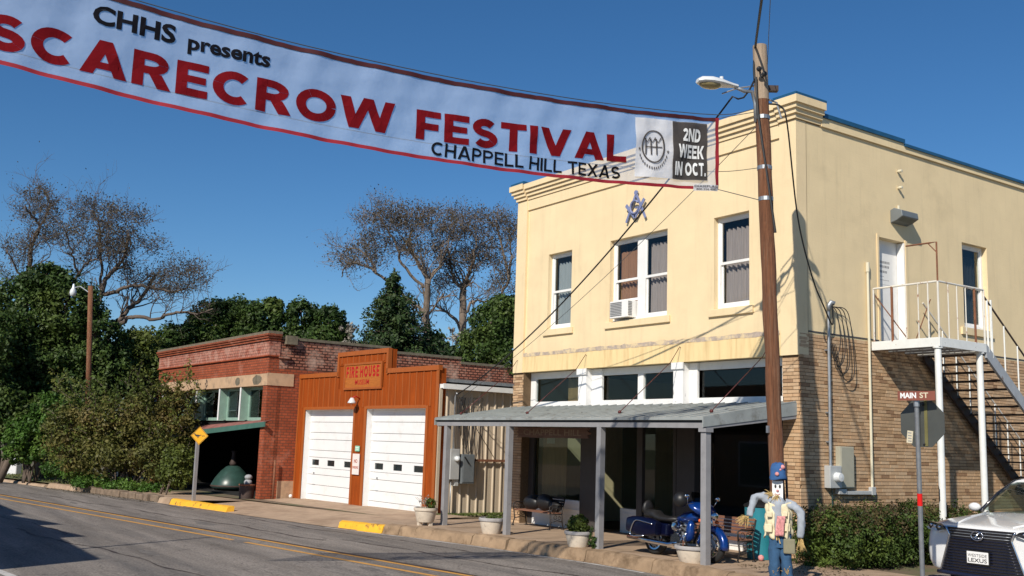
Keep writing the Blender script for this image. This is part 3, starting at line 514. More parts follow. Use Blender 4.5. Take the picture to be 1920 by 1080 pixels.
# individual bricks: long thin courses
BC = []
for i,(c,v) in enumerate([((.52,.35,.21),.1),((.47,.31,.18),.12),((.56,.39,.24),.1),((.41,.26,.145),.15),((.31,.185,.105),.15),((.53,.34,.195),.1)]):
    BC.append(M('tan_brick' if i<3 else 'brown_brick', c, .85, var=v, vs=14, bump=.35, bs=60, spec=.2, world=True))
CH = .0735; JT = .011
def brick_mesh(L, mat, ax):
    m = MB(); h = CH-JT
    m.box(-.012 if ax=='x' else 0, .012 if ax=='x' else L, 0 if ax=='x' else -.012, L if ax=='x' else .012, 0, h)
    # slightly uneven arris
    me = bpy.data.meshes.new('brick'); me.from_pydata([(p[0]+random.uniform(-.0015,.0015), p[1]+random.uniform(-.002,.002), p[2]+random.uniform(-.002,.002)) for p in m.v], [], m.f); me.materials.append(mat); return me
bmesh_cache = {}
def get_brick(L, ci, ax):
    k = (round(L,3), ci, ax)
    if k not in bmesh_cache: bmesh_cache[k] = brick_mesh(L, BC[ci], ax)
    return bmesh_cache[k]
cand = []
def courses(u0, u1, z0, z1, ax, skip=None):
    r = 0; z = z0
    while z+CH*.6 < z1:
        u = u0 - (.0 if r % 2 else .15) - random.uniform(0,.03)
        while u < u1:
            L = random.choice([.295,.295,.295,.195])
            a = max(u,u0); b = min(u+L,u1)
            if b-a > .05: cand.append((ax, a, b-a-JT, z, random.choices(range(6),[5,5,4,2,1,4])[0]))
            u += L
        z += CH; r += 1
courses(.012, DEP, -.15, 4.655, 'x')                   # side wall
courses(-.44, -.012, -.15, 4.14, 'y'); courses(W0, W0+.49, -.15, 4.14, 'y')
def bsize(c):
    ax, a, L, z, ci = c
    P = np.array((0, a+L/2, z)) if ax == 'x' else np.array((a+L/2, 0, z))
    d = float(np.dot(P-CAM, CF)); 
    x = 960+FPX*np.dot(P-CAM, CR)/d; y = 540-FPX*np.dot(P-CAM, CU)/d
    vis = 0 < x < 1920 and 0 < y < 960 and z > .75
    if ax == 'x' and vis and (x > 1755 and z < 4.0): vis = x < 1800
    return (1 if vis else 0)*L*(.84 if ax=='x' else .5)/d
cand.sort(key=bsize, reverse=True)
for ax, a, L, z, ci in cand[:300]:
    L2 = round(L*100)/100
    o = bpy.data.objects.new('brick', get_brick(L2, ci, ax)); COL.objects.link(o); o.parent = yb
    pr = random.uniform(-.003,.003)
    o.location = (pr-.012, a, z) if ax == 'x' else (a, .012-pr, z)
by = {}
for ax, a, L, z, ci in cand[300:]:
    m = by.setdefault(ci, MB()); pr = random.uniform(-.003,.003)
    if ax == 'x': m.box(-.03, pr, a, a+L, z, z+CH-JT)
    else: m.box(a, a+L, -pr, .03, z, z+CH-JT)
allb = None
vs, fs, mi = [], [], []
for ci, m in by.items():
    n = len(vs); vs += m.v; fs += [tuple(i+n for i in f) for f in m.f]; mi += [ci]*len(m.f)
me = bpy.data.meshes.new('brick_courses'); me.from_pydata(vs, [], fs)
for b_ in BC: me.materials.append(b_)
me.polygons.foreach_set('material_index', mi)
o = bpy.data.objects.new('brick_courses', me); COL.objects.link(o); o.parent = yb; o['kind'] = 'stuff'
mb = MB(); mb.box(-.006, .012, .3, DEP, 4.655, 4.685); mb.build('brick_top_joint', MT['greydark'], yb)

# upper windows
def window(u0, u1, z0, z1, F, parent, curt, sash=True, mull=None, ac=False):
    """double-hung window: frame > sash rails, pane, curtain; F(u,z,d)"""
    t = .075
    def bx(mb, a, b, c, d, e, f):  # u,z,depth box
        P = [F(a,c,e),F(b,c,e),F(b,d,e),F(a,d,e),F(a,c,f),F(b,c,f),F(b,d,f),F(a,d,f)]
        mb.add(P, [(0,3,2,1),(4,5,6,7),(0,1,5,4),(1,2,6,5),(2,3,7,6),(3,0,4,7)])
    mb = MB(); D0, D1 = .13, .22
    bx(mb,u0,u0+t,z0,z1,D0,D1); bx(mb,u1-t,u1,z0,z1,D0,D1); bx(mb,u0+t,u1-t,z1-t,z1,D0,D1); bx(mb,u0+t,u1-t,z0,z0+.09,D0,D1)
    bx(mb,u0+t,u1-t,z0,z0+.03,D0-.07,D0)
    cols = [(u0+t,u1-t)]
    if mull: bx(mb,mull-.14,mull+.14,z0+.09,z1-t,D0,D1); cols = [(u0+t,mull-.14),(mull+.14,u1-t)]
    fr = mb.build('window', MT['white'], parent, bev=.006)
    zm = (z0+z1)/2
    for i,(a,b) in enumerate(cols):
        zlo = z0+.09 if not (ac and i==0) else z0+.52
        mb = MB(); s = .038
        bx(mb,a,b,zm-.03,zm+.03,D0+.02,D0+.07)
        bx(mb,a,a+s,zm+.03,z1-t,D0+.02,D0+.05); bx(mb,b-s,b,zm+.03,z1-t,D0+.02,D0+.05); bx(mb,a+s,b-s,z1-t-s,z1-t,D0+.02,D0+.05)
        bx(mb,a,a+s,zlo,zm-.03,D0+.06,D0+.09); bx(mb,b-s,b,zlo,zm-.03,D0+.06,D0+.09); bx(mb,a+s,b-s,zlo,zlo+.06,D0+.06,D0+.09)
        mb.build('sash', MT['white'], fr)
        mb = MB(); bx(mb,a+s,b-s,zm+.03,z1-t-s,D0+.035,D0+.039); mb.build('pane', MT['glass'], fr)
        mb = MB(); bx(mb,a+s,b-s,zlo+.06,zm-.03,D0+.075,D0+.079); mb.build('pane', MT['glass'], fr)
        c = curt[i]
        if c:
            top = z1-t-.16-random.uniform(0,.08)
            mb = MB()
            mb.grid(lambda p,q: F(a+.01+(b-a-.02)*p, z0+.02+(top-z0+.012*math.sin(p*50))*q, D1+.09+.03*math.sin(p*(b-a)*46)+.012*math.sin(p*19+q*2)), 60, 6)
            mb.build('curtain', MT[c], fr, smooth=True)
    return fr
window(*WIN[0][:4], FF, yb, ['curtaing'])
window(*WIN[1][:4], FF, yb, ['curtainb','curtain'], mull=-5.02, ac=True)
window(*WIN[2][:4], FF, yb, ['curtain'])
window(*SH[1], FS, yb, ['dark'])
for (a,b,*_) in WIN:
    mb = MB(); mb.box(a-.13, b+.13, -.02, .17, 5.14, 5.305); mb.build('window_sill', MT['yellow'], yb, bev=.008)
mb = MB(); mb.box(-.1, .05, 5.86, 7.22, 5.10, 5.27); mb.build('window_sill', MT['yellow_side'], yb)
# side door, set back in its reveal, with the notice on it
mb = MB(); mb.box(-.24, -.19, 2.73, 3.70, 4.62, 7.02); dr = mb.build('side_door', MT['white'], yb)
mb = MB(); mb.box(-.19, -.186, 2.80, 3.45, 6.0, 6.62); nb_ = mb.build('notice', MT['white'], dr)
mb = MB()
for k,(zz,w_) in enumerate(((6.51,.52),(6.41,.5),(6.29,.42),(6.20,.3),(6.12,.5))):
    u = 2.84
    while u < 2.84+w_:
        l = random.uniform(.02,.06); mb.box(-.1855, -.185, u, u+l, zz-.025, zz+(.03 if k<3 else -.01)); u += l+.012
mb.build('notice_lettering', MT['inkgrey'], dr)
mb = MB(); mb.box(-.18, .004, 3.66, 3.697, 4.63, 7.0); mb.build('door_jamb', MT['white'], dr)
for q in ((3.703,3.78),(2.66,2.727)):
    mb = MB(); mb.box(.001, .018, q[0], q[1], 4.66, 7.08); mb.build('door_casing', MT['yellow'], yb)

# emblem: square and compasses with a G
em = thing('emblem_sign', 'blue square and compasses emblem with letter G high on the yellow front', 'sign', (-5.04, .03, 7.8))
mb = MB()
def fb(mb, a, b, w_, y=-.03): mb.bar((a[0],y,a[1]),(b[0],y,b[1]), w_, .025, up=(0,1,0))
ex = lambda u,v: (-5.04+u, 8.19+v)
mb = MB(); fb(mb, ex(0,.30), ex(-.36,-.40), .06); fb(mb, ex(0,.30), ex(.36,-.38), .06); mb.lathe([(.0,-.02),(.06,-.02),(.06,.02),(0,.02)], (-5.04,-.03,8.51), 14, axis='Y'); mb.build('compasses', MT['emblem'], em)
mb = MB(); fb(mb, ex(0,-.32), ex(-.34,.04), .085, -.058); fb(mb, ex(.0,-.32), ex(.34,.10), .085, -.058); mb.build('square', MT['emblem'], em)
mb = MB(); R0 = .15
pts = [(-5.04+R0*math.cos(a), -.085, 8.13+R0*1.1*math.sin(a)) for a in [R_(d) for d in range(35,335,15)]]+[(-5.04+.15,-.085,8.10),(-5.04+.05,-.085,8.10)]
mb.tube(pts, .026, 6); mb.build('letter_g', MT['emblem'], em)

# shop front under the canopy
sf = MB(); y0,y1 = .27,.37
zt = 4.16
def vbar(a,b,z0,z1,ya=y0,yb_=y1): sf.box(a,b,ya,yb_,z0,z1)
for a,b in ((W0+.5,W0+.72),(-.68,-.45)): vbar(a,b,3.17,zt)
sf.box(W0+.72,-.68,y0,y1,3.98,zt); sf.box(W0+.72,-.68,y0-.05,y1,3.18,3.34)
vbar(-5.22,-5.02,3.34,3.98); vbar(-3.95,-3.85,3.34,3.98)
sf.build('shop_front', MT['white'], yb, bev=.006)
for b_ in ((W0+.72,-7.3,y0,y1,-.1,.74),(-6.5,-5.22,y0+.6,y1+.6,-.1,.62),(-3.0,-.68,y0,y1,-.1,.74)):
    mb = MB(); mb.box(*b_); bh = mb.build('bulkhead', MT['white'], yb, bev=.006)
    mb = MB()
    for k in range(3): zz = .14+.17*k; mb.box(b_[0]+.05,b_[1]-.05,b_[2]-.022,b_[2]-.002,zz,zz+.03)
    mb.build('bulkhead_moulding', MT['white'], bh)
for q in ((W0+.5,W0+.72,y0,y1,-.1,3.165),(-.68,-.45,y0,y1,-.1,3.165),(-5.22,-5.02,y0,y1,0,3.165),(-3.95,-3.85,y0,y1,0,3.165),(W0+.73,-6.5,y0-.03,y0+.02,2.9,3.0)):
    mb = MB(); mb.box(*q); mb.build('shop_jamb', MT['porchshade'], yb)
for a,b in ((-7.24,-6.52),(-3.68,-3.10)):
    mb = MB(); mb.box(a,a+.32,-.005,.27,3.2,zt-.01); mb.box(a-.03,a+.35,-.05,-.006,4.0,4.158); mb.box(a+.06,a+.12,-.02,-.006,3.25,3.95); mb.box(a+.32,b,.20,.27,3.2,zt-.01); mb.build('mullion_column', MT['whitepeel'], yb, bev=.006)
    mb = MB(); mb.box(a,b,.12,.35,0,3.17); mb.build('shop_pier', MT['porchshade'], yb, bev=.006)
for a,b,z0,z1 in ((W0+.74,-7.26,3.36,3.96),(-6.50,-5.24,3.36,3.96),(-5.0,-3.97,3.36,3.96),(-3.08,-.70,3.36,3.96),(W0+.74,-7.3,.76,2.88),(-3.0,-.70,.76,3.16)):
    mb = MB(); mb.box(a,b,.315,.321,z0,z1); mb.build('shop_pane', MT['shopglass'], yb)
mb = MB(); mb.box(-6.48,-5.24,.90,.906,.64,3.16); mb.build('shop_pane', MT['shopglass'], yb)
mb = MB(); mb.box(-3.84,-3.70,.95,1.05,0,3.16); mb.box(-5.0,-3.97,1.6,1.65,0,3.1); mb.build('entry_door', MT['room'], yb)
# things behind the glass: a leaning board, a blind with a notice
mb = MB(); mb.add([(-8.3,.5,3.97),(-7.3,.5,3.3),(-7.3,.5,3.34),(-8.25,.5,4.0),(-8.3,.52,3.97),(-7.3,.52,3.3),(-7.3,.52,3.34),(-8.25,.52,4.0)],[(0,1,2,3),(4,7,6,5)])
mb.box(-8.33,-7.28,.52,.56,3.30,3.96); mb.build('plywood_board', MT['tanwood'], yb)
mb = MB(); mb.box(-9.3,-8.2,.42,.44,.8,2.86); bl = mb.build('window_blind', MT['tanwood'], yb)
mb = MB(); mb.box(-8.98,-8.62,.324,.328,2.2,2.6); mb.build('window_notice', MT['cream'], yb)

# air conditioner in the double window
ac = thing('air_conditioner', 'small white window air conditioner jutting from the yellow upstairs double window', 'air conditioner', (-5.6,.0,5.36))
mb = MB(); mb.box(-5.88,-5.20,-.12,.25,5.37,5.80); mb.build('casing', MT['white'], ac, bev=.01)
mb = MB()
for k in range(9): mb.box(-5.85,-5.42,-.132,-.12,5.42+k*.04,5.44+k*.04)
mb.build('louvre', MT['acgrille'], ac)
mb = MB()
for k in range(9): mb.box(-5.201,-5.191,-.10,.02,5.42+k*.04,5.44+k*.04)
mb.build('side_vent', MT['acgrille'], ac)

# canopy with posts and hanger rods
cp = MB(); XA, XB, YF = -10.02, -.10, -2.67
def cz(y): return 3.20 + (y)*.160   # roof slope
cp.add([(XA,0.05,cz(0)),(XB,.05,cz(0)),(XB,YF,cz(YF)),(XA,YF,cz(YF)),(XA,.05,cz(0)-.05),(XB,.05,cz(0)-.05),(XB,YF,cz(YF)-.05),(XA,YF,cz(YF)-.05)],[(0,1,2,3),(7,6,5,4),(0,4,5,1),(1,5,6,2),(2,6,7,3),(3,7,4,0)])
can = cp.build('canopy', MT['greyroof'], yb)
mb = MB(); mb.box(W0+.51,W1-.46,.0,.265,3.06,3.165); mb.build('light_slit_filler', MT['greyroof'], can)  # added filler, closes the light slit between canopy roof and shop front
mb = MB()
nr = 30
for i in range(nr+1):
    x = XA+(XB-XA)*i/nr; mb.bar((x,.02,cz(0)+.008),(x,YF+.01,cz(YF)+.008),.03,.02)
mb.build('roof_seam', MT['greyroof'], can)
mb = MB(); mb.box(XA+.02,XB-.02,YF+.06,YF+.13,2.575,2.675); mb.build('fascia', MT['grey'], can)
mb = MB(); mb.box(XA+.02,XB-.02,YF+.085,YF+.12,2.677,cz(YF)-.052); mb.build('fascia_painted_shadow', MT['greydark'], can)  # dark strip painted in for the shadow of the roof edge
mb = MB(); P = [(YF,2.59),(.04,2.93),(.04,3.19),(YF,cz(YF)-.0)]
mb.prism(P, lambda u,v:(XB+.002,u,v), lambda u,v:(XB+.03,u,v)); mb.build('end_board', MT['greyroof'], can)
mb = MB(); mb.prism(P, lambda u,v:(XA-.03,u,v), lambda u,v:(XA-.002,u,v)); mb.build('end_board', MT['greyroof'], can)
mb = MB(); mb.bar((XB-.03,YF+.1,2.60),(XB-.03,.0,2.90),.09,.09); mb.bar((XA+.05,YF+.1,2.60),(XA+.05,.0,2.90),.09,.09); mb.box(XA+.05,XB-.05,-1.3,-1.22,2.70,2.84); mb.build('rafter', MT['grey'], can)
mb = MB(); mb.quad((XA+.03,YF+.12,2.71),(XB-.03,YF+.12,2.71),(XB-.03,.03,3.08),(XA+.03,.03,3.08)); mb.build('soffit', MT['greydark'], can)  # soffit colour blackened to deepen the porch shade
for x in (-9.56,-6.66,-3.22,-.13):
    mb = MB(); hw = .068
    mb.box(x-hw, x+hw, YF+.06, YF+.20, zs(x)-.02, 2.573); mb.build('post', MT['grey'], can, bev=.006)
    mb = MB(); mb.box(x-hw-.03, x+hw+.03, YF+.03, YF+.23, 2.50, 2.5725); 
    if x > -1: mb.build('post_cap', MT['grey'], can)
for xw, xr in ((-10.0,-9.35),(-6.9,-5.95),(-3.42,-2.35),(-.66,-.45)):
    z_ = 4.50
    yb2 = -1.9
    mb = MB(); mb.tube([(xw,-.02,z_),(xw,-.05,z_+.02),(xw+.0,-.35,z_-.38)],.008,6); mb.tube([(xw,-.35,z_-.38),(xw+.05,yb2,cz(yb2)+.03)],.009,6); mb.ball((xw+.05,yb2,cz(yb2)+.03),.04,8,6); mb.build('hanger_rod', MT['redrod'], can, smooth=True)
for x in (-9.4,-6.1,-2.7): pass

# the carved board hung under the canopy
bs = thing('hanging_board_sign', 'weathered wooden board with carved letters and jagged ends hung under the canopy', 'sign', (-8.3,-1.7,2.4))
Ys = -1.75; A = onY(970,808,Ys); B = onY(1104,814,Ys)
xa, xb = A[0], B[0]; zc = (A[2]+B[2])/2
edge = [(xa-.01,zc-.12),(xa+.07,zc-.06),(xa-.03,zc),(xa+.06,zc+.05),(xa,zc+.13)]+[(xa+(xb-xa)*t, zc+.13+random.uniform(-.012,.008)) for t in (.2,.4,.6,.8)]+[(xb,zc+.13),(xb-.07,zc+.05),(xb+.04,zc+.0),(xb-.06,zc-.05),(xb-.01,zc-.12)]+[(xb+(xa-xb)*t, zc-.13+random.uniform(-.008,.01)) for t in (.2,.4,.6,.8)]
mb = MB(); mb.prism(edge, lambda u,v:(u,Ys,v), lambda u,v:(u,Ys+.05,v)); mb.build('board', MT['oldwood'], bs)
mb = MB()
for x in (xa+.3, xb-.3): mb.tube([(x,Ys+.025,zc+.12),(x,Ys+.025,2.95)],.008,6)
mb.build('hanging_chain', MT['iron'], bs)
SIGNBOARD = (xa, xb, zc, Ys, bs)
# ================================================================ fire house
TH = R_(3.569)
FU = Vector((-math.cos(TH), -math.sin(TH), 0)); FW = Vector((-math.sin(TH), math.cos(TH), 0)); FP = Vector((-12.618, -1.069, 0))
# local frame of the fire house: x = metres to the LEFT of its right corner, y = depth, z = up
FM = Matrix(((FU.x, FW.x, 0, FP.x), (FU.y, FW.y, 0, FP.y), (0, 0, 1, 0), (0, 0, 0, 1)))
fh = thing('fire_house', 'small orange wooden fire house with two white roll-up doors and a stepped front', 'building', tuple(FP))
def L(mat_): return MB(mat_)
W_ = 9.13
# backing front wall with door openings
D1 = (4.97, 8.56, -.12, 3.13); D2 = (.58, 4.17, -.1, 3.14)
F3 = lambda u,z,d: (u, .03+d, z)
mb = MB(FM); wall_holes(mb, .02, W_-.02, -.3, 4.35, [D1, D2], F3, .25); mb.build('front_wall', MT['orange'], fh)
mb = MB(FM); mb.box(3.0, 6.17, .03, .28, 4.35, 5.02); mb.build('front_wall', MT['orange'], fh)
# boards, one by one, with battens over the joints
def zt_at(u): return 5.03 if 3.0 < u < 6.17 else 4.36
def boards(u0, u1, z0, z1f, step=.40):
    u = u0
    while u < u1-.05:
        b = min(u+step, u1)
        mb = MB(FM); mb.box(u+.004, b-.004, .0+random.uniform(-.002,.002), .03, z0, z1f((u+b)/2)); mb.build('board', MT['orange'], fh)
        u = b
boards(.0, 3.0, 3.16, zt_at); boards(6.17, W_, 3.16, zt_at); boards(3.0, 6.17, 3.16, lambda u: 3.83, .3962); boards(3.0, 6.17, 4.64, zt_at, .3962)
mb = MB(FM); mb.box(0,.55,.0,.03,-.15,3.16); mb.build('board', MT['orange'], fh); mb = MB(FM); mb.box(4.2,4.94,.0,.03,-.15,3.16); mb.build('board', MT['orange'], fh); mb = MB(FM); mb.box(8.6,W_,.0,.03,-.15,3.16); mb.build('board', MT['orange'], fh)
u = .40
while u < W_-.2:
    if 3.0 < u < 6.17: rs = [(3.20,3.78),(4.70,4.93)]
    else: rs = [(3.2,4.27)]
    if abs(u-3.0) > .08 and abs(u-6.17) > .08:
        for a,b in rs:
            mb = MB(FM); mb.box(u-.022,u+.022,-.02,.002,a,b); mb.build('batten', MT['orangetrim'], fh)
    u += .40
# trims
mb = MB(FM)
mb.box(-.03,3.0,-.045,.1,4.28,4.43); mb.box(6.17,W_+.03,-.045,.1,4.28,4.43); mb.box(2.9,6.27,-.045,.1,4.95,5.10)
mb.box(2.90,3.01,-.045,.1,4.25,4.95); mb.box(6.16,6.27,-.045,.1,4.25,4.95)
mb.build('top_trim', MT['orangetrim'], fh)
for q in ((2.92,3.0),(6.17,6.25)):
    mb = MB(FM); mb.box(q[0],q[1],.1,.30,4.44,5.08); mb.build('parapet_return', MT['orange'], fh)
mb = MB(FM)
for a,b,z0,z1 in ((-.03,.10,-.18,4.28),(.48,.60,-.16,3.22),(4.15,4.28,-.16,3.22),(4.86,4.99,-.16,3.22),(8.54,8.66,-.16,3.22),(W_-.1,W_+.03,-.2,4.28)):
    mb.box(a,b,-.03,.0,z0,z1)
mb.box(.6,4.15,-.03,0,3.14,3.24); mb.box(4.99,8.54,-.03,0,3.13,3.23)
mb.build('corner_trim', MT['orangetrim'], fh)
# sign panel framed on the raised centre
mb = MB(FM); mb.box(3.32,5.66,-.035,.03,3.86,4.62); sp = mb.build('name_panel', MT['panelwood'], fh)
mb = MB(FM)
mb.box(3.24,5.74,-.06,-.0,3.79,3.86); mb.box(3.24,5.74,-.06,0,4.62,4.69); mb.box(3.24,3.32,-.06,0,3.86,4.62); mb.box(5.66,5.74,-.06,0,3.86,4.62); mb.build('panel_frame', MT['orangetrim'], sp)
# roll-up doors
for (a,b,z0,z1) in (D1, D2):
    sec = [z0+(z1-z0)*k/9 for k in range(10)]
    mb = MB(FM); mb.box(a,a+.012,.02,.3,z0,z1); mb.box(b-.012,b,.02,.3,z0,z1); mb.box(a,b,.02,.3,z1-.012,z1)
    jb = mb.build('door_jamb', MT['doorwhite'], fh)
    rt = MB(FM); rt.box(a+.01,b-.01,.262,.30,z0,z1); rd = rt.build('roll_up_door', MT['greydark'], fh)
    zz = [z0, z0+.27, z0+.60, z0+.96, z0+1.20, z0+1.57, z0+1.82, z0+2.20, z0+2.45, z0+2.82, z1]
    for k in range(10):
        if k == 4:
            # the window section, framed round three lights
            c, d = zz[k], zz[k+1]; ws = [a+.42, a+1.62, a+2.76]
            wl, wh, w0, w1 = .52, .19, c+.09, d-.08
            xs_ = [a+.012]+[v for q in ws for v in (q, q+wl)]+[b-.012]
            m2 = MB(FM); m2.box(a+.012,b-.012,.235,.262,c+.006,w0); m2.box(a+.012,b-.012,.235,.262,w1,d-.006)
            for q in range(0,8,2): m2.box(xs_[q],xs_[q+1],.235,.262,w0,w1)
            m2.build('door_section', MT['doorwhite'], rd)
            for q in ws:
                m2 = MB(FM); m2.box(q,q+wl,.25,.255,w0,w1); m2.build('door_light', MT['shopglass'], rd)
        else:
            m2 = MB(FM); m2.box(a+.012,b-.012,.235,.262,zz[k]+.007,zz[k+1]-.007); m2.build('door_section', MT['doorwhite'], rd, bev=.006)
    m2 = MB(FM); m2.box(b-.55,b-.50,.2,.235,z0+.98,z0+1.04); m2.box(b-.6,b-.45,.22,.235,z0+.6,z0+.62); m2.build('door_handle', MT['steel'], rd)
# roof and the rest of the shell
mb = MB(FM); mb.box(.1,W_-.1,.3,12,3.95,4.05); mb.build('roof', MT['steel'], fh)
mb = MB(FM); mb.box(.1,W_-.1,11.8,12,-.3,3.95); mb.box(W_-.25,W_-.05,.3,11.8,-.3,3.95); mb.build('back_wall', MT['siding'], fh)
mb = MB(FM); mb.box(.06,.12,.1,12,-.3,3.8); mb.build('side_backing', MT['siding'], fh)
# corrugated side wall: one sheet per foot
y = .10; k = 0
while y < 11.8:
    m2 = MB(FM); s = .305
    prof = [(0,.055),(.035,.03),(.2,.03),(.215,.0),(.245,-.03),(.275,-.03),(.29,.0),(.305,.055)]
    prof = [(0,.03),(.12,.028),(.135,.03),(.21,.03),(.235,-.012),(.265,-.012),(.29,.03),(.305,.03)]
    vs = []
    for (dy, dx) in prof: vs += [(dx, y+dy, -.12), (dx, y+dy, 3.78)]
    m2.add(vs, [(2*i,2*i+2,2*i+3,2*i+1) for i in range(len(prof)-1)])
    if k < 14: m2.build('siding_sheet', MT['siding'], fh, solid=0, label=None)
    else: m2.build('siding_sheet', MT['siding'], fh)
    y += s; k += 1
mb = MB(FM); mb.box(-.20,.1,.04,12,3.74,3.86); mb.box(-.22,-.19,.04,12,3.72,3.875); mb.build('eave_gutter', MT['white'], fh)
mb = MB(FM); mb.box(-.06,.0,.02,.12,-.1,3.74); mb.build('corner_flashing', MT['siding'], fh)
mb = MB(FM); mb.bar((-.06,1.3,1.62),(-.06,3.4,1.62),.05,.07); mb.build('siding_rail', MT['rusty'], fh)
# meters and conduit on that side wall
sb = thing('electric_meter_box', 'pale grey electric meter box on the cream corrugated wall', 'meter box', tuple(FM @ Vector((-.1,.6,1.5))))
mb = MB(FM); mb.box(-.22,-.012,.40,.72,1.05,1.95); mb.build('box', MT['boxgrey'], sb, bev=.008)
mb = MB(FM); mb.lathe([(.0,0),(.085,0),(.085,.1),(.07,.13),(0,.13)], (-.22,.60,1.66), 16, axis='X'); 
for v_ in range(len(mb.v)): pass
mb.build('meter_dial', MT['steel'], sb, smooth=True)
mb = MB(FM); mb.lathe([(.0,-.13),(.075,-.12),(.085,0),(0,0)], (-.22,.60,1.66), 16, axis='X'); mb.build('meter_glass', MT['lampwhite'], sb, smooth=True)
mb = MB(FM); mb.box(-.17,-.012,.62,.74,.86,1.05); mb.build('junction', MT['boxgrey'], sb)
mb = MB(FM); mb.tube([(-.10,.56,1.95),(-.10,.56,3.55),(-.14,.56,3.62),(-.2,.57,3.58)],.032,10); mb.build('conduit', MT['steel'], sb, smooth=True)
mb = MB(FM); mb.tube([(-.10,.52,1.05),(-.10,.52,-.1)],.018,8); mb.build('conduit', MT['steel'], sb, smooth=True)
sb2 = thing('breaker_box', 'darker grey breaker box beside the meter on the cream corrugated wall', 'breaker box', tuple(FM @ Vector((-.1,1.0,1.4))))
mb = MB(FM); mb.box(-.26,-.012,.80,1.26,.93,1.80); mb.build('box', MT['boxgrey2'], sb2, bev=.008)
mb = MB(FM); mb.box(-.275,-.26,.83,1.23,.97,1.76); mb.build('cover', MT['boxgrey2'], sb2, bev=.004)
mb = MB(FM); mb.bar((-.29,.86,1.72),(-.30,1.02,1.52),.05,.03); mb.build('switch_lever', MT['black'], sb2)
# loose cable loops on the siding
mb = MB(FM)
for k in range(7):
    y0 = .62+.07*k; pts = []
    for i in range(15):
        t = i/14; pts.append((-.10-.04*math.sin(t*5+k), y0+.55*t*random.uniform(.85,1.1)*(.4+.12*k), 3.5-(1.0+.22*k)*math.sin(PI*min(1,t*1.15))*(.9+.1*random.random())))
    mb.tube(pts, .009, 5)
mb.tube([(-.07,.7,3.45),(-.07,2.1,1.75)],.010,5)
tag(mb.build('cable_loops', MT['wire'], smooth=True), 'tangle of dark cable loops hanging down the cream corrugated wall', 'cable')
# gooseneck wall lamp over the middle post
wl = thing('wall_lamp', 'small white shaded lamp with red bracket between the two fire house doors', 'lamp', tuple(FM @ Vector((4.7,-.1,3.4))))
mb = MB(FM); mb.tube([(4.66,0,3.48),(4.66,-.16,3.56),(4.70,-.26,3.5)],.02,8); mb.build('bracket', MT['redpaint'], wl, smooth=True)
mb = MB(FM); mb.lathe([(.0,.16),(.05,.16),(.13,.02),(.15,-.02),(.12,-.02),(.05,.1),(0,.1)], (4.71,-.27,3.34), 18, caps=False); mb.build('lamp_shade', MT['lampwhite'], wl, smooth=True)
mb = MB(FM); mb.ball((4.71,-.27,3.30),.05,10,8); mb.build('bulb', MT['lampglass'], wl, smooth=True)
# notices on the middle post
npk = thing('no_parking_sign', 'white no parking notice fixed to the orange post between the white doors', 'sign', tuple(FM @ Vector((4.6,-.03,1.3))))
mb = MB(FM); mb.box(4.40,4.84,-.05,-.032,.98,1.66); mb.build('sign_board', MT['signwhite'], npk)
NOPARK = npk
gs = thing('green_plaque', 'small mint green plaque above the no parking notice', 'plaque', tuple(FM @ Vector((4.57,-.03,1.8))))
mb = MB(FM); mb.box(4.43,4.72,-.05,-.032,1.74,1.92); mb.build('plate', MT['signgreen'], gs, bev=.01)
mb = MB(FM); mb.box(4.47,4.68,-.053,-.05,1.85,1.875); mb.box(4.49,4.66,-.053,-.05,1.80,1.82); mb.build('faint_lettering', MT['whiteink'], gs)

# ================================================================ old red brick building
T2 = R_(1.08)
BU = Vector((-math.cos(T2), -math.sin(T2), 0)); BWv = Vector((-math.sin(T2), math.cos(T2), 0)); BP = Vector((-21.694, -2.909, 0))
BM = Matrix(((BU.x, BWv.x, 0, BP.x), (BU.y, BWv.y, 0, BP.y), (0, 0, 1, 0), (0, 0, 0, 1)))
rb = thing('brick_store', 'old one-storey red brick store with tan stucco band and green trimmed open front', 'building', tuple(BP))
BL = 13.1; BD = 26.
def rbx(name, mat, *b, **k):
    mb = MB(BM)
    for q in b: mb.box(*q)
    return mb.build(name, MT[mat], rb, **k)
rbx('upper_front_wall', 'redbrick', (0,BL,.0,.4,4.40,5.06))
rbx('parapet_front', 'redbrickpale', (-.03,BL+.03,-.035,.4,5.075,5.60))
rbx('string_course', 'redbrick', (-.06,BL+.06,-.075,.4,5.03,5.075))
for k,(p,z0,z1) in enumerate(((.06,5.605,5.675),(.10,5.69,5.76),(.14,5.775,5.845))): rbx('corbel_course', 'redbrick', (-p,BL+p,-p-.03,.4,z0,z1))
rbx('parapet_top', 'darkstain', (-.12,BL+.12,-.13,.42,5.85,5.95))
rbx('stucco_band', 'oldstucco', (.0,BL,-.03,.4,3.97,4.40)); rbx('stucco_return', 'oldstucco', (-.03,0,-.03,1.0,3.97,4.42))
mb = MB(BM)
for (u,wd,h) in ((2.9,.42,.36),(.95,.75,.40)):
    mb = MB(BM); n = 14; P = [(u+wd*(.85+.25*random.random())*math.cos(2*PI*i/n)*.6, 4.18+h*(.8+.3*random.random())*.5*math.sin(2*PI*i/n)) for i in range(n)]
    mb.prism(P, lambda a,b:(a,-.034,b), lambda a,b:(a,-.03,b))
    mb.build('mortar_patch', MT['darkstain'], rb)
rbx('brick_pier', 'redbrick', (.0,.40,.0,.55,-.5,3.97)); rbx('brick_pier', 'redbrick', (BL-.45,BL,0,.55,-.8,3.97))
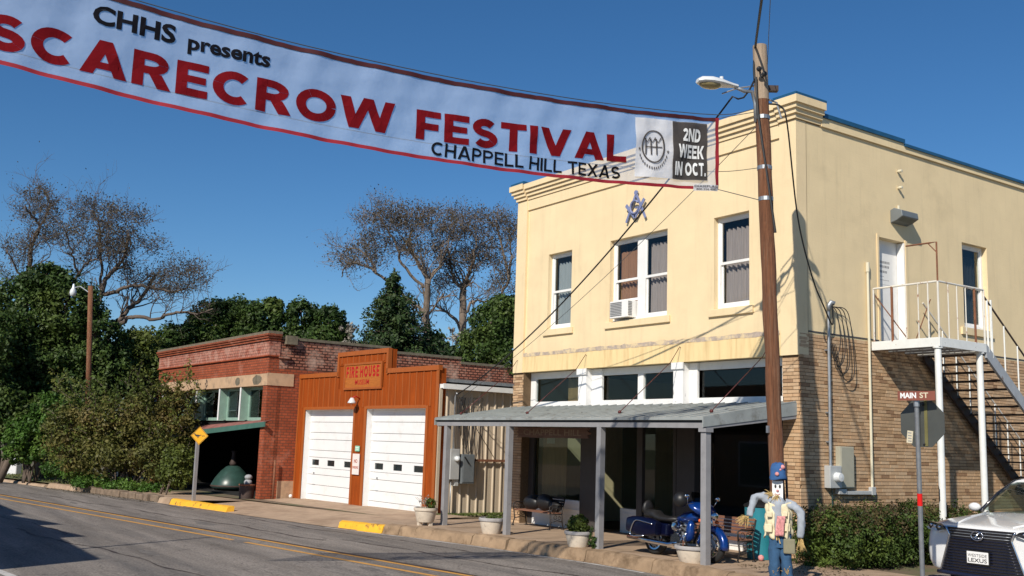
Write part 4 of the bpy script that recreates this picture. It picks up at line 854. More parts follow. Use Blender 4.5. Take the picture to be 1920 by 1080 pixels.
# side wall in steps behind the fire house
rbx('side_wall', 'redbrick', (.0,.35,.40,1.4,-.5,4.6))
rbx('side_wall_upper', 'sidebrickpale', (.0,.35,.40,5.0,4.6,5.68),(.0,.35,5.0,8.3,4.6,5.52),(.0,.35,8.3,12.6,4.6,5.33),(.0,.35,12.6,BD,4.6,5.1))
rbx('side_wall_rear', 'redbrick', (.0,.35,1.4,BD,-.5,4.6))
rbx('side_coping', 'darkstain', (-.05,.40,.45,5.0,5.68,5.78),(-.05,.40,5.0,8.3,5.52,5.62),(-.05,.40,8.3,12.6,5.33,5.43),(-.05,.4,12.6,BD,5.1,5.2))
rbx('scupper_box', 'darkstain', (-.22,-.02,.55,.98,5.50,5.82)); rbx('scupper_box', 'sidebrickpale', (-.14,-.002,.35,.75,4.98,5.10))
rbx('left_wall', 'redbrick', (BL-.35,BL,.55,BD,-.8,5.6)); rbx('rear_wall', 'redbrick', (0,BL,BD,BD+.3,-.8,5.)); rbx('roof', 'greydark', (.3,BL-.3,.4,BD,4.55,4.65))
rbx('store_ceiling', 'dark', (.35,BL-.4,.7,6,3.0,3.1)); rbx('store_back', 'dark', (.35,BL-.4,5.0,5.1,-.8,4.0)); rbx('store_floor', 'dark', (.35,BL-.4,.2,5.0,-.6,-.12)); rbx('store_inner_wall', 'dark', (.40,.45,.55,5,-.2,3.9)); rbx('store_inner_wall', 'dark', (BL-.50,BL-.40,.56,5,-.9,3.9))  # dark left inner wall added to cover sun streaks on the brick
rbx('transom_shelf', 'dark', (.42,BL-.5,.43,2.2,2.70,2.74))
mb = MB(BM); mb.prism([(.42,2.72),(BL-.5,2.72),(BL-.5,1.95),(.42,2.56)], lambda u,v:(u,.43,v), lambda u,v:(u,.46,v)); mb.build('transom_sun_block', MT['dark'], rb)  # added board, stops sunlight passing between canopy and transom shelf
rbx('plaster_patch', 'oldstucco', (-.012,0,.62,1.34,-.4,.55))
# transom: deep green fins between the lights
fins = [2.61,4.90,7.65,10.07,12.3]
for u in fins:
    mb = MB(BM); mb.box(u-.05,u+.05,.02,.40,2.72,3.96); f_ = mb.build('transom_fin', MT['greenpaint'], rb)
    mb = MB(BM); mb.box(u-.056,u+.056,.0,.02,2.70,3.965); mb.build('fin_edge', MT['whitepeel'], f_)
ed = [.42]+fins+[BL-.45]
for a,b in zip(ed, ed[1:]):
    mb = MB(BM); mb.box(a+.05,b-.05,.38,.386,2.82,3.9); tp = mb.build('transom_pane', MT['shopglass'], rb)
    mb = MB(BM); mb.box(a+.05,b-.05,.34,.42,2.70,2.82); mb.box(a+.05,b-.05,.34,.42,3.86,3.97); mb.box(a+.05,a+.14,.34,.42,2.82,3.86); mb.box(b-.14,b-.05,.34,.42,2.82,3.86); mb.build('transom_frame', MT['greenpaint'], tp)
mb = MB(BM); mb.box(.9,1.8,1.1,1.12,2.75,3.3); mb.box(5.1,7.3,.95,.97,2.72,3.9); mb.bar((1.05,1.0,3.7),(.75,1.0,2.8),.05,.04); mb.build('window_board', MT['curtaing'], rb)
# shed canopy, sagging to the left
mb = MB(BM)
mb.add([(-.04,-.06,2.64),(BL-1,-.06,2.02),(BL-1,.40,2.30),(.02,.40,2.76),(-.04,-.06,2.67),(BL-1,-.06,2.05),(BL-1,.40,2.33),(.02,.40,2.79)],[(0,3,2,1),(4,5,6,7),(0,1,5,4),(1,2,6,5),(2,3,7,6),(3,0,4,7)])
cr = mb.build('canopy', MT['redroof'], rb)
mb = MB(BM); mb.add([(-.2,-.10,2.47),(BL-1,-.10,1.82),(BL-1,-.10,2.03),(-.2,-.10,2.65),(-.2,-.055,2.47),(BL-1,-.055,1.82),(BL-1,-.055,2.03),(-.2,-.055,2.65)],[(0,1,2,3),(7,6,5,4),(0,4,5,1),(3,2,6,7),(0,3,7,4),(1,5,6,2)]); mb.build('fascia', MT['greendark'], cr)
mb = MB(BM); mb.tube([(-.16,.42,-.2),(-.16,.42,1.3)],.035,8); mb.build('downpipe_stub', MT['rusty'], rb, smooth=True)
mb = MB(BM); mb.box(-.1,-.03,1.42,1.52,2.98,3.22); lw = tag(mb.build('alarm_box', MT['white'], bev=.01), 'tiny white box on the red brick beside the orange boards', 'alarm box')
mb = MB(BM); mb.ball((-.18,1.1,.02),.07,10,8); tag(mb.build('white_ball', MT['white'], smooth=True), 'small white ball lying at the foot of the red brick side wall', 'ball')

# green kamado-like dome cooker with dark chimney, and a bucket
gk = at(410, 932, 38.5); gz = zs(-24)-.08
g0 = BM @ Vector((6.1, 1.25, -.12))
gr = thing('dome_cooker', 'round green enamelled dome cooker standing in the dark open shop front', 'cooker', tuple(g0))
mb = MB(); mb.lathe([(.0,.06),(.72,.06),(.84,.14),(.84,.24),(.70,.50),(.48,.78),(.28,.96),(.18,1.0),(0,1.0)], tuple(g0), 28); mb.build('dome', MT['smokegreen'], gr, smooth=True)
mb = MB(); mb.lathe([(.84,.15),(.87,.19),(.84,.22)], tuple(g0), 28, caps=False); mb.lathe([(.0,1.0),(.13,1.0),(.16,1.1),(.10,1.25),(.08,1.5),(.12,1.6),(0,1.62)], tuple(g0), 14); mb.build('chimney', MT['darksteel'], gr, smooth=True)
mb = MB()
for k in range(3): a = 2*PI*k/3+.4; mb.tube([(g0.x+.7*math.cos(a),g0.y+.7*math.sin(a),g0.z-.02),(g0.x+.7*math.cos(a),g0.y+.7*math.sin(a),g0.z+.1)],.05,8)
mb.build('foot', MT['iron'], gr)
b0 = BM @ Vector((.62,-.25,-.15))
bk = thing('rusty_bucket', 'short rusty drum beside the foot of the red brick pier', 'bucket', tuple(b0))
mb = MB(); mb.lathe([(.0,0),(.26,0),(.29,.55),(.27,.55),(.25,.1),(0,.1)], tuple(b0), 18, caps=False); mb.build('drum', MT['darksteel'], bk, smooth='auto')
mb = MB(); mb.lathe([(.29,.5),(.305,.53),(.29,.56)], tuple(b0), 18, caps=False); mb.build('rim', MT['rusty'], bk)
b1 = BM @ Vector((.62,-.05,.45))
mb = MB(); mb.ball((b0.x+.02,b0.y+.02,b0.z+.62),(.17,.15,.12),10,8); mb.ball((b0.x+.03,b0.y+.02,b0.z+.80),(.15,.14,.1),10,8)
tag(mb.build('rolled_tarp', MT['curtaing'], smooth=True), 'pale rolled cloth lying on the rusty drum by the brick pier', 'cloth')

# ================================================================ fire escape on the side wall
fe = thing('fire_escape', 'white and grey steel fire escape with landing and stairs on the side wall', 'fire escape', (.8, 3.2, 0))
LX1, LYa, LYb, LZ = 1.632, 2.40, 4.13, 4.60
mb = MB(); mb.box(.0,LX1,LYa,LYa+.05,LZ-.17,LZ+.02); mb.box(LX1-.05,LX1,LYa+.05,LYb,LZ-.17,LZ+.02); mb.box(.0,LX1-.05,LYb-.05,LYb,LZ-.17,LZ); mb.build('landing_frame', MT['stairwhite'], fe, bev=.006)
mb = MB()
for k in range(24): y = LYa+.08+k*.068; mb.box(.02,LX1-.06,y,y+.012,LZ-.045,LZ-.005)
for k in range(5): x = .2+k*.32; mb.box(x,x+.012,LYa+.06,LYb-.06,LZ-.043,LZ-.007)
mb.build('grating', MT['darksteel'], fe)
mb = MB(); mb.box(.0,LX1-.06,3.0,3.06,LZ-.16,LZ-.05); mb.box(.0,LX1-.06,3.6,3.66,LZ-.16,LZ-.05); mb.build('joist', MT['stairgrey'], fe)
for (x,y,r,mt) in ((LX1-.10,LYa+.08,.068,'stairwhite'),(LX1-.10,LYb-.12,.068,'stairwhite')):
    mb = MB(); mb.tube([(x,y,-.1),(x,y,LZ-.20)], r, 16); mb.tube([(x,y,LZ-.20),(x,y,LZ-.17)], .10, 12)
    p_ = mb.build('post', MT[mt], fe, smooth='auto')
    if y < 3:
        mb = MB(); n=12
        # dark rubber scuffs wrapped on the post towards the street
        for (z0,z1,a0,a1) in ((1.24,1.62,3.5,4.6),(1.78,1.92,3.6,4.3)):
            for i in range(6):
                a = a0+(a1-a0)*i/6; b = a0+(a1-a0)*(i+1)/6
                zc0 = z0+.06*abs(i-2.5)/2.5; zc1 = z1-.08*abs(i-2.5)/2.5
                mb.quad((x+.0695*math.cos(a),y+.0695*math.sin(a),zc0),(x+.0695*math.cos(b),y+.0695*math.sin(b),zc0),(x+.0695*math.cos(b),y+.0695*math.sin(b),zc1),(x+.0695*math.cos(a),y+.0695*math.sin(a),zc1))
        mb.build('scuff_patch', MT['black'], p_)
# stairs down towards the back
YS, YE = LYb, LYb+5.2; ZE = LZ-.02-5.2*.76
def st(y): return LZ-.08-(y-LYb)*.76
for x,mt in ((.12,'darksteel'),(LX1-.03,'stairgrey')):
    mb = MB(); P = [(YS,st(YS)+.10),(YS,st(YS)-.20),(YE,st(YE)-.20),(YE,st(YE)+.10)]
    mb.prism(P, lambda u,v:(x-.03,u,v), lambda u,v:(x+.03,u,v)); mb.build('stringer', MT[mt], fe)
for k in range(22):
    y = YS+.12+k*.235; z = st(y)+.02
    if y > YE-.1: break
    mb = MB(); mb.box(.15,LX1-.06,y,y+.25,z-.035,z); mb.build('step', MT['darksteel'], fe)
# railings
def rail(name, pts, r, mt): 
    mb = MB(); mb.tube(pts, r, 8); return mb.build(name, MT[mt], fe, smooth='auto')
Xo = LX1-.02; Yo = LYa+.02; ZR = LZ+1.19
rail('top_rail', [(.06,Yo,ZR),(Xo,Yo,ZR),(Xo,LYb-.02,ZR)], .022, 'rust')
for x,mt,r in ((.06,'rust',.02),(.52,'rusty',.028),(.86,'rust',.013),(1.15,'rust',.013),(1.38,'rust',.016),(Xo,'rust',.022)):
    rail('baluster', [(x,Yo,LZ),(x,Yo,ZR)], r, mt)
for k,y in enumerate((2.78,3.1,3.42,3.76,LYb-.02)):
    rail('baluster', [(Xo,y,LZ),(Xo,y,ZR)], .013 if k not in (3,4) else .024, 'rusty' if k == 3 else 'rust')
rail('lamp_arm', [(Xo,Yo,ZR),(Xo,Yo,LZ+2.02),(Xo-.15,Yo,LZ+2.02),(Xo-.72,Yo,LZ+2.03)], .018, 'rusty'); rail('lamp_arm_brace', [(Xo,Yo,LZ+1.80),(Xo-.2,Yo,LZ+2.02)], .012, 'rusty')
rail('brace', [(.06,Yo+.05,LZ+1.05),(.6,Yo+.5,LZ+.02)], .012, 'rusty'); rail('brace', [(.4,LYb-.1,LZ+1.1),(.06,LYb-.3,LZ+.0)], .012, 'rusty')
for xx in (Xo, .14):
    rail('stair_rail', [(xx,LYb,LZ+1.05),(xx,YE,st(YE)+1.10)], .02, 'darksteel' if xx > 1 else 'rust')
    for k in range(10):
        y = LYb+.22+k*.52; rail('stair_baluster', [(xx,y,st(y)+.05),(xx,y,st(y)+1.12)], .016, 'stairwhite')
for y in (LYb+.1, LYb+.25): rail('baluster', [(Xo,y,st(y)),(Xo,y,LZ+1.0)], .024, 'stairwhite')

# ================================================================ electrical gear on the side wall
cdt = thing('service_conduit', 'grey electric service conduit with weather head on the brick side wall', 'conduit', (.06,.87,3.4))
mb = MB(); mb.tube([(.06,.87,1.93),(.06,.87,5.15)],.034,12); mb.build('pipe', MT['steel'], cdt, smooth='auto')
mb = MB(); mb.tube([(.06,.87,5.13),(.06,.88,5.25),(.10,.92,5.33),(.16,.96,5.30)],[.036,.055,.06,.045],12); mb.build('weather_head', MT['steel'], cdt, smooth=True)
mb = MB()
for z in (4.3,3.0,2.4): mb.box(0.002,.05,.80,.94,z,z+.03)
mb.build('pipe_strap', MT['steel'], cdt)
mbx = thing('round_meter', 'light grey electric meter with round glass dial at the foot of the grey conduit', 'meter', (.1,.92,1.7))
mb = MB(); mb.box(.004,.16,.73,1.10,1.475,1.93); mb.build('box', MT['boxgrey'], mbx, bev=.012)
mb = MB(); mb.lathe([(0,0),(.10,0),(.10,.05),(.085,.12),(0,.13)], (.16,.93,1.70), 18, axis='X'); mb.build('meter_glass', MT['lampwhite'], mbx, smooth='auto')
mb = MB(); mb.tube([(.05,.92,1.475),(.05,.92,.7)],.012,6); mb.build('ground_wire', MT['smokegreen'], mbx)
cab = thing('beige_cabinet', 'tall beige metal cabinet mounted beside the meter on tan bricks', 'cabinet', (.08,1.3,1.9))
mb = MB(); mb.box(.004,.13,1.10,1.55,1.475,2.33); mb.build('box', MT['boxbeige'], cab, bev=.008)
mb = MB(); mb.box(.13,.142,1.12,1.53,1.50,2.31); mb.build('door', MT['boxbeige'], cab, bev=.004)
vp = thing('vent_pipe', 'cream painted pipe running up the brick wall beside the landing', 'pipe', (.05,2.25,3.5))
mb = MB(); mb.tube([(.05,2.25,1.36),(.05,2.25,6.2)],.03,10); mb.tube([(.05,2.25,6.15),(.05,2.25,6.36)],.045,10); mb.build('riser', MT['insul'], vp, smooth='auto')
mb = MB(); mb.box(.004,.10,2.18,2.32,1.33,1.50); mb.box(.01,.09,1.30,2.18,1.34,1.42); mb.box(.004,.12,1.06,1.32,1.35,1.46); mb.build('elbow_box', MT['boxgrey'], vp, bev=.01)
fl = thing('flood_light', 'dark wall pack flood light high above the side door', 'lamp', (.1,3.5,7.55))
mb = MB(); P = [(.003,7.40),(.003,7.70),(.10,7.74),(.30,7.66),(.32,7.52),(.16,7.44)]
mb.prism(P, lambda u,v:(u,3.18,v), lambda u,v:(u,3.80,v)); mb.build('housing', MT['boxgrey2'], fl, bev=.015)
mb = MB(); mb.add([(.325,3.22,7.53),(.325,3.76,7.53),(.18,3.76,7.425),(.18,3.22,7.425)],[(0,1,2,3)]); mb.build('lens', MT['lampglass'], fl)
mb = MB(); mb.tube([(.04,3.45,7.7),(.04,3.45,7.84)],.03,8); mb.build('stem', MT['insul'], fl)
for z in (8.66, 8.27):
    mb = MB(); mb.lathe([(0,0),(.025,0),(.03,.03),(.04,.04),(.04,.06),(.02,.07),(.035,.08),(.035,.11),(0,.12)], (.004,3.5,z), 12, axis='X')
    tag(mb.build('wall_insulator', MT['insul'], smooth='auto'), 'cream porcelain insulator on the tan side wall, %s of the two' % ('upper' if z > 8.5 else 'lower'), 'insulator')
# ---------------------------------------------------------------- lettering helpers
def text_flat(body, bold=.02, shear=0., spacing=1., res=3):
    """outline text as flat faces, normalised to x 0..1, y 0..1"""
    c = bpy.data.curves.new('lettering', 'FONT'); c.body = body; c.offset = bold; c.resolution_u = res; c.shear = shear; c.space_character = spacing; c.fill_mode = 'FRONT'
    o = bpy.data.objects.new('lettering', c); COL.objects.link(o); bpy.context.view_layer.update()
    dg = bpy.context.evaluated_depsgraph_get(); me = o.evaluated_get(dg).to_mesh()
    V = [(v.co.x, v.co.y) for v in me.vertices]; Fc = [tuple(p.vertices) for p in me.polygons]
    o.evaluated_get(dg).to_mesh_clear(); bpy.data.objects.remove(o); bpy.data.curves.remove(c)
    x0 = min(v[0] for v in V); x1 = max(v[0] for v in V); y0 = min(v[1] for v in V); y1 = max(v[1] for v in V)
    return [((a-x0)/(x1-x0), (b-y0)/(y1-y0)) for a,b in V], Fc
def put_text(name, body, fn, mat, parent, bold=.02, spacing=1., shear=0.):
    V, Fc = text_flat(body, bold, shear, spacing); mb = MB(); mb.add([fn(a,b) for a,b in V], Fc); return mb.build(name, mat, parent, fix=False)
# heavy geometric capitals made of strokes; every glyph is a list of polygons in a box of height 1
TH_ = .25
def seg(a, b, t=TH_, n=3):
    ax, ay = a; bx, by = b; L = math.hypot(bx-ax, by-ay); nx, ny = -(by-ay)/L*t/2, (bx-ax)/L*t/2; out = []
    for i in range(n):
        p = i/n; q = (i+1)/n; P = (ax+(bx-ax)*p, ay+(by-ay)*p); Q = (ax+(bx-ax)*q, ay+(by-ay)*q)
        out.append([(P[0]+nx,P[1]+ny),(P[0]-nx,P[1]-ny),(Q[0]-nx,Q[1]-ny),(Q[0]+nx,Q[1]+ny)])
    return out
def diag(x0,y0,x1,y1,t,n=3):
    return [[(x0+(x1-x0)*i/n,y0+(y1-y0)*i/n),(x0+(x1-x0)*i/n+t,y0+(y1-y0)*i/n),(x0+(x1-x0)*(i+1)/n+t,y0+(y1-y0)*(i+1)/n),(x0+(x1-x0)*(i+1)/n,y0+(y1-y0)*(i+1)/n)] for i in range(n)]
def stroke(pts, t=TH_):
    N = []
    for i in range(len(pts)):
        a = pts[max(i-1,0)]; b = pts[min(i+1,len(pts)-1)]; L = math.hypot(b[0]-a[0], b[1]-a[1]); N.append((-(b[1]-a[1])/L*t/2, (b[0]-a[0])/L*t/2))
    return [[(pts[i][0]+N[i][0],pts[i][1]+N[i][1]),(pts[i][0]-N[i][0],pts[i][1]-N[i][1]),(pts[i+1][0]-N[i+1][0],pts[i+1][1]-N[i+1][1]),(pts[i+1][0]+N[i+1][0],pts[i+1][1]+N[i+1][1])] for i in range(len(pts)-1)]
def arc(cx, cy, rx, ry, a0, a1, n=16): return [(cx+rx*math.cos(R_(a0+(a1-a0)*i/n)), cy+ry*math.sin(R_(a0+(a1-a0)*i/n))) for i in range(n+1)]
def glyph(ch, t=TH_):
    h = t/2
    if ch == 'S':
        w=.78; rx=(w-t)/2; ry=(1-t)/4
        return w, stroke(arc(w/2,1-h-ry,rx,ry,35,270,12)+arc(w/2,h+ry,rx,ry,90,-148,12)[1:], t)
    if ch == 'C': w=.92; return w, stroke(arc(w*.54,.5,(w*1.08-t)/2,(1-t)/2,48,312,20), t)
    if ch == 'G': w=.94; return w, stroke(arc(w*.52,.5,(w*1.04-t)/2,(1-t)/2,48,340,20), t)+seg((w*.55,.45),(w,.45),t*.8)
    if ch == 'O': w=1.02; return w, stroke(arc(w/2,.5,(w-t)/2,(1-t)/2,0,360,28), t)
    if ch == 'A': w=1.0; return w, diag(0,0,.5-h*1.1,1,t*1.12)+diag(w-t*1.12,0,.5-h*1.1+.0,1,t*1.12)+seg((.2,.27),(w-.2,.27),t*.8)
    if ch == 'V': w=1.0; return w, diag(.5-h*1.1,0,0,1,t*1.12)+diag(.5-h*1.1,0,w-t*1.12,1,t*1.12)
    if ch == 'W': w=1.42; d=t*1.05; return w, diag(.36-d/2,0,0,1,d)+diag(.36-d/2,0,.71-d/2,1,d)+diag(1.06-d/2,0,.71-d/2,1,d)+diag(1.06-d/2,0,w-d,1,d)
    if ch == 'M': w=1.05; return w, seg((h,0),(h,1),t)+seg((w-h,0),(w-h,1),t)+diag(.52-h,.2,0,1,t)+diag(.52-h,.2,w-t,1,t)
    if ch == 'N': w=.9; return w, seg((h,0),(h,1),t)+seg((w-h,0),(w-h,1),t)+diag(w-t,0,0,1,t)
    if ch == 'X': w=.92; return w, diag(0,0,w-t*1.15,1,t*1.15)+diag(w-t*1.15,0,0,1,t*1.15)
    if ch == 'K': w=.9; return w, seg((h,0),(h,1),t)+diag(.18,.42,w-t*1.2,1,t*1.2)+diag(w-t*1.2,0,.28,.55,t*1.2)
    if ch == 'E': w=.72; return w, seg((h,0),(h,1),t)+seg((h,1-h*.9),(w,1-h*.9),t*.9)+seg((h,.5),(w-.05,.5),t*.85)+seg((h,h*.9),(w,h*.9),t*.9)
    if ch == 'F': w=.70; return w, seg((h,0),(h,1),t)+seg((h,1-h*.9),(w,1-h*.9),t*.9)+seg((h,.46),(w-.06,.46),t*.9)
    if ch == 'L': w=.68; return w, seg((h,0),(h,1),t)+seg((h,h*.9),(w,h*.9),t*.9)
    if ch == 'T': w=.78; return w, seg((w/2,0),(w/2,1),t)+seg((0,1-h*.9),(w,1-h*.9),t*.9)
    if ch == 'I': w=t; return w, seg((h,0),(h,1),t)
    if ch == 'H': w=.86; return w, seg((h,0),(h,1),t)+seg((w-h,0),(w-h,1),t)+seg((h,.5),(w-h,.5),t*.9)
    if ch in 'PR':
        w=.80; r=.30; b = seg((h,0),(h,1),t)+stroke([(h,1-h*.9),(w-r-h,1-h*.9)]+arc(w-r-h,1-h*.9-(.62-t*.9)/2*1.0,r,(.62-t*.9)/2,90,-90,10)[1:]+[(h,.38+h*.9)], t*.9)
        if ch == 'R': w=.86; b += diag(w-t*1.2,0,.34,.42,t*1.2)
        return w, b
    if ch == 'D': w=.86; return w, seg((h,0),(h,1),t)+stroke([(h,1-h)]+arc(w*.42,.5,w*.58-h,(1-t)/2,90,-90,14)+[(h,h)], t)
    if ch == '2': w=.72; return w, stroke(arc(w/2,1-h-.2,(w-t)/2,.21,160,-20,10)+[(.12,h)], t)+seg((0,h*.9),(w,h*.9),t*.9)
    if ch == 'U': w=.84; r_=(w-t)/2; return w, seg((h,r_+h),(h,1),t)+seg((w-h,r_+h),(w-h,1),t)+stroke(arc(w/2,r_+h,r_,r_,180,360,14),t)
    if ch == '.': return t, seg((h,0),(h,t),t)
    return .35, []
def word(s, gap=.10, t=TH_):
    out = []; x = 0.
    for ch in s:
        if ch == ' ': x += .38; continue
        w, P = glyph(ch, t); out.append((ch, x, w, P)); x += w+gap
    return out, x-gap

# ================================================================ street banner
BA = np.array([1.298, -3.718]); BUv = np.array([-.146, -.989]); BN = np.array([.989, -.146])   # right end, direction to the left end, face normal
def curve(xs, ys, s):
    return float(np.polyval(np.polyfit(xs, ys, 2), s))
_ct = np.polyfit([0,3.73,6.97,10.08],[8.06,7.78,7.80,7.97],2); _cb = np.polyfit([.01,1.64,3.69,5.36,6.89,8.6,9.96,11.45],[6.73,6.61,6.49,6.44,6.42,6.54,6.64,6.78],2)
def bz(s, v): zt = np.polyval(_ct, s); zb = np.polyval(_cb, s); return zb+v*(zt-zb)
def wr(s, v):
    return .016*math.sin(s*5.1+v*2.2+1.3*math.sin(s*1.7))+.009*math.sin(s*13.+v*7.)+.006*math.sin(v*21.+s*4.3)+.011*math.sin((s*7.-v*9.))*math.exp(-((s-1.)/1.6)**2)+.010*math.sin(s*31+3*math.sin(v*5))*max(0,v-.55)
def bpt(s, v, off=0.):
    d = wr(s, v)+off; return (BA[0]+BUv[0]*s+BN[0]*d, BA[1]+BUv[1]*s+BN[1]*d, bz(s, v))
def sheer(name, col, alpha, rough=.9):
    m = M(name, col, rough, var=.08, vs=3, bump=.5, bs=7, spec=.1, bdist=.02); nt = m.node_tree; L = nt.links
    src = nt.nodes['Material Output'].inputs[0].links[0].from_socket
    trl = _n(nt,'ShaderNodeBsdfTranslucent'); trl.inputs['Color'].default_value = (*col,1); m1 = _n(nt,'ShaderNodeMixShader'); m1.inputs[0].default_value = .25; L.new(src, m1.inputs[1]); L.new(trl.outputs[0], m1.inputs[2])
    tp = _n(nt,'ShaderNodeBsdfTransparent'); ms = _n(nt,'ShaderNodeMixShader'); ms.inputs[0].default_value = alpha; L.new(tp.outputs[0], ms.inputs[1]); L.new(m1.outputs[0], ms.inputs[2]); L.new(ms.outputs[0], nt.nodes['Material Output'].inputs[0]); return m
MT['mesh'] = sheer('sheer_white_mesh', (.54,.66,.86), .46); MT['patch'] = sheer('white_patch_cloth', (.80,.80,.82), .93)
MT['bred'] = sheer('red_banner_print', (.20,.007,.012), 1.); MT['bblack'] = sheer('black_banner_print', (.010,.010,.014), 1.); MT['bgrey'] = sheer('grey_banner_print', (.085,.075,.07), .93)
bn = thing('street_banner', 'long sheer white festival banner with red and black lettering strung across the street', 'banner', (float(BA[0]), float(BA[1]), 6.7))
SL = 14.2
mb = MB(); mb.grid(lambda p,q: bpt(SL*p, q), 150, 14); mb.build('banner_cloth', MT['mesh'], bn, smooth=True, fix=False)
mb = MB(); mb.grid(lambda p,q: bpt(SL*p, .955+.05*q, .012), 150, 1); mb.grid(lambda p,q: bpt(SL*p, .955+.05*q, -.012), 150, 1); mb.build('top_hem', MT['maroon'], bn, smooth=True, fix=False)
mb = MB(); mb.grid(lambda p,q: bpt(SL*p, -.008+.042*q, .012), 150, 1); mb.build('bottom_hem', MT['redhem'], bn, smooth=True, fix=False)
mb = MB(); mb.grid(lambda p,q: bpt(.075*p, .0+q, .015), 2, 14); mb.build('end_hem', MT['redhem'], bn, smooth=True, fix=False)
def banner_word(s0, s1, text, vfun, cap, mat, t=TH_, gap=.10, name='letter'):
    G, W = word(text, gap, t); k = (s0-s1)/W
    for ch, x, w, P in G:
        mb = MB()
        for i, poly in enumerate(P):
            mb.add([bpt(s0-k*(x+a), vfun(s0-k*(x+a))+cap*b, .010+.0004*(i%9)) for a,b in poly], [tuple(range(len(poly)))])
        mb.build('letter', mat, bn, fix=False)
vt = lambda s: .318-.0165*s
_G, _W = word('SCARECROW'); _xa = [g[1] for g in _G if g[0] == 'A'][0]
banner_word((10.52-6.10*_xa/_W)/(1-_xa/_W), 6.10, 'SCARECROW', vt, .365, MT['bred'])
banner_word(5.74, 1.93, 'FESTIVAL', vt, .355, MT['bred'])
banner_word(5.48, 2.05, 'CHAPPELL HILL TEXAS', lambda s:.055, .165, MT['bblack'], t=.19, gap=.11)
vc = lambda s: .80-.0125*s
put_text('lettering', 'CHHS', lambda a,b: bpt(10.42-1.08*a, vc(10.42-1.08*a)-.005+.205*b, .011), MT['bblack'], bn, bold=.038)
put_text('lettering', 'presents', lambda a,b: bpt(9.17-1.15*a, vc(9.17-1.15*a)-.07+.205*b, .011), MT['bblack'], bn, bold=.035)
# sewn patch at the right end: monogram in a ring, and the dates
pt = MB(); pt.grid(lambda p,q: bpt(1.75-1.5*p, .11+.80*q, .016+.010*math.sin((p*9-q*7))), 30, 16); pto = pt.build('date_patch', MT['patch'], bn, smooth=True, fix=False)
mb = MB(); mb.grid(lambda p,q: bpt(1.00-.74*p, .115+.79*q, .028+.010*math.sin(((.5+p*.5)*9-q*7))), 16, 16); mb.build('patch_panel', MT['bgrey'], pto, smooth=True, fix=False)
def pw(p,q,o=.04): return bpt(1.75-1.5*p, .11+.80*q, o+.010*math.sin((p*9-q*7)))
for txt, a0, a1, q0, q1 in (('2ND',.64,.90,.66,.88),('WEEK',.57,.945,.37,.60),('IN OCT.',.535,.965,.07,.30)):
    G, W = word(txt, .12, .24)
    for ch,x,w_,P in G:
        mb = MB()
        for i,poly in enumerate(P): mb.add([pw(a0+(a1-a0)*(x+a)/W, q0+(q1-q0)*b, .041+.0004*(i%9)) for a,b in poly], [tuple(range(len(poly)))])
        mb.build('patch_letter', MT['whiteink'], pto, fix=False)
mb = MB(); 
for poly in stroke(arc(.235,.52,.145,.27,0,360,32), .022): mb.add([pw(a,b,.03) for a,b in poly], [(0,1,2,3)])
mb.build('patch_ring', MT['bgrey'], pto, fix=False); mb = MB()
for x in (.165,.235,.305):
    for poly in stroke([(x-.03,.38),(x-.03,.66)],.018)+stroke([(x-.05,.66),(x,.60),(x+.03,.68)],.016)+stroke([(x-.03,.52),(x+.05,.52)],.018): mb.add([pw(a,b,.031) for a,b in poly], [(0,1,2,3)])
mb.build('patch_monogram', MT['bgrey'], pto, fix=False)
for x,y in ((.05,.47),(.43,.45)):
    mb = MB(); mb.add([pw(x+(.022 if i%2==0 else .009)*math.cos(PI/2+i*PI/5), y+(.035 if i%2==0 else .014)*math.sin(PI/2+i*PI/5), .03) for i in range(10)], [tuple(range(10))]); mb.build('patch_star', MT['bgrey'], pto, fix=False)
mb = MB()
for i in range(15):
    a = R_(205+130*i/14); x = .235+.195*math.cos(a); y = .52+.37*math.sin(a)
    mb.add([pw(x-.008,y-.02,.03),pw(x+.006,y-.02,.03),pw(x+.008,y+.02,.03),pw(x-.006,y+.02,.03)], [(0,1,2,3)])
mb.build('patch_motto', MT['bgrey'], pto, fix=False)['kind'] = 'stuff'
mb = MB(); mb.grid(lambda p,q: bpt(.54-.52*p, -.03+.085*q, .02), 3, 1); tg = mb.build('maker_tag', MT['patch'], bn, fix=False)
put_text('tag_lettering', 'DIXIEFLAG', lambda a,b: bpt(.52-.48*a, .018+.03*b, .024), MT['ink'], tg, bold=.01)
put_text('tag_lettering', '800.356.4085', lambda a,b: bpt(.48-.42*a, -.022+.026*b, .024), MT['ink'], tg, bold=.01)

# ================================================================ utility pole
PB = Vector((1.97, -2.9, -.1)); PT = Vector((1.555, -2.9, 9.56))
def polep(z): t = (z-PB.z)/(PT.z-PB.z); return PB.lerp(PT, t)
up = thing('utility_pole', 'tall leaning brown wooden utility pole at the corner in front of the yellow building', 'pole', tuple(PB))
mb = MB(); n = 24
mb.tube([polep(-.1+8.6*i/n)+Vector((.006*math.sin(i*1.3),.006*math.cos(i*1.7),0)) for i in range(n+1)], [.124+.004*i/n+.004*math.sin(i*2.1) for i in range(n+1)], 16); mb.build('shaft', MT['polewood'], up, smooth='auto')
mb = MB(); mb.tube([polep(8.5+1.06*i/6) for i in range(7)], [.129+.002*math.sin(i*2) for i in range(7)], 16); mb.build('bleached_top', MT['poletop'], up, smooth='auto')
mb = MB()
for z,a in ((9.0,2.2),(8.9,2.5)): p = polep(z); mb.tube([p+Vector((.13*math.cos(a+PI),.13*math.sin(a+PI),0)), p+Vector((.30*math.cos(a+PI),.30*math.sin(a+PI),.0))],.02,8); mb.ball(tuple(p+Vector((.30*math.cos(a+PI),.30*math.sin(a+PI),0))),.05,8,6)
mb.build('insulator_knob', MT['black'], up)
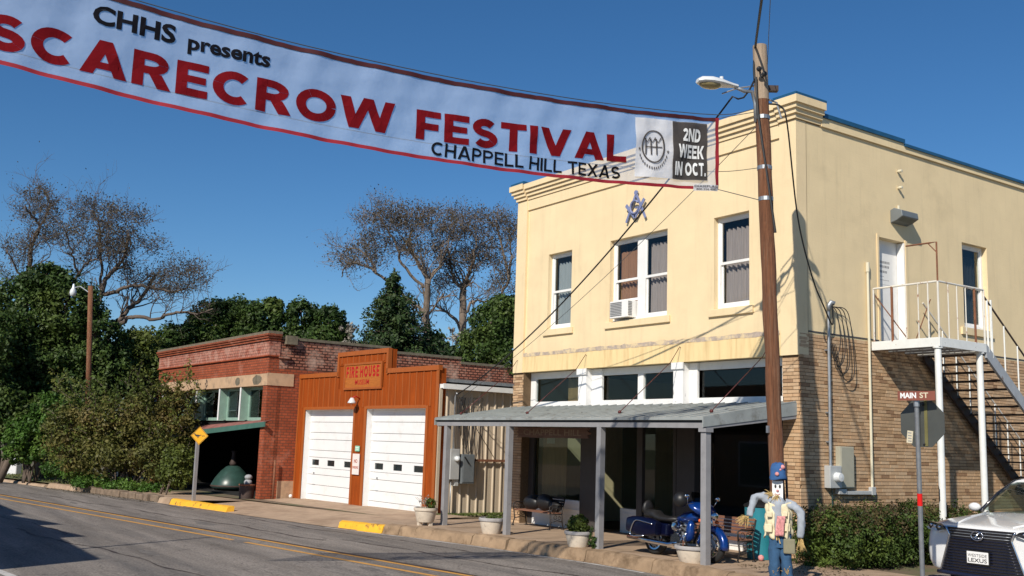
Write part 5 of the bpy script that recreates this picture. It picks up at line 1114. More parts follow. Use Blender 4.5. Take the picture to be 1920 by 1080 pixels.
p = polep(8.73); rgt = Vector((CR[0],CR[1],0)).normalized(); fwd = Vector((CF[0],CF[1],0)).normalized()
mb = MB(); mb.bar(tuple(p+rgt*.1), tuple(p+rgt*.30), .12,.10); mb.build('bracket_block', MT['darksteel'], up)
mb = MB(); mb.tube([tuple(p+rgt*.12+Vector((0,0,-.2))), tuple(p+rgt*.28+Vector((0,0,-.26))), tuple(p+rgt*.36+Vector((0,0,-.55)))],.018,6); mb.build('guy_hook', MT['steel'], up)
mb = MB(); mb.tube([tuple(p-rgt*.10+Vector((0,0,.05))), tuple(p-rgt*.42+Vector((0,0,.0))), tuple(p-rgt*.72+Vector((0,0,-.12)))],.014,6); mb.build('guy_arm', MT['steel'], up)
for z in (8.15, 6.62, 7.2): mb = MB(); q = polep(z); mb.tube([tuple(q+Vector((0,0,-.02))),tuple(q+Vector((0,0,.05)))],.133,14); mb.build('pole_band', MT['steel'], up)
mb = MB(); zc = [8.9,8.6,8.2,7.9,7.5,6.8,6.0]
mb.tube([tuple(polep(z)-rgt*(.12-.26*max(0,(8.3-z))/2.3*.9)-fwd*.125) for z in zc],.022,6); mb.build('riser_cable', MT['wire'], up)
mb = MB(); q = polep(1.05); mb.tube([tuple(polep(zs(2)-.05+k*.5)+rgt*.155-fwd*.02) for k in range(5)],.02,6); mb.build('ground_rod', MT['darksteel'], up)
q = polep(2.55)
mb = MB(); mb.obox(tuple(q-rgt*.13-fwd*.05),(.05,.05,.12)); mb.build('bolt_plate', MT['steel'], up)

# street light
lh = onY(1346,158,-3.75); lz = float(lh[2]); q = polep(8.42)
sl_ = thing('street_light', 'white cobra head street light on curved arm on the utility pole', 'street light', tuple(q))
dv = Vector((-.146,-.989,0))
A0 = q+dv*.14; hs_ = Vector((float(lh[0]),-3.30,lz-.02)); 
hx = Vector((float(lh[0]),-3.75,lz))
ax = Vector((hx.x-q.x, -.85, 0)).normalized()
S0 = q+ax*.45; S0.z = lz-.05
mb = MB(); mb.tube([tuple(q+ax*.13+Vector((0,0,-.35))),tuple(q+ax*.14),tuple(q+ax*.20+Vector((0,0,.22))),tuple(q+ax*.36+Vector((0,0,lz-q.z-.06))),tuple(q+ax*.56+Vector((0,0,lz-q.z)))],.034,10); mb.build('arm', MT['steel'], sl_, smooth=True)
mb = MB(); pr = [(0,.05,.05),(.1,.07,.06),(.2,.10,.075),(.35,.15,.10),(.55,.17,.12),(.72,.14,.10),(.80,.07,.05)]
H0 = q+ax*.50; H0.z = lz; sd = Vector((-ax.y,ax.x,0)); vs=[];fs=[];nn=14
for (l,wd,h) in pr:
    for k in range(nn):
        a = 2*PI*k/nn; zz = math.sin(a)*h*(1.0 if math.sin(a)>0 else .35); vs.append(H0+ax*l+sd*(wd*math.cos(a))+Vector((0,0,zz)))
for i in range(len(pr)-1):
    for k in range(nn): fs.append((i*nn+k,i*nn+(k+1)%nn,(i+1)*nn+(k+1)%nn,(i+1)*nn+k))
fs += [tuple(range(nn-1,-1,-1)), tuple((len(pr)-1)*nn+k for k in range(nn))]
mb.add(vs,fs); mb.build('lamp_head', MT['lampwhite'], sl_, smooth='auto')
mb = MB(); c = H0+ax*.55+Vector((0,0,-.035)); vs=[];
for i in range(5):
    t = i/4
    for k in range(16): a=2*PI*k/16; vs.append(c+ax*(.21*math.cos(a)*math.cos(t*1.5))+sd*(.135*math.sin(a)*math.cos(t*1.5))+Vector((0,0,-.07*math.sin(t*1.5))))
mb.add(vs,[(i*16+k,i*16+(k+1)%16,(i+1)*16+(k+1)%16,(i+1)*16+k) for i in range(4) for k in range(16)]); mb.build('lens', MT['lens'], sl_, smooth=True)
mb = MB(); mb.tube([tuple(H0+ax*.32+Vector((0,0,.09))),tuple(H0+ax*.32+Vector((0,0,.15)))],.035,10); mb.build('photocell', MT['lampwhite'], sl_)

# cables
def cable(name, a, b, sag, r, mat, label, n=28, cat='cable'):
    a = Vector(a); b = Vector(b); mb = MB()
    mb.tube([a.lerp(b,i/n)-Vector((0,0,sag*4*(i/n)*(1-i/n))) for i in range(n+1)], r, 6); return tag(mb.build(name, MT[mat], smooth=True), label, cat)
wh = FM @ Vector((-.2,.57,3.58))
sa = polep(8.88)-rgt*.13-fwd*.05
mb = MB(); e = sa+ax*.45+Vector((0,0,-.38)); pts=[sa+(e-sa)*t-Vector((0,0,.18*math.sin(PI*t))) for t in [0,.25,.5,.75,1]]
n=30; pts += [e.lerp(wh,i/n)-Vector((0,0,.55*4*(i/n)*(1-i/n))) for i in range(1,n+1)]
mb.tube(pts,.017,6); tag(mb.build('service_cable', MT['wire'], smooth=True), 'thick black service cable from the pole down to the fire house meter', 'cable')
cable('telephone_cable', polep(8.0)-rgt*.12, FM @ Vector((-.1,.8,3.5)), .28, .006, 'thinwire', 'thin grey cable sloping across the yellow front to the fire house')
wd = Vector((.12,.93,5.28)); s2 = polep(8.44)+rgt*.13
mb = MB(); K = [s2, s2+rgt*.22+Vector((0,0,-.05)), s2+rgt*.33+Vector((0,0,-.4)), s2.lerp(wd,.35)+Vector((.10,0,-.75)), s2.lerp(wd,.62)+Vector((.03,0,-.85)), s2.lerp(wd,.85)+Vector((0,0,-.62)), wd+Vector((-.02,.02,-.42)), wd]
def smooth_path(K, m=8):
    out=[]
    for i in range(len(K)-1):
        p0=K[max(i-1,0)];p1=K[i];p2=K[i+1];p3=K[min(i+2,len(K)-1)]
        for j in range(m):
            t=j/m; out.append(.5*((2*p1)+(p2-p0)*t+(2*p0-5*p1+4*p2-p3)*t*t+(3*p1-p0-3*p2+p3)*t**3))
    return out+[K[-1]]
mb.tube(smooth_path(K),.016,6); tag(mb.build('service_drop', MT['wire'], smooth=True), 'black service cable drooping from the pole to the side wall weather head', 'cable')
mb = MB()
for k in range(4):
    c0 = Vector((.08,.95+.05*k,5.25)); mb.tube(smooth_path([c0, c0+Vector((.05,.12+.08*k,-.15)), c0+Vector((.06,.20+.10*k,-.75-.2*k)), c0+Vector((.03,.05+.05*k,-1.15-.12*k)), c0+Vector((.02,-.06,-.8))]),.010,5)
tag(mb.build('cable_loops', MT['wire'], smooth=True), 'loose black cable loops hanging beside the weather head on the side wall', 'cable')
tp_ = polep(9.15)-rgt*.13; far = Vector(at(1436,-60,14.2))
mb = MB(); mb.tube(smooth_path([sa+Vector((0,0,.0)), tp_-fwd*.05, tp_-fwd*.1+Vector((.02,0,.35)), Vector(at(1424,30,16.4)), far]),.022,6); tag(mb.build('feeder_cable', MT['wire'], smooth=True), 'thick twisted black cable rising overhead from the top of the pole', 'cable')
cable('static_wire', polep(9.2)+rgt*.13, at(1447,-60,14.5), .0, .006, 'thinwire', 'thin grey wire rising straight overhead beside the thick black one')
# banner ropes
for (z, s_end, v, lab) in ((8.28,0,1.0,'upper rope tying the banner corner to the pole'),(6.62,0,.0,'lower rope tying the banner corner to the pole')):
    a = polep(z)-rgt*.12; b = bpt(s_end, v, .01); cable('banner_rope', a, b, .0, .007, 'thinwire', 'thin '+lab, 6, 'rope')
K = [polep(8.35)-rgt*.1]+[Vector(bpt(s, 1.03, -.02))+Vector((0,0,.035+.02*math.sin(s*3))) for s in (0,2,4,6,8,10,12,14,16.5)]
mb = MB(); mb.tube(smooth_path(K,4),.008,5); tag(mb.build('messenger_wire', MT['thinwire'], smooth=True), 'steel messenger wire running along just above the banner', 'wire')
K = [polep(7.22)-rgt*.1]+[Vector(bpt(s, .27-.008*s, -.12)) for s in (0,2,4,6,8,10,12,14,16.5)]
mb = MB(); mb.tube(smooth_path(K,4),.006,5); tag(mb.build('guy_wire', MT['wire'], smooth=True), 'thin dark wire running behind the lower part of the banner', 'wire')

# ---------------------------------------------------------------- names on the buildings
G_, W__ = word('FIRE HOUSE', .30, .235)
for ch, x, w_, P in G_:
    mb = MB(); fx = lambda a,b,o: tuple(FM @ Vector((5.60-2.16*a/W__, -.0385-o, 4.20+.37*b)))
    if ch == 'I':
        for (a0,a1) in ((-.06,.33),) + (((w_-.33,w_+.06),) if ch in 'HU' else ()): 
            for (b0,b1) in (((0,.09),(.91,1)) if ch != 'U' else ((.91,1),)): P = P+[[(a0,b0),(a1,b0),(a1,b1),(a0,b1)]]
    for i_, poly in enumerate(P): mb.add([fx(x+a,b,.0004*(i_%12)) for a,b in poly], [tuple(range(len(poly)))])
    mb.build('name_letter', MT['redpaint'], sp, fix=False)
put_text('lettering', 'MUSEUM', lambda a,b: tuple(FM @ Vector((4.98-.92*a, -.0385, 3.95+.17*b))), MT['redpaint'], sp, bold=.01)
put_text('sign_lettering', 'NO', lambda a,b: tuple(FM @ Vector((4.73-.22*a, -.053, 1.36+.12*b))), MT['redfade'], NOPARK, bold=.02)
put_text('sign_lettering', 'PARKING', lambda a,b: tuple(FM @ Vector((4.81-.38*a, -.053, 1.17+.09*b))), MT['redfade'], NOPARK, bold=.02)
xa, xb, zc, Ys, bs = SIGNBOARD
put_text('carved_lettering', 'CHAPPELL HILL', lambda a,b: (xa+.28+(xb-xa-.56)*a, Ys-.003, zc-.07+.14*b), MT['oldwoodlet'], bs, bold=.01)
# ================================================================ plants: leaf clouds and branches
def leaf_mesh(name, pts, nrm, size, mat, parent, jitter=.7, asp=.55):
    n = len(pts); nr = nrm + rng.normal(0, jitter, (n,3)); nr /= np.linalg.norm(nr, axis=1)[:,None]+1e-9
    t = rng.normal(0,1,(n,3)); t -= nr*(t*nr).sum(1)[:,None]; t /= np.linalg.norm(t, axis=1)[:,None]+1e-9; b = np.cross(nr, t)
    s = size*(.6+.8*rng.random(n))[:,None]
    V = np.empty((n,4,3)); V[:,0] = pts-t*s; V[:,1] = pts+b*s*asp-nr*s*.12; V[:,2] = pts+t*s; V[:,3] = pts-b*s*asp-nr*s*.12
    off = np.array(wloc(parent)) if parent is not None else np.zeros(3)
    V = (V.reshape(-1,3)-off).astype(np.float32)
    me = bpy.data.meshes.new(name); me.vertices.add(4*n); me.vertices.foreach_set('co', V.ravel())
    me.loops.add(4*n); me.loops.foreach_set('vertex_index', np.arange(4*n, dtype=np.int32)); me.polygons.add(n)
    me.polygons.foreach_set('loop_start', np.arange(0,4*n,4,dtype=np.int32)); me.update(); me.validate()
    me.materials.append(mat); o = bpy.data.objects.new(name, me); COL.objects.link(o)
    if parent is not None: o.parent = parent
    return o
def cloud(lumps, n, clump=.30, per=40, zsq=1., droop=0.):
    """points and outward normals on clumps scattered over ellipsoid lumps"""
    L = np.array(lumps, float); wgt = (L[:,3]*L[:,4]*L[:,5])**(2/3); wgt /= wgt.sum()
    nc = max(1, n//per); ci = rng.choice(len(L), nc, p=wgt)
    d = rng.normal(0,1,(nc,3)); d /= np.linalg.norm(d,axis=1)[:,None]; r = (.55+.5*rng.random(nc)**.7)[:,None]
    cc = L[ci,:3]+d*L[ci,3:6]*r; cr = clump*(L[ci,3:6].mean(1))*(.6+.9*rng.random(nc))
    k = rng.integers(0,nc,n); e = rng.normal(0,1,(n,3)); e /= np.linalg.norm(e,axis=1)[:,None]; q = rng.random(n)**.45
    P = cc[k]+e*(cr[k]*q)[:,None]*np.array([1,1,zsq]); P[:,2] -= droop*(q*cr[k])
    N = .5*d[k]+.8*e+np.array([0,0,.35]); return P, N
def PL(px, py, rx, ry, D, depth=1.0):
    c = at(px,py,D); k = D/FPX; return (c[0],c[1],c[2],rx*k,rx*k*depth,ry*k)
def foot(lumps):
    L = np.array(lumps); x, y = L[:,0].mean(), L[:,1].mean(); return (float(x), float(y), zs(max(-60,float(x)))-.05)
def leafy(name, label, lumps, n, size, mat, group=None, cat='tree', trunk=.16, clump=.30, per=40, jitter=.7, zsq=1., droop=0., bark='bark', n_st=1, asp=.55, mat2=None):
    b = foot(lumps); t = thing(name, label, cat, b, group); P, N = cloud(lumps, n, clump, per, zsq, droop)
    L = np.array(lumps); zmin = float((L[:,2]-L[:,5]).min())
    ok = P[:,2] > b[2]+.02; leaf_mesh('crown' if cat == 'tree' else 'foliage', P[ok], N[ok], size, mat, t, jitter, asp)
    mb = MB(); zt_ = float(np.average(L[:,2]))
    for s in range(n_st):
        bx = b[0]+random.uniform(-.3,.3)*(n_st>1)*2; by_ = b[1]+random.uniform(-.3,.3)*(n_st>1)*2
        for l in lumps if n_st == 1 else random.sample(lumps, min(3,len(lumps))):
            c = Vector(l[:3]); m = Vector((bx,by_,b[2])).lerp(c,.5)+Vector((0,0,.15*(c.z-b[2])))
            mb.tube(smooth_path([Vector((bx,by_,b[2]-.1)), m, c, c+Vector((0,0,l[5]*.6))],4), [trunk*(1-.085*i) if i < 11 else trunk*.1 for i in range(13)], 6)
    mb.build('trunk' if cat == 'tree' else 'stems', MT[bark], t, smooth=True); return t
def grow(mb, p, d, L, r, lvl, tips, up=.08):
    pts = [Vector(p)]; d = Vector(d).normalized(); k = 4
    for i in range(k):
        d = (d+Vector((random.gauss(0,.20),random.gauss(0,.20),random.gauss(0,.16)+up))).normalized(); pts.append(pts[-1]+d*(L/k))
    mb.tube(pts, [r*(1-.5*i/k) for i in range(k+1)], 5 if lvl > 2 else 3, caps=False)
    if lvl == 0: tips.append(pts[-1]); tips.append(pts[-2]); return
    for j in range(random.choice([2,3,3,4])):
        i = random.randint(1,k); q = pts[i]; a = d.orthogonal().normalized(); a.rotate(Matrix.Rotation(random.uniform(0,2*PI),3,d))
        nd = (d*random.uniform(.5,1.0)+a*random.uniform(.5,1.0)).normalized(); grow(mb, q, nd, L*random.uniform(.5,.75), r*.52, lvl-1, tips, up)
def bare_tree(name, label, limbs, D, clumps, nleaf, lsize, mat, base, group, bark='bark', lvl=2, tw=1.3, spawn=11):
    t = thing(name, label, 'tree', base, group); mb = MB(); tips = []; kk = D/FPX
    for li in limbs:
        pts = li[1]; r0, r1 = li[0][0]*.62, li[0][1]*.7; off = random.uniform(-1.6,1.6); wp = []
        for i,(x,y) in enumerate(pts): wp.append(Vector(at(x,y,D+off*i/len(pts)*1.5)))
        sp = smooth_path(wp,5); m = len(sp)
        sp = [p+Vector((random.gauss(0,.04),random.gauss(0,.04),random.gauss(0,.03))) for p in sp]
        mb.tube(sp, [(r0+(r1-r0)*i/(m-1)) for i in range(m)], 8)
        for j in range(spawn):
            i = random.randint(m//3, m-1); q = sp[i]; dd = (sp[min(i+1,m-1)]-sp[max(i-1,0)]).normalized(); a = dd.orthogonal().normalized(); a.rotate(Matrix.Rotation(random.uniform(0,2*PI),3,dd))
            grow(mb, q, dd*.6+a*.8+Vector((0,0,.35)), tw*random.uniform(.8,1.5), max(.022,(r0+(r1-r0)*i/m)*.42), lvl, tips)
    # fine twigs inside every leafy clump
    P = []; 
    for (x,y,rx,ry) in clumps:
        for j in range(int(8+rx*ry/32)):
            c = Vector(at(x+random.gauss(0,rx*.5), y+random.gauss(0,ry*.5), D+random.gauss(0,rx*kk*.7)))
            c.z -= .45; grow(mb, c, (random.gauss(0,.8),random.gauss(0,.8),.5), .9, .018, 1, tips, .03)
    mb.build('trunk', MT[bark], t, smooth=True)
    T = np.array([tuple(p) for p in tips]); 
    Q = [(960+FPX*np.dot(p-CAM,CR)/np.dot(p-CAM,CF), 540-FPX*np.dot(p-CAM,CU)/np.dot(p-CAM,CF)) for p in T]
    wv = np.array([1. if any(((q[0]-c[0])/c[2])**2+((q[1]-c[1])/c[3])**2 < 1.5 for c in clumps) else .10 for q in Q])*rng.choice([.15,.5,1.,2.2], len(T)); wv /= wv.sum()
    k = rng.choice(len(T), nleaf, p=wv); pts = T[k]+rng.normal(0,.20,(nleaf,3)); leaf_mesh('crown', pts, rng.normal(0,1,(nleaf,3)), lsize, mat, t, 1.)
    return t
GT = 'trees behind the buildings'
at_ = at
bare_tree('bare_tree', 'large half bare tree with spreading grey limbs above the dense green trees at far left',
 [((.42,.26),[(190,760),(186,660),(178,573)]),((.24,.10),[(178,573),(192,549),(199,522),(219,501),(233,480),(240,440)]),((.20,.07),[(192,553),(219,546),(240,537),(267,536),(295,542),(322,547),(349,540)]),
  ((.30,.12),[(196,700),(205,621),(226,601),(240,580),(257,566),(275,545),(290,515)]),((.22,.06),[(205,625),(240,597),(260,594),(288,599),(315,590),(343,585),(370,589),(401,578)]),((.16,.06),[(178,573),(160,555),(140,532),(147,515),(164,494),(185,482)]),
  ((.10,.05),[(146,515),(139,490),(130,455),(120,430)]),((.14,.05),[(190,540),(190,490),(187,450),(185,422),(175,395)])],
 58, [(150,385,16,14),(195,392,40,22),(235,415,38,24),(268,405,14,20),(200,440,50,24),(235,462,40,20),(285,455,22,18),(340,500,34,22),(372,515,20,24),(330,535,40,14),(300,530,22,18),(130,420,24,18),(165,470,36,18),(250,510,26,16)], 10500, .056, MT['lf_bare'], tuple(at(190,760,58)), GT, 'bark')
bare_tree('bare_tree', 'slender half bare tree leaning at the left edge behind the dark green trees',
 [((.26,.16),[(40,640),(50,540),(58,464)]),((.16,.07),[(58,464),(65,443),(74,429),(69,412),(55,400),(45,385)]),((.12,.05),[(66,440),(85,410),(92,380),(80,355)]),((.12,.05),[(50,540),(30,500),(15,470)])],
 60, [(65,362,26,14),(90,385,22,20),(45,390,22,18),(75,410,30,18),(30,470,30,20),(60,445,30,18),(100,440,24,16),(20,520,26,26)], 4300, .056, MT['lf_bare'], tuple(at(40,760,60)), GT, 'bark', spawn=6)
bare_tree('bare_tree', 'tall half bare oak with flat brown top behind the fire house and dark cedar',
 [((.40,.26),[(800,690),(800,611),(802,522)]),((.24,.07),[(802,522),(788,501),(771,467),(766,450),(775,425)]),((.18,.06),[(802,522),(823,501),(835,470),(845,440)]),((.16,.05),[(800,590),(760,555),(706,512),(692,501),(665,494),(648,498),(641,520)]),((.16,.05),[(795,540),(754,494),(746,467),(727,433),(712,405)]),((.12,.04),[(706,512),(690,480),(660,465),(640,480)])],
 61, [(690,403,22,12),(735,393,40,14),(785,395,34,14),(770,415,40,16),(720,425,34,18),(700,455,30,18),(650,478,30,14),(690,485,34,16),(760,455,26,20),(820,420,30,18),(800,470,24,20)], 9800, .058, MT['lf_bare2'], tuple(at(800,760,61)), GT, 'barkpale')
bare_tree('bare_tree', 'forked half bare oak close beside the yellow building with grey limbs',
 [((.44,.28),[(872,740),(871,673),(867,570),(867,539)]),((.22,.07),[(867,539),(852,525),(846,500),(838,465)]),((.22,.07),[(867,539),(878,515),(891,481),(895,440)]),((.18,.06),[(870,600),(878,577),(891,563),(912,566),(935,555)]),((.2,.06),[(868,625),(850,594),(823,577),(806,573)]),((.2,.06),[(910,640),(936,563),(953,522),(939,457),(929,412)]),((.12,.05),[(953,522),(960,480),(955,440)])],
 63, [(850,400,30,14),(880,405,36,16),(905,425,26,18),(870,428,36,16),(835,440,26,18),(940,408,18,12),(957,432,18,20),(900,470,30,24),(860,480,30,24),(930,480,24,26),(945,530,24,24),(830,520,24,24)], 10500, .058, MT['lf_bare2'], tuple(at(872,760,63)), GT, 'barkpale')
# leafy trees
leafy('broadleaf_tree', 'dense dark green broadleaf tree at the far left behind the shrub bed', [PL(50,590,70,70,50),PL(125,575,60,60,50),PL(88,525,40,28,50),PL(15,670,60,70,50),PL(95,680,75,70,50),PL(175,640,48,60,50),PL(150,730,70,60,50),PL(40,770,60,60,50),PL(210,700,36,60,50)], 72000, .095, MT['lf_dark'], GT, trunk=.3, clump=.26)
leafy('broadleaf_tree', 'green leaning tree mass at the left frame edge above the white wall', [PL(-30,640,60,70,47),PL(-20,740,60,70,47),PL(30,800,45,45,47),PL(75,790,40,45,47)], 24000, .092, MT['lf_dark'], GT, trunk=.2, clump=.26)
leafy('broadleaf_tree', 'yellowish green rounded tree beside the left end of the red brick store', [PL(262,655,34,38,52),PL(245,700,42,40,52),PL(288,690,26,42,52),PL(235,655,22,30,52)], 20000, .095, MT['lf_mid'], GT, trunk=.18)
for (lab, lm, sd_) in (('low dark green tree top at the left of the row over the red brick store', [PL(330,635,34,28,60),PL(310,655,30,25,60),PL(360,625,26,26,60)], 5200),
   ('broad dark evergreen with level top above the red brick store front', [PL(400,605,42,40,61),PL(440,590,44,30,61),PL(430,640,60,34,61)], 9000),
   ('dark evergreen with rounded top between the two over the red brick parapet', [PL(490,600,42,36,60),PL(512,578,22,18,60),PL(500,640,55,30,60)], 8000),
   ('dark evergreen at the right of the row, nearest the cedar', [PL(565,595,34,32,60),PL(615,608,36,36,60),PL(590,640,60,28,60),PL(640,635,20,24,60)], 8600)):
    leafy('evergreen_tree', lab, lm, int(sd_*1.9), .105, MT['lf_dark'], GT, trunk=.2, clump=.24)
# cedar: sprays on tiers of drooping boughs
cb = tuple(at(738,740,50)); ced = thing('cedar_tree', 'dark pyramid shaped cedar standing behind the fire house gable', 'tree', cb, GT)
mb = MB(); top = Vector(at(740,502,50)); mb.tube([Vector(cb),top],[.28,.03],8); mb.build('trunk', MT['bark'], ced, smooth=True)
Pc = []; Nc = []; mb = MB()
for i in range(230):
    t = random.random()**.7; py = 506+205*t; half = 7+108*t**.92; a = random.uniform(0,2*PI); k = 50/FPX
    c0 = Vector(at(740,py,50)); Lb = half*k*random.uniform(.35,1.15); tip = c0+Vector((math.cos(a)*Lb, math.sin(a)*Lb, random.uniform(-.1,.35)*Lb*.5-.1)); mb.tube([c0,tip],[.035,.01],4)
    m = int(40+170*t)
    for j in range(m):
        q = random.random()**.6; p = c0.lerp(tip,q)+Vector((random.gauss(0,.05+.16*t),random.gauss(0,.05+.16*t),random.gauss(0,.12)-.12*q)); Pc.append(tuple(p)); Nc.append((random.gauss(0,.5)+math.cos(a)*.5,random.gauss(0,.5)+math.sin(a)*.5,.8))
mb.build('bough', MT['bark'], ced); leaf_mesh('crown', np.array(Pc), np.array(Nc), .10, MT['lf_cedar'], ced, .5, .4)
leafy('evergreen_tree', 'small dark evergreen at the right foot of the cedar', [PL(815,648,24,26,51),PL(842,665,20,18,51),PL(800,668,26,18,51)], 5000, .11, MT['lf_cedar'], GT, trunk=.1)
leafy('evergreen_tree', 'feathery dark green pine against the left side of the yellow building', [PL(925,610,42,42,44),PL(950,580,34,26,44),PL(905,655,44,40,44),PL(950,660,46,50,44)], 24000, .075, MT['lf_dark'], GT, trunk=.18, jitter=1.)
leafy('dead_thicket', 'tangle of dry grey stems between the oak trunks and the fire house roof', [PL(845,655,30,40,58),PL(660,630,24,26,58)], 1600, .10, MT['lf_grey'], cat='thicket', trunk=.05, n_st=5, bark='barkpale')
# shrub bed in front of the brick store
leafy('large_shrub', 'sprawling russet and olive shrub overhanging the kerb at the left of the brick store', [PL(135,805,46,46,42.5),PL(200,790,64,42,42.5),PL(262,795,62,50,42.5),PL(308,752,38,32,42.5),PL(330,800,38,52,42),PL(225,850,66,40,42),PL(300,860,48,40,41.5),PL(165,850,46,34,42.5),PL(350,755,20,30,42)], 30000, .07, MT['lf_shrub'], cat='shrub', trunk=.05, clump=.34, per=70, n_st=9, bark='bark')
SHRUB = [o for o in COL.objects if o.name == 'large_shrub'][0]
pts = []; nr_ = []; mb = MB()
for k in range(240):
    px = random.uniform(95,372); py = 715+160*random.random() if px > 250 else random.uniform(720,880)
    q = Vector(at(px,py,random.uniform(40.6,43))); d = Vector((random.gauss(0,.6),random.gauss(-.25,.5),random.uniform(.1,1.0))).normalized(); Lq = random.uniform(.5,1.15); e = q+d*Lq+Vector((0,0,-.12))
    mb.tube([q, q.lerp(e,.5)+Vector((0,0,.1)), e], [.012,.009,.004], 3)
    for j in range(26): t = random.random(); pts.append(tuple(q.lerp(e,t)+Vector((random.gauss(0,.09),random.gauss(0,.09),random.gauss(0,.08)+.1*math.sin(PI*t))))); nr_.append((random.gauss(0,.6),random.gauss(-.3,.6),.6))
mb.build('shoot', MT['bark'], SHRUB)['kind'] = 'stuff'; leaf_mesh('shoot_leaves', np.array(pts), np.array(nr_), .065, MT['lf_mid'], SHRUB, .8)
leafy('green_bush', 'bright green bush at the left end of the shrub bed near the white wall', [PL(55,815,42,36,46),PL(100,770,36,34,46),PL(40,850,32,20,46),PL(95,845,36,26,46)], 13000, .075, MT['lf_bright'], cat='bush', trunk=.04, clump=.24, n_st=4)
leafy('green_bush', 'low leafy plants along the shrub bed beside the verge grass', [PL(115,880,34,12,44.5),PL(150,888,30,12,44)], 4200, .06, MT['lf_bright'], cat='bush', trunk=.02, n_st=3)
leafy('green_bush', 'yellow green sprig bush pressed against the crossing sign post', [PL(335,860,30,24,38.5),PL(330,890,34,20,38.5)], 5200, .06, MT['lf_mid'], cat='bush', trunk=.03, n_st=3)
leafy('ground_ivy', 'low dark green growth trailing over the kerb stones under the shrub', [PL(180,905,40,10,41.5),PL(240,915,40,12,40.5),PL(290,922,30,12,39.5)], 7000, .05, MT['lf_bright'], cat='ground cover', trunk=.02, n_st=3)
# verge grass
n = 9000; xx = rng.uniform(-75,-31.8,n); ey = np.array([edge_y(v) for v in xx]); yy = ey+.3+rng.random(n)*4.6; zz = np.array([zr(v)+.20 for v in xx])+.02*(yy-ey)+.02
struct(leaf_mesh('verge_grass', np.stack([xx,yy,zz],1), np.tile([0.,-.7,.3],(n,1)), .07, MT['grass'], None, .5, .22), 'stuff')
n = 1500; vv = rng.uniform(0,2.5,n); p0 = [FM @ Vector((-.05-abs(random.gauss(0,.10)), v, .0+.03*random.random())) for v in vv]
struct(leaf_mesh('weeds', np.array([tuple(p) for p in p0]), np.tile([0.,-.6,.3],(n,1)), .055, MT['grass'], None, .6, .25), 'stuff')
# hedge along the brick side wall
hl = []
for i in range(12):
    y = -.55+i*.42
    for x in (.62,1.25): hl.append((x+random.uniform(-.08,.08), y, .50+random.uniform(-.03,.10)+(.12 if i%4==1 else 0), .46, .42, .56))
hd = leafy('hedge', 'leafy green hedge with russet tips along the foot of the brick side wall', hl, 52000, .030, MT['lf_hedge'], cat='hedge', trunk=.02, clump=.30, per=30, n_st=8)
P, N = cloud([(l[0],l[1],l[2]+.34,l[3]*.9,l[4],l[5]*.42) for l in hl], 9000, .3, 14); leaf_mesh('russet_tips', P, N, .028, MT['lf_hedgetop'], hd)
n = 420; xx = rng.uniform(.1,2.4,n); yy = rng.uniform(-2.2,-.9,n)
struct(leaf_mesh('leaf_litter', np.stack([xx,yy,np.array([zs(v) for v in xx])+.012],1), np.tile([0.,0,1.],(n,1)), .022, MT['lf_bare2'], None, .25), 'stuff')
n = 700; xx = rng.uniform(-34,-24.,n); yy = np.array([edge_y(v) for v in xx])-np.abs(rng.normal(0,.35,n))+.05
struct(leaf_mesh('leaf_litter', np.stack([xx,yy,np.array([zr(v) for v in xx])+.02],1), np.tile([0.,0,1.],(n,1)), .03, MT['lf_bare2'], None, .25), 'stuff')
# hedge: stray shoots above the clipped top
pts=[];nr_=[]; mb=MB()
for k in range(90):
    q=Vector((random.uniform(.25,1.6),random.uniform(-.9,4.2),random.uniform(.85,1.05))); d=Vector((random.gauss(0,.3),random.gauss(0,.3),1)).normalized(); L_=random.uniform(.12,.34); e=q+d*L_
    mb.tube([q,e],[.005,.002],3)
    for j in range(9): pts.append(tuple(q.lerp(e,random.random())+Vector((random.gauss(0,.025),random.gauss(0,.025),0)))); nr_.append((random.gauss(0,1),random.gauss(0,1),.5))
mb.build('shoot', MT['bark'], hd)['kind']='stuff'; leaf_mesh('shoot_leaves', np.array(pts), np.array(nr_), .026, MT['lf_hedgetop'], hd)
# ================================================================ far left: pole with lamp, shed, white wall
fp = thing('street_lamp_pole', 'thin brown wooden pole with white bell lamp in front of the dense trees', 'lamp pole', tuple(at(163,830,47)))
a, b = Vector(at(163,850,47)), Vector(at(170,536,47)); mb = MB(); mb.tube([a,b],[.13,.11],10); mb.build('pole', MT['polewood'], fp, smooth=True)
c = Vector(at(137,548,47)); mb = MB(); mb.tube([b+Vector((0,0,-.35)),c.lerp(b,.4)+Vector((0,0,.15)),c+Vector((0,0,.2))],.03,6); mb.build('arm', MT['steel'], fp)
mb = MB(); mb.lathe([(0,.42),(.05,.34),(.06,.22),(.13,.10),(.15,-.02),(.12,-.16),(0,-.2)], tuple(c), 14); mb.build('lamp_globe', MT['lampwhite'], fp, smooth=True)
sh = thing('tin_shed', 'small grey shed with tin gable roof and red trim behind the shrub', 'shed', tuple(at(270,800,52)))
s0 = Vector(at(238,770,52)); k=52/FPX; ux = Vector((CR[0],CR[1],0)).normalized(); uy = Vector((CF[0],CF[1],0)).normalized(); zb = s0.z
mb = MB(); pk = Vector(at(252,704,52)); er = Vector(at(310,716,52)); 
g0 = s0; g1 = s0+ux*1.1; ap = s0+ux*.5; ap.z = pk.z
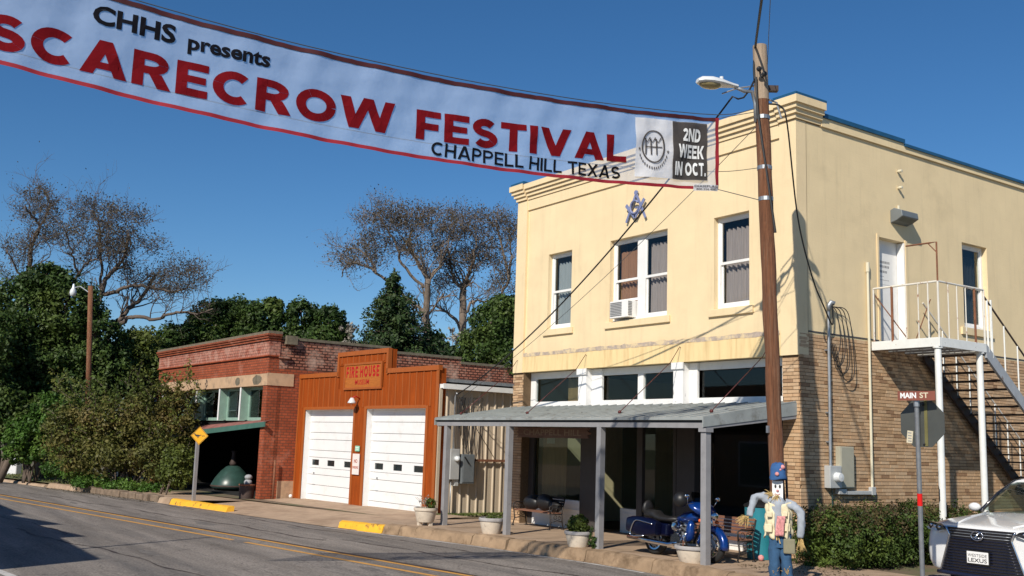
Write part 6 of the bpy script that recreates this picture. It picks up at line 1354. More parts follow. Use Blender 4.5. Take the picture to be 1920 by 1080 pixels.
mb.add([tuple(g0+Vector((0,0,-2))),tuple(g1+Vector((0,0,-2))),tuple(g1+Vector((0,0,.6))),tuple(ap),tuple(g0+Vector((0,0,.6)))]+[tuple(v+ux*2.0+uy*1.5) for v in (g0+Vector((0,0,-2)),g1+Vector((0,0,-2)),g1+Vector((0,0,.6)),ap,g0+Vector((0,0,.6)))],[(0,1,2,3,4),(9,8,7,6,5),(0,5,6,1),(1,6,7,2),(4,9,5,0)]); mb.build('walls', MT['shedmetal'], sh)
mb = MB(); e = ux*2.2+uy*1.6
for q0,q1 in ((g0+Vector((-.1,0,.5)),ap+Vector((0,0,.06))),(ap+Vector((0,0,.06)),g1+Vector((.1,0,.5)))): mb.add([tuple(q0-e*.05),tuple(q1-e*.05),tuple(q1+e),tuple(q0+e)],[(0,1,2,3)])
mb.build('roof', MT['shedmetal'], sh, solid=.05)
mb = MB(); mb.bar(tuple(g0+Vector((-.1,0,.5))-e*.06),tuple(ap+Vector((0,0,.06))-e*.06),.12,.08); mb.bar(tuple(ap+Vector((0,0,.06))-e*.06),tuple(g1+Vector((.1,0,.5))-e*.06),.12,.08); mb.build('red_trim', MT['shedred'], sh)
ww = thing('white_wall', 'low whitewashed wall end beyond the grass verge at the far left', 'wall', tuple(at(5,880,54)))
mb = MB(); a, b = Vector(at(-60,872,54)), Vector(at(36,872,52)); mb.bar(tuple(a),tuple(b),.35,1.0); mb.build('wall_block', MT['stone'], ww, bev=.05)
wg = thing('whitewashed_stump', 'pale whitewashed stump glimpsed under the shrub stems', 'stump', tuple(at(228,900,44)))
mb = MB(); mb.lathe([(.0,-.2),(.3,-.2),(.26,.2),(.2,.7),(0,.75)], tuple(at(228,900,44)), 10); mb.build('stump', MT['stone'], wg, smooth=True)
# ================================================================ things on the pavement
def gnd(px, py, dz=0.):
    z = .0
    for _ in range(4): p = onZ(px, py, z+dz); z = zs(p[0])
    return Vector((p[0], p[1], z+dz))
# pots
def pot(loc, label, r=.30, h=.34, footed=False, rim='pot', body='pot', sq=1.):
    t = thing('flower_pot', label, 'flower pot', tuple(loc), 'stone pots along the kerb')
    z0 = loc.z+(.09 if footed else .0)
    mb = MB(); mb.lathe([(0,z0),(r*.70,z0),(r*.74,z0+.03),(r*.93,z0+h*.78),(r*.93,z0+h*.8)], (loc.x,loc.y,0), 28, caps=False); mb.lathe([(r*.86,z0+h*.8),(r*.5,z0+.1),(0,z0+.1)], (loc.x,loc.y,0), 28, caps=False); mb.build('bowl', MT[body], t, smooth='auto')
    mb = MB(); mb.lathe([(r*.93,z0+h*.78),(r,z0+h*.80),(r*1.02,z0+h*.9),(r*.99,z0+h),(r*.88,z0+h),(r*.86,z0+h*.85)], (loc.x,loc.y,0), 28, caps=False); mb.build('rim', MT[rim], t, smooth='auto')
    mb = MB(); mb.lathe([(0,z0+h*.88),(r*.87,z0+h*.88)], (loc.x,loc.y,0), 20, caps=False); mb.build('soil', MT['soil'], t)
    if footed:
        for k in range(3):
            a = .4+2*PI*k/3; mb = MB(); mb.box(loc.x+r*.5*math.cos(a)-.05,loc.x+r*.5*math.cos(a)+.05,loc.y+r*.5*math.sin(a)-.05,loc.y+r*.5*math.sin(a)+.05,loc.z-.01,z0+.01); mb.build('foot', MT[body], t)
    return t, z0+h*.9
p1 = gnd(797,985); t, z = pot(p1, 'cream stone pot of dry sprigs at the left end of the canopy, on small feet', .31, .36, True)
pts = []; mb = MB()
for k in range(26):
    a = random.uniform(0,2*PI); d = Vector((math.cos(a)*.5-.35,math.sin(a)*.4,.75)); q = p1+Vector((random.gauss(0,.08),random.gauss(0,.08),z-p1.z)); e = q+d*random.uniform(.2,.48); mb.tube([q, q.lerp(e,.5)+Vector((0,0,.06)), e], .004, 3)
    for j in range(3): pts.append(tuple(q.lerp(e,.5+.5*random.random())+Vector((random.gauss(0,.03),random.gauss(0,.03),random.gauss(0,.03)))))
mb.build('dry_stems', MT['lf_grey'], t); leaf_mesh('dry_leaves', np.array(pts), rng.normal(0,1,(len(pts),3)), .03, MT['lf_grey'], t)
P, N = cloud([(p1.x+.16,p1.y+.05,z+.12,.14,.12,.16)], 500, .3, 12); leaf_mesh('green_sprig', P, N, .03, MT['lf_mid'], t)
p2 = gnd(921,1000); t, z = pot(p2, 'squat cream pot with low grass beside the second canopy post from the left', .31, .37, False, 'potgrey')
P, N = cloud([(p2.x+.05,p2.y+.05,z+.02,.22,.2,.06)], 900, .3, 12); leaf_mesh('low_grass', P, N, .022, MT['grass'], t)
p3 = gnd(1084,1025); t, z = pot(p3, 'cream pot with bushy green plant in front of the left bench', .30, .33, False, 'potgrey')
P, N = cloud([(p3.x-.02,p3.y+.02,z+.15,.25,.22,.2),(p3.x-.18,p3.y,z+.10,.14,.12,.14)], 2200, .28, 16); leaf_mesh('foliage', P, N, .035, MT['lf_mid'], t)
p4 = gnd(1300,1054); t, z = pot(p4, 'wide empty cream pot with grey rim in front of the blue motorcycle', .36, .31, False, 'potgrey')
mb = MB(); mb.tube([(p4.x-.02,p4.y-.25,z),(p4.x,p4.y-.27,z+.13),(p4.x+.02,p4.y-.25,z+.08)],.012,5); mb.build('dead_twig', MT['rusty'], t)
wpt = gnd(1126,1026)
lp = thing('weed', 'thin dark weed growing at the foot of the third canopy post', 'plant', tuple(wpt))
P, N = cloud([(-3.30,-2.66,.24,.08,.06,.24)], 160, .3, 6); leaf_mesh('leaves', P, N, .05, MT['lf_dark'], lp, asp=.25)

# benches: cast iron ends, wooden slats
def bench(xc, yc, W, ang, label, dark=False):
    B = Matrix.Translation((xc,yc,zs(xc))) @ Matrix.Rotation(ang,4,'Z')
    t = thing('park_bench', label, 'bench', (xc,yc,zs(xc)), 'benches under the canopy')
    for s in (-1,1):
        m = MB(B); x = s*W/2
        m.tube([(x,-.26,0),(x,-.20,.20),(x,-.23,.40)],.018,6); m.tube([(x,.20,0),(x,.16,.22),(x,.14,.42),(x,.24,.80)],.018,6)
        m.tube([(x,-.24,.40),(x,.14,.40)],.018,6); m.tube([(x,-.23,.40),(x,-.25,.58),(x,-.15,.62),(x,.18,.60)],.018,6); m.tube([(x,-.22,.18),(x,0,.24),(x,.17,.20)],.012,6)
        m.tube([(x,-.28,.01),(x,-.23,.01)],.03,6); m.tube([(x,.16,.01),(x,.22,.01)],.03,6)
        m.build('bench_end', MT['iron'], t, smooth=True)
        m = MB(B)
        for (cy,cz,r) in ((-.12,.50,.06),(.02,.50,.05),(-.06,.32,.05),(.07,.30,.04),(.17,.66,.05)): m.tube([(x,cy+r*math.cos(a*.5),cz+r*math.sin(a*.5)) for a in range(13)],.008,5)
        m.build('scroll', MT['iron'], t)
    for k in range(6): m = MB(B); y = -.24+k*.072; m.box(-W/2,W/2,y,y+.058,.41,.435); m.build('seat_slat', MT['benchwood'], t, bev=.004)
    for k in range(5): m = MB(B); z = .50+k*.066; y = .16+k*.018; m.box(-W/2+.02,W/2-.02,y,y+.022,z,z+.052); m.build('back_slat', MT['iron' if dark else 'benchwood'], t, bev=.004)
bench(-8.27,-.42,1.62,0,'dark backed bench with cast iron legs under the hanging board', True)
bench(-1.02,-1.35,1.72,-.04,'worn wooden bench with scrolled iron ends behind the motorcycle')
mb = MB(); 
for q in ((-8.75,-.30,.62,.34,.16,.20),(-8.2,-.28,.66,.34,.16,.22),(-7.7,-.3,.58,.25,.15,.14)): mb.ball(q[:3],q[3:],14,8)
bgt = tag(mb.build('black_cover', MT['black'], smooth=True), 'black cloth cover heaped over the back of the left bench', 'cover')
tc = gnd(1404,1034); tcx, tcy = -.52,-.62
tb = thing('teal_bin', 'teal plastic bin under the canopy behind the right bench', 'bin', (tcx,tcy,zs(0)))
mb = MB(); mb.lathe([(0,.06),(.25,.06),(.30,1.06),(.28,1.06),(.2,.2),(0,.2)],(tcx,tcy,0),24,caps=False); mb.build('barrel', MT['teal'], tb, smooth='auto')
mb = MB(); mb.lathe([(.30,1.06),(.325,1.09),(.30,1.12),(.12,1.20),(0,1.21)],(tcx,tcy,0),24,caps=False); mb.build('lid', MT['black'], tb, smooth='auto')
mb = MB(); q = gnd(1427,1052); mb.ball((q.x,q.y,q.z+.06),.06,10,8); tag(mb.build('red_ball', MT['pinkcloth'], smooth=True), 'small reddish ball on the pavement by the white panel', 'ball')

# ---------------------------------------------------------------- motorcycle (local x forward, -y = towards the street)
BR = Vector((-1.93,-2.12,zs(-1.9))); BF = Vector((-.36,-2.14,zs(0))); dirx = (BF-BR); SC = dirx.length/1.625; dirx.normalize()
MM = Matrix.Translation(BR) @ Matrix.Rotation(math.atan2(dirx.y,dirx.x),4,'Z') @ Matrix.Rotation(R_(-5),4,'X') @ Matrix.Scale(SC,4)
mc = thing('motorcycle', 'blue touring motorcycle with chrome engine parked on the pavement behind the canopy posts', 'motorcycle', tuple(BR))
def wheel(x, R, wt, front):
    m = MB(MM); pr = [(R-.10,-wt*.42),(R-.04,-wt*.5),(R-.008,-wt*.30),(R,0),(R-.008,wt*.30),(R-.04,wt*.5),(R-.10,wt*.42)]
    m.lathe(pr,(x,0,R),36,caps=False,axis='Y'); wh_ = m.build('wheel', MT['rubber'], mc, smooth=True)
    m = MB(MM); m.lathe([(R-.095,-wt*.43),(R-.125,-wt*.40),(R-.125,wt*.40),(R-.095,wt*.43)],(x,0,R),36,caps=False,axis='Y'); m.build('rim', MT['chrome'], wh_, smooth='auto')
    m = MB(MM)
    for k in range(9):
        a = 2*PI*k/9; m.bar((x+.05*math.cos(a),-.02,R+.05*math.sin(a)),(x+(R-.12)*math.cos(a+.08),-.025,R+(R-.12)*math.sin(a+.08)),.035,.03,up=(0,1,0))
    m.lathe([(0,-.08),(.055,-.07),(.06,.07),(0,.08)],(x,0,R),16,axis='Y'); m.build('spoke', MT['chrome'], wh_)
    m = MB(MM); m.lathe([(.07,-.075),(.15,-.075),(.15,-.065),(.07,-.065)],(x,0,R),28,caps=False,axis='Y'); m.build('brake_disc', MT['steel'], wh_)
    return wh_
wheel(0,.315,.17,False); wheel(1.625,.325,.125,True)
def arcfender(x, R, a0, a1, w, mat, name, zc):
    m = MB(MM); n=18; vs=[]; cs=[(-1,-.10),(-.8,-.02),(0,.015),(.8,-.02),(1,-.10)]
    for i in range(n+1):
        a = R_(a0+(a1-a0)*i/n)
        for u,dr in cs: vs.append((x+(R+dr)*math.cos(a), u*w, zc+(R+dr)*math.sin(a)))
    m.add(vs,[(i*5+j,i*5+j+1,(i+1)*5+j+1,(i+1)*5+j) for i in range(n) for j in range(4)]); return m.build(name, MT[mat], mc, smooth=True, solid=.008)
arcfender(1.625,.385,-8,178,.095,'mblue','front_fender',.325); arcfender(0,.40,25,190,.13,'mnavy','rear_fender',.33)
for s in (-1,1):
    m = MB(MM); n=14; vs=[]
    for i in range(6):
        t=i/5; x=.34-.92*t; hz=.17+.03*math.sin(t*3); zc_=.545+.015*t; hy=.10+.015*math.sin(PI*t); y=s*(.30)
        for k in range(n):
            a=2*PI*k/n; cx=abs(math.cos(a))**.5*(1 if math.cos(a)>0 else -1); cz_=abs(math.sin(a))**.5*(1 if math.sin(a)>0 else -1); sc=.82 if i in (0,5) else 1; vs.append((x,y+hy*cx*sc,zc_+hz*cz_*sc))
    m.add(vs,[(i*n+k,i*n+(k+1)%n,(i+1)*n+(k+1)%n,(i+1)*n+k) for i in range(5) for k in range(n)]+[tuple(range(n-1,-1,-1)),tuple(5*n+k for k in range(n))]); sbg = m.build('saddlebag', MT['mnavy'], mc, smooth='auto')
    m = MB(MM); y=s*.43; m.tube(smooth_path([Vector(p) for p in ((.30,y,.62),(-.05,y,.66),(-.24,y,.65),(-.34,y,.50),(-.36,y,.36),(-.25,y,.33),(.05,y,.36))],5),.014,8); m.build('guard_bar', MT['chrome'], sbg, smooth=True)
    m = MB(MM); y=s*.235; m.tube([(-.60,y*1.15,.30),(.1,y*1.15,.27),(.62,y,.25),(.80,y*.8,.30),(.86,y*.6,.42)],[.05,.05,.045,.03,.03],12); m.build('exhaust_pipe', MT['chrome'], mc, smooth=True)
    m = MB(MM); m.tube(smooth_path([Vector(p) for p in ((1.22,s*.08,.70),(1.20,s*.30,.55),(1.18,s*.34,.40),(1.12,s*.20,.28),(1.1,s*.06,.26))],5),.018,8); m.build('crash_bar', MT['chrome'], mc, smooth=True)
    m = MB(MM); m.box(.86,1.16,min(s*.26,s*.38),max(s*.26,s*.38),.27,.295); m.build('footboard', MT['black'], mc, bev=.006)
    m = MB(MM); m.tube([(1.625,s*.10,.325),(1.50,s*.10,.66)],.034,10); m.build('fork_slider', MT['chrome'], mc, smooth=True)
    m = MB(MM); m.tube([(1.50,s*.10,.66),(1.37,s*.10,1.0)],.027,10); m.build('fork_tube', MT['chrome'], mc, smooth=True)
    m = MB(MM); m.tube(smooth_path([Vector(p) for p in ((1.36,s*.08,1.03),(1.30,s*.22,1.13),(1.18,s*.38,1.10),(1.08,s*.43,1.05))],4),.014,8); m.tube([(1.16,s*.40,1.09),(1.05,s*.44,1.04)],.02,8); m.build('handlebar', MT['black'], mc, smooth=True)
    m = MB(MM); m.tube([(1.22,s*.36,1.11),(1.26,s*.42,1.25)],.008,6); m.ball((1.26,s*.43,1.28),(.03,.07,.045),10,6); m.build('mirror', MT['chrome'], mc, smooth=True)
    m = MB(MM); m.ball((1.47,s*.23,.80),(.045,.04,.04),10,6); m.build('turn_signal', M('amber_signal',(.7,.12,.02),.3,var=.05), mc, smooth=True)
# engine
m = MB(MM); m.box(.55,1.02,-.13,.13,.24,.46); m.lathe([(0,-.21),(.13,-.21),(.15,-.17),(.15,.17),(0,.2)],(.78,0,.36),20,axis='Y'); m.build('crankcase', MT['chrome'], mc, smooth='auto')
for (x0,x1) in ((.72,.60),(.86,.99)):
    for k in range(8):
        t=k/7; c=Vector((x0+(x1-x0)*t,0,.46+.26*t)); m = MB(MM); rr=Matrix.Rotation(math.atan2(x1-x0,.26),3,'Y'); m.obox(c,(.17,.22 if k%2==0 else .18,.024),rr)
        m.build('cylinder_fin', MT['chrome' if k%2==0 else 'steel'], mc)
    m = MB(MM); m.obox((x1+(x1-x0)*.12,0,.77),(.15,.2,.06)); m.build('rocker_cover', MT['chrome'], mc, bev=.02)
m = MB(MM); m.lathe([(0,-.29),(.075,-.28),(.09,-.25),(.09,-.16),(0,-.15)],(.79,0,.62),20,axis='Y'); m.build('air_cleaner', MT['chrome'], mc, smooth='auto')
m = MB(MM); m.tube([(.1,0,.45),(.45,0,.34),(1.05,0,.26),(1.22,0,.60),(1.36,0,1.0),(.9,0,.82),(.3,0,.66),(.1,0,.45)],.03,8); m.build('frame', MT['black'], mc, smooth=True)
m = MB(MM); m.box(.18,.5,-.2,.2,.40,.66); m.build('side_cover', MT['mnavy'], mc, bev=.04)
# tank
def loft(secs, n, mat, name, par, smooth=True, M_=None):
    m = MB(M_ or MM); vs=[]
    for (x,hy,z0,z1) in secs:
        for k in range(n):
            a=2*PI*k/n; vs.append((x,hy*math.cos(a),(z0+z1)/2+(z1-z0)/2*math.sin(a)))
    m.add(vs,[(i*n+k,i*n+(k+1)%n,(i+1)*n+(k+1)%n,(i+1)*n+k) for i in range(len(secs)-1) for k in range(n)]+[tuple(range(n-1,-1,-1)),tuple((len(secs)-1)*n+k for k in range(n))]); return m.build(name, MT[mat], par, smooth=smooth)
loft([(.62,.03,.72,.78),(.68,.12,.70,.86),(.85,.17,.70,.95),(1.05,.18,.72,.98),(1.22,.14,.76,.96),(1.30,.05,.80,.90)],16,'mblue','fuel_tank',mc)
loft([(-.32,.10,.70,.86),(-.28,.17,.68,.93),(-.02,.18,.70,.93),(.06,.18,.68,.86),(.22,.19,.66,.83),(.45,.20,.68,.82),(.60,.15,.70,.84),(.68,.08,.74,.80)],14,'leather','seat',mc)
loft([(-.40,.12,.80,1.06),(-.37,.14,.78,1.12),(-.33,.13,.80,1.12),(-.31,.1,.82,1.06)],12,'leather','backrest',mc)
# leg shields and fairing
m = MB(MM)
vs=[];NN=9
rows=[(1.60,.06,.86),(1.62,.18,.90),(1.58,.28,.96),(1.50,.36,1.04),(1.42,.34,1.12),(1.36,.24,1.18)]
sec=[]
for (x,hy,z) in rows:
    for k in range(NN):
        u=-1+2*k/(NN-1); vs.append((x-.22*abs(u)**1.8, hy*u, z+.02*math.cos(u*1.5)))
m.add(vs,[(i*NN+k,i*NN+k+1,(i+1)*NN+k+1,(i+1)*NN+k) for i in range(len(rows)-1) for k in range(NN-1)]); m.build('fairing', MT['mblue'], mc, smooth=True, solid=.02)
m = MB(MM); vs=[]
for i,(x,hy,z) in enumerate([(1.37,.25,1.18),(1.33,.25,1.25),(1.27,.22,1.33),(1.22,.16,1.38)]):
    for k in range(NN): u=-1+2*k/(NN-1); vs.append((x-.12*abs(u)**1.8,hy*u,z))
m.add(vs,[(i*NN+k,i*NN+k+1,(i+1)*NN+k+1,(i+1)*NN+k) for i in range(3) for k in range(NN-1)]); m.build('windshield', glass_mat('smoked_glass',(.12,.12,.13)), mc, smooth=True)
m = MB(MM); m.ball((1.63,0,.92),(.05,.095,.085),14,10); m.build('headlight', MT['chrome'], mc, smooth=True)
for s in (-1,1):
    loft([(1.16,.02,.36,.40),(1.20,.075,.34,.78),(1.27,.09,.36,.80),(1.33,.05,.42,.74)],12,'mblue','leg_shield',mc,M_=MM @ Matrix.Translation((0,s*.27,0)))
m = MB(MM); m.ball((-.45,0,.62),(.03,.06,.04),10,6); m.build('tail_lamp', MT['redpaint'], mc, smooth=True)
m = MB(MM); m.tube([(.78,.16,.24),(.70,.34,.02)],.014,6); m.build('side_stand', MT['steel'], mc)
hh = MM @ Vector((1.08,-.42,1.16))
mb = MB(); mb.ball(tuple(hh),(.15,.15,.15),18,12); tag(mb.build('helmet', MT['black'], smooth=True), 'black helmet hanging on the motorcycle handlebar', 'helmet')

for o_ in list(mc.children_recursive):
    if o_.type == 'MESH':
        for v_ in o_.data.vertices:
            h_ = v_.co.z-.62*SC
            if h_ > 0: v_.co.z -= h_*.05
# ---------------------------------------------------------------- scarecrow tied to the pole
e1 = Vector((.80,.60,0)).normalized(); e2 = Vector((.60,-.80,0)).normalized(); SO = Vector((2.09,-3.10,0)); PXM = 112.0
def sp(px, py, b=0.): return SO+e1*((px-1468)/PXM)+e2*b+Vector((0,0,2.17-(py-835.6)/PXM))
sc = thing('scarecrow', 'scarecrow with white board face, blue hat, cream vest and jeans tied to the utility pole', 'scarecrow', tuple(SO))
def limb(name, pts, rs, mat, fl=1.0, n=12):
    m = MB(); m.tube(smooth_path([Vector(p) for p in pts],5), [rs[0]]*0 or list(np.interp(np.linspace(0,1,5*(len(pts)-1)+1), np.linspace(0,1,len(rs)), rs)), 18); return m.build(name, MT[mat], sc, smooth=True)
from mathutils import noise as _nz
def crease(o, amp=.014, f=34):
    for v in o.data.vertices:
        p = v.co*9.0; v.co += v.normal*(_nz.noise(Vector((p.x*1.6,p.y*1.6,p.z)))*amp*2.2+_nz.noise(p*2.7)*amp*1.1)
m = MB(); m.obox(sp(1467,911,.02),(.175,.03,.40),Matrix((e1,-e2,Vector((0,0,1)))).transposed()); fb_ = m.build('face_board', MT['facewhite'], sc, bev=.005)
m = MB()
for x in (1463.2,1471.2): m.ball(tuple(sp(x,899,.038)),(.018,.018,.030),8,6)
m.build('eye', MT['ink'], fb_)
m = MB(); m.ball(tuple(sp(1467,907,.04)),(.025,.025,.022),8,6); m.build('nose', MT['pinkcloth'], fb_, smooth=True)
m = MB(); m.tube(smooth_path([sp(1462,912,.04),sp(1467,914,.042),sp(1472,912,.04)],4),.006,5); m.build('mouth', MT['pinkcloth'], fb_)
# hat: floppy crown and turned up brim
m = MB(); vs=[]; prof=[(.135,1.72),(.145,1.75),(.125,1.80),(.125,1.90),(.10,1.97),(.04,1.99)]
for r,z in prof:
    for k in range(18): a=2*PI*k/18; vs.append(SO+e1*(r*math.cos(a))+e2*(.03+r*.85*math.sin(a))+Vector((0,0,z+.015*math.sin(a*2))))
m.add(vs,[(i*18+k,i*18+(k+1)%18,(i+1)*18+(k+1)%18,(i+1)*18+k) for i in range(5) for k in range(18)]+[tuple(5*18+k for k in range(18))]); hat = m.build('hat', MT['hatblue'], sc, smooth=True)
m = MB(); m.ball(tuple(sp(1467,876,.15)),(.04,.03,.035),8,6); m.ball(tuple(sp(1477,863,.10)),(.045,.035,.04),8,6); m.ball(tuple(sp(1473,868,.12)),(.02,.02,.02),8,6); m.build('hat_flower', MT['pinkcloth'], hat, smooth=True)
def straw(name, c, d, n, L, spread, par=sc, r=.0045):
    m = MB(); d = Vector(d).normalized()
    for i in range(n):
        v = (d+Vector((random.gauss(0,spread),random.gauss(0,spread),random.gauss(0,spread)))).normalized(); q = Vector(c)+Vector((random.gauss(0,.018),random.gauss(0,.018),random.gauss(0,.012))); l = L*random.uniform(.6,1.15)
        m.tube([q,q+v*l*.6,q+v*l+Vector((0,0,-.02))],[r,r,r*.5],3)
    return m.build(name, MT['straw'], par)
straw('straw_beard', sp(1466,917,.06), (-.1,-.1,-1), 46, .13, .42); straw('straw_tuft', sp(1456,913,.03), tuple(-e1), 22, .13, .35)
# shirt: body, sleeves
body = limb('shirt', [sp(1467,918,-.02),sp(1467,930,0),sp(1467,955,.01),sp(1470,985,.0)], [.05,.13,.14,.13], 'shirt'); crease(body)
s1 = limb('sleeve', [sp(1454,928,.0),sp(1442,920,.0),sp(1428,920,.02),sp(1421,934,.05),sp(1416,956,.08)], [.075,.068,.062,.058,.052], 'shirt'); crease(s1,.013,46)
s2_ = limb('sleeve', [sp(1480,930,.0),sp(1493,934,.0),sp(1506,942,.02),sp(1509,962,.04),sp(1507,990,.06)], [.075,.068,.062,.06,.052], 'shirt'); crease(s2_,.013,46)
straw('straw_hand', sp(1412,958,.09), tuple(-e1*.6+Vector((0,0,-.6))), 46, .17, .40, r=.005); straw('straw_hand', sp(1508,992,.06), (.05,-.05,-1), 30, .17, .22)
# vest: open fronts wrapped round the body with pockets
m = MB()
def vestpt(u,v):   # u -1..1 round the chest, v 0..1 from hem to shoulder
    a = u*1.75; rr = .215-.03*v+.012*math.sin(u*16+v*9)+.01*math.sin(v*23+u*6); z = 2.17-((992-66*v)-835.6)/PXM+.03*math.sin(u*9)*(1-v)
    return SO+e1*(rr*1.05*math.sin(a)+.0)+e2*(rr*.8*math.cos(a)-.02)+Vector((0,0,z))
m.grid(lambda p,q: vestpt(-1+.86*p, q*(1-.10*p*p)), 18, 16); v1 = m.build('vest', MT['vest'], sc, smooth=True, solid=.012)
m = MB(); m.grid(lambda p,q: vestpt(.16+.84*p, q*(1-.10*(1-p)**2)), 18, 16); m.build('vest_side', MT['vest'], v1, smooth=True, solid=.012)
m = MB(); c0 = sp(1484,1003,.16)
for k in range(3):
    pass
for (x,y,w_,h_,b) in ((1451,975,.12,.13,.165),(1484,972,.10,.13,.15),(1453,950,.09,.09,.155),(1481,948,.08,.08,.15)):
    m.obox(sp(x,y,b),(w_,.035,h_),Matrix((e1,-e2,Vector((0,0,1)))).transposed())
m.build('vest_pocket', MT['vest'], v1, bev=.012)
m = MB(); m.grid(lambda p,q: sp(1463+15*p+4*q, 988-36*q, .195+.02*math.sin(p*7+q*5)), 8, 10); m.build('printed_cloth', MT['pinkcloth'], sc, smooth=True, solid=.008)
m = MB(); m.obox(sp(1488,1006,.13),(.19,.07,.24),Matrix((e1,-e2,Vector((0,0,1)))).transposed()); bg_ = m.build('shoulder_bag', MT['bagolive'], sc, bev=.02)
m = MB(); m.tube([sp(1484,992,.16),sp(1486,970,.19),sp(1488,945,.14)],.012,6); m.build('bag_strap', MT['vest'], bg_)
# jeans: one pair, two legs joined at the seat
jl = limb('jeans', [sp(1461,986,.02),sp(1461,1005,.03),sp(1461,1035,.04),sp(1461,1064,.03)], [.095,.09,.088,.09], 'denim'); crease(jl,.012,30)
jr = limb('jeans_leg', [sp(1481,986,.0),sp(1481,1005,.02),sp(1482,1035,.03),sp(1484,1064,.02)], [.095,.09,.088,.09], 'denim'); crease(jr,.012,30)
m = MB(); vs=[]
for z_,rx in ((985,.165),(992,.175),(1000,.18),(1010,.172)):
    for k in range(16): a=2*PI*k/16; vs.append(sp(1471,z_,.01)+e1*(rx*math.cos(a))+e2*(rx*.62*math.sin(a)))
m.add(vs,[(i*16+k,i*16+(k+1)%16,(i+1)*16+(k+1)%16,(i+1)*16+k) for i in range(3) for k in range(16)]); m.build('jeans_seat', MT['denim'], sc, smooth=True)
m = MB(); m.tube([sp(1465,984,.16),sp(1466,996,.17)],.012,6); m.tube([sp(1467,984,.15),sp(1472,1002,.15)],.008,6); m.build('rope_belt', MT['straw'], sc)
for x in (1461,1483): straw('straw_foot', sp(x,1056,.10), (.0,.0,1), 14, .14, .35); straw('straw_foot', sp(x,1066,.05), (.0,-.0,-1), 34, .17, .32)
m = MB()
for x in (1461,1483): m.tube([sp(x-8,1064,.10),sp(x,1065,.13),sp(x+8,1064,.10)],.012,6)
m.build('ankle_tie', MT['straw'], sc)

# ---------------------------------------------------------------- street sign and stop sign seen from behind
sgn = thing('stop_sign', 'back of a stop sign on a steel post with a red reflective band', 'traffic sign', tuple(at(1729,1086,14.9)))
q0 = Vector(at(1731,1120,14.8)); q1 = Vector(at(1718.5,752,14.8)); q1.x += 0
mb = MB(); mb.tube([q0,q1],.034,12); mb.build('post', MT['steel'], sgn, smooth='auto')
f0 = q0.lerp(q1,.49); f0 = q0+(q1-q0)*((1120-948)/(1120-752)); f1 = q0+(q1-q0)*((1120-925)/(1120-752))
mb = MB(); mb.tube([f0,f1],.037,12,caps=False); mb.build('reflective_band', MT['redtape'], sgn)
oc = Vector(at(1725.5,793.5,14.8)); oc.y += .05; ou = Vector((1,0,0)); R8 = .372
ang = .06; ou = Vector((math.cos(ang),math.sin(ang),0)); on = Vector((-math.sin(ang),math.cos(ang),0))
mb = MB(); P8 = [(R8*math.cos(PI/8+k*PI/4),R8*math.sin(PI/8+k*PI/4)) for k in range(8)]
mb.prism(P8, lambda u,v: tuple(oc+ou*u+Vector((0,0,v))), lambda u,v: tuple(oc+ou*u+Vector((0,0,v))+on*.004)); ob_ = mb.build('sign_plate', MT['signback'], sgn)
mb = MB(); mb.prism(P8, lambda u,v: tuple(oc+ou*u*.99+Vector((0,0,v*.99))+on*.0045), lambda u,v: tuple(oc+ou*u*.99+Vector((0,0,v*.99))+on*.006)); mb.build('red_face', MT['redtape'], ob_)
mb = MB(); mb.bar(tuple(oc+ou*.06+Vector((0,0,-.33))-on*.004),tuple(oc+ou*.06+Vector((0,0,.35))-on*.004),.05,.006,up=(0,1,0)); mb.build('stiffener', M('faded_yellow_strip',(.20,.18,.07),.5,.3,var=.15), ob_)
st_ = oc-ou*.20+Vector((0,0,-.20))-on*.004
mb = MB(); mb.obox(st_,(.095,.004,.18),Matrix.Rotation(.12,3,'Y')); stk = mb.build('sticker', MT['cream'], ob_)
mb = MB()
for k in range(4): mb.obox(st_-on*.0035+Vector((0,0,.06-k*.04)),(.06,.002,.014),Matrix.Rotation(.12,3,'Y'))
mb.build('sticker_print', MT['inkgrey'], stk)
mb = MB()
for z in (.27,-.30): mb.ball(tuple(oc+ou*.03+Vector((0,0,z))-on*.015),.018,8,6)
mb.build('bolt', MT['black'], ob_)
ms_ = thing('street_name_sign', 'faded brown street name sign reading MAIN ST on top of the stop sign post', 'street sign', tuple(q1))
mc0 = Vector(at(1718,742,14.75)); an = .20; mu_ = Vector((math.cos(an),math.sin(an),0)); mn_ = Vector((-math.sin(an),math.cos(an),0))
mb = MB(); A_ = mc0-mu_*.335; 
mb.bar(tuple(mc0-mu_*.275),tuple(mc0+mu_*.275),.008,.135); blade = mb.build('blade', MT['brownsign'], ms_)
put_text('lettering', 'MAIN', lambda a,b: tuple(mc0+mu_*(-.235+.235*a)-mn_*.0055+Vector((0,0,-.036+.082*b))), MT['whiteink'], blade, bold=.035)
put_text('lettering', 'ST', lambda a,b: tuple(mc0+mu_*(.05+.125*a)-mn_*.0055+Vector((0,0,-.034+.08*b))), MT['cream'], blade, bold=.02)
mb = MB(); mb.tube([q1+Vector((0,0,-.08)),q1+Vector((0,0,.03))],.042,12); mb.build('bracket', MT['steel'], ms_)
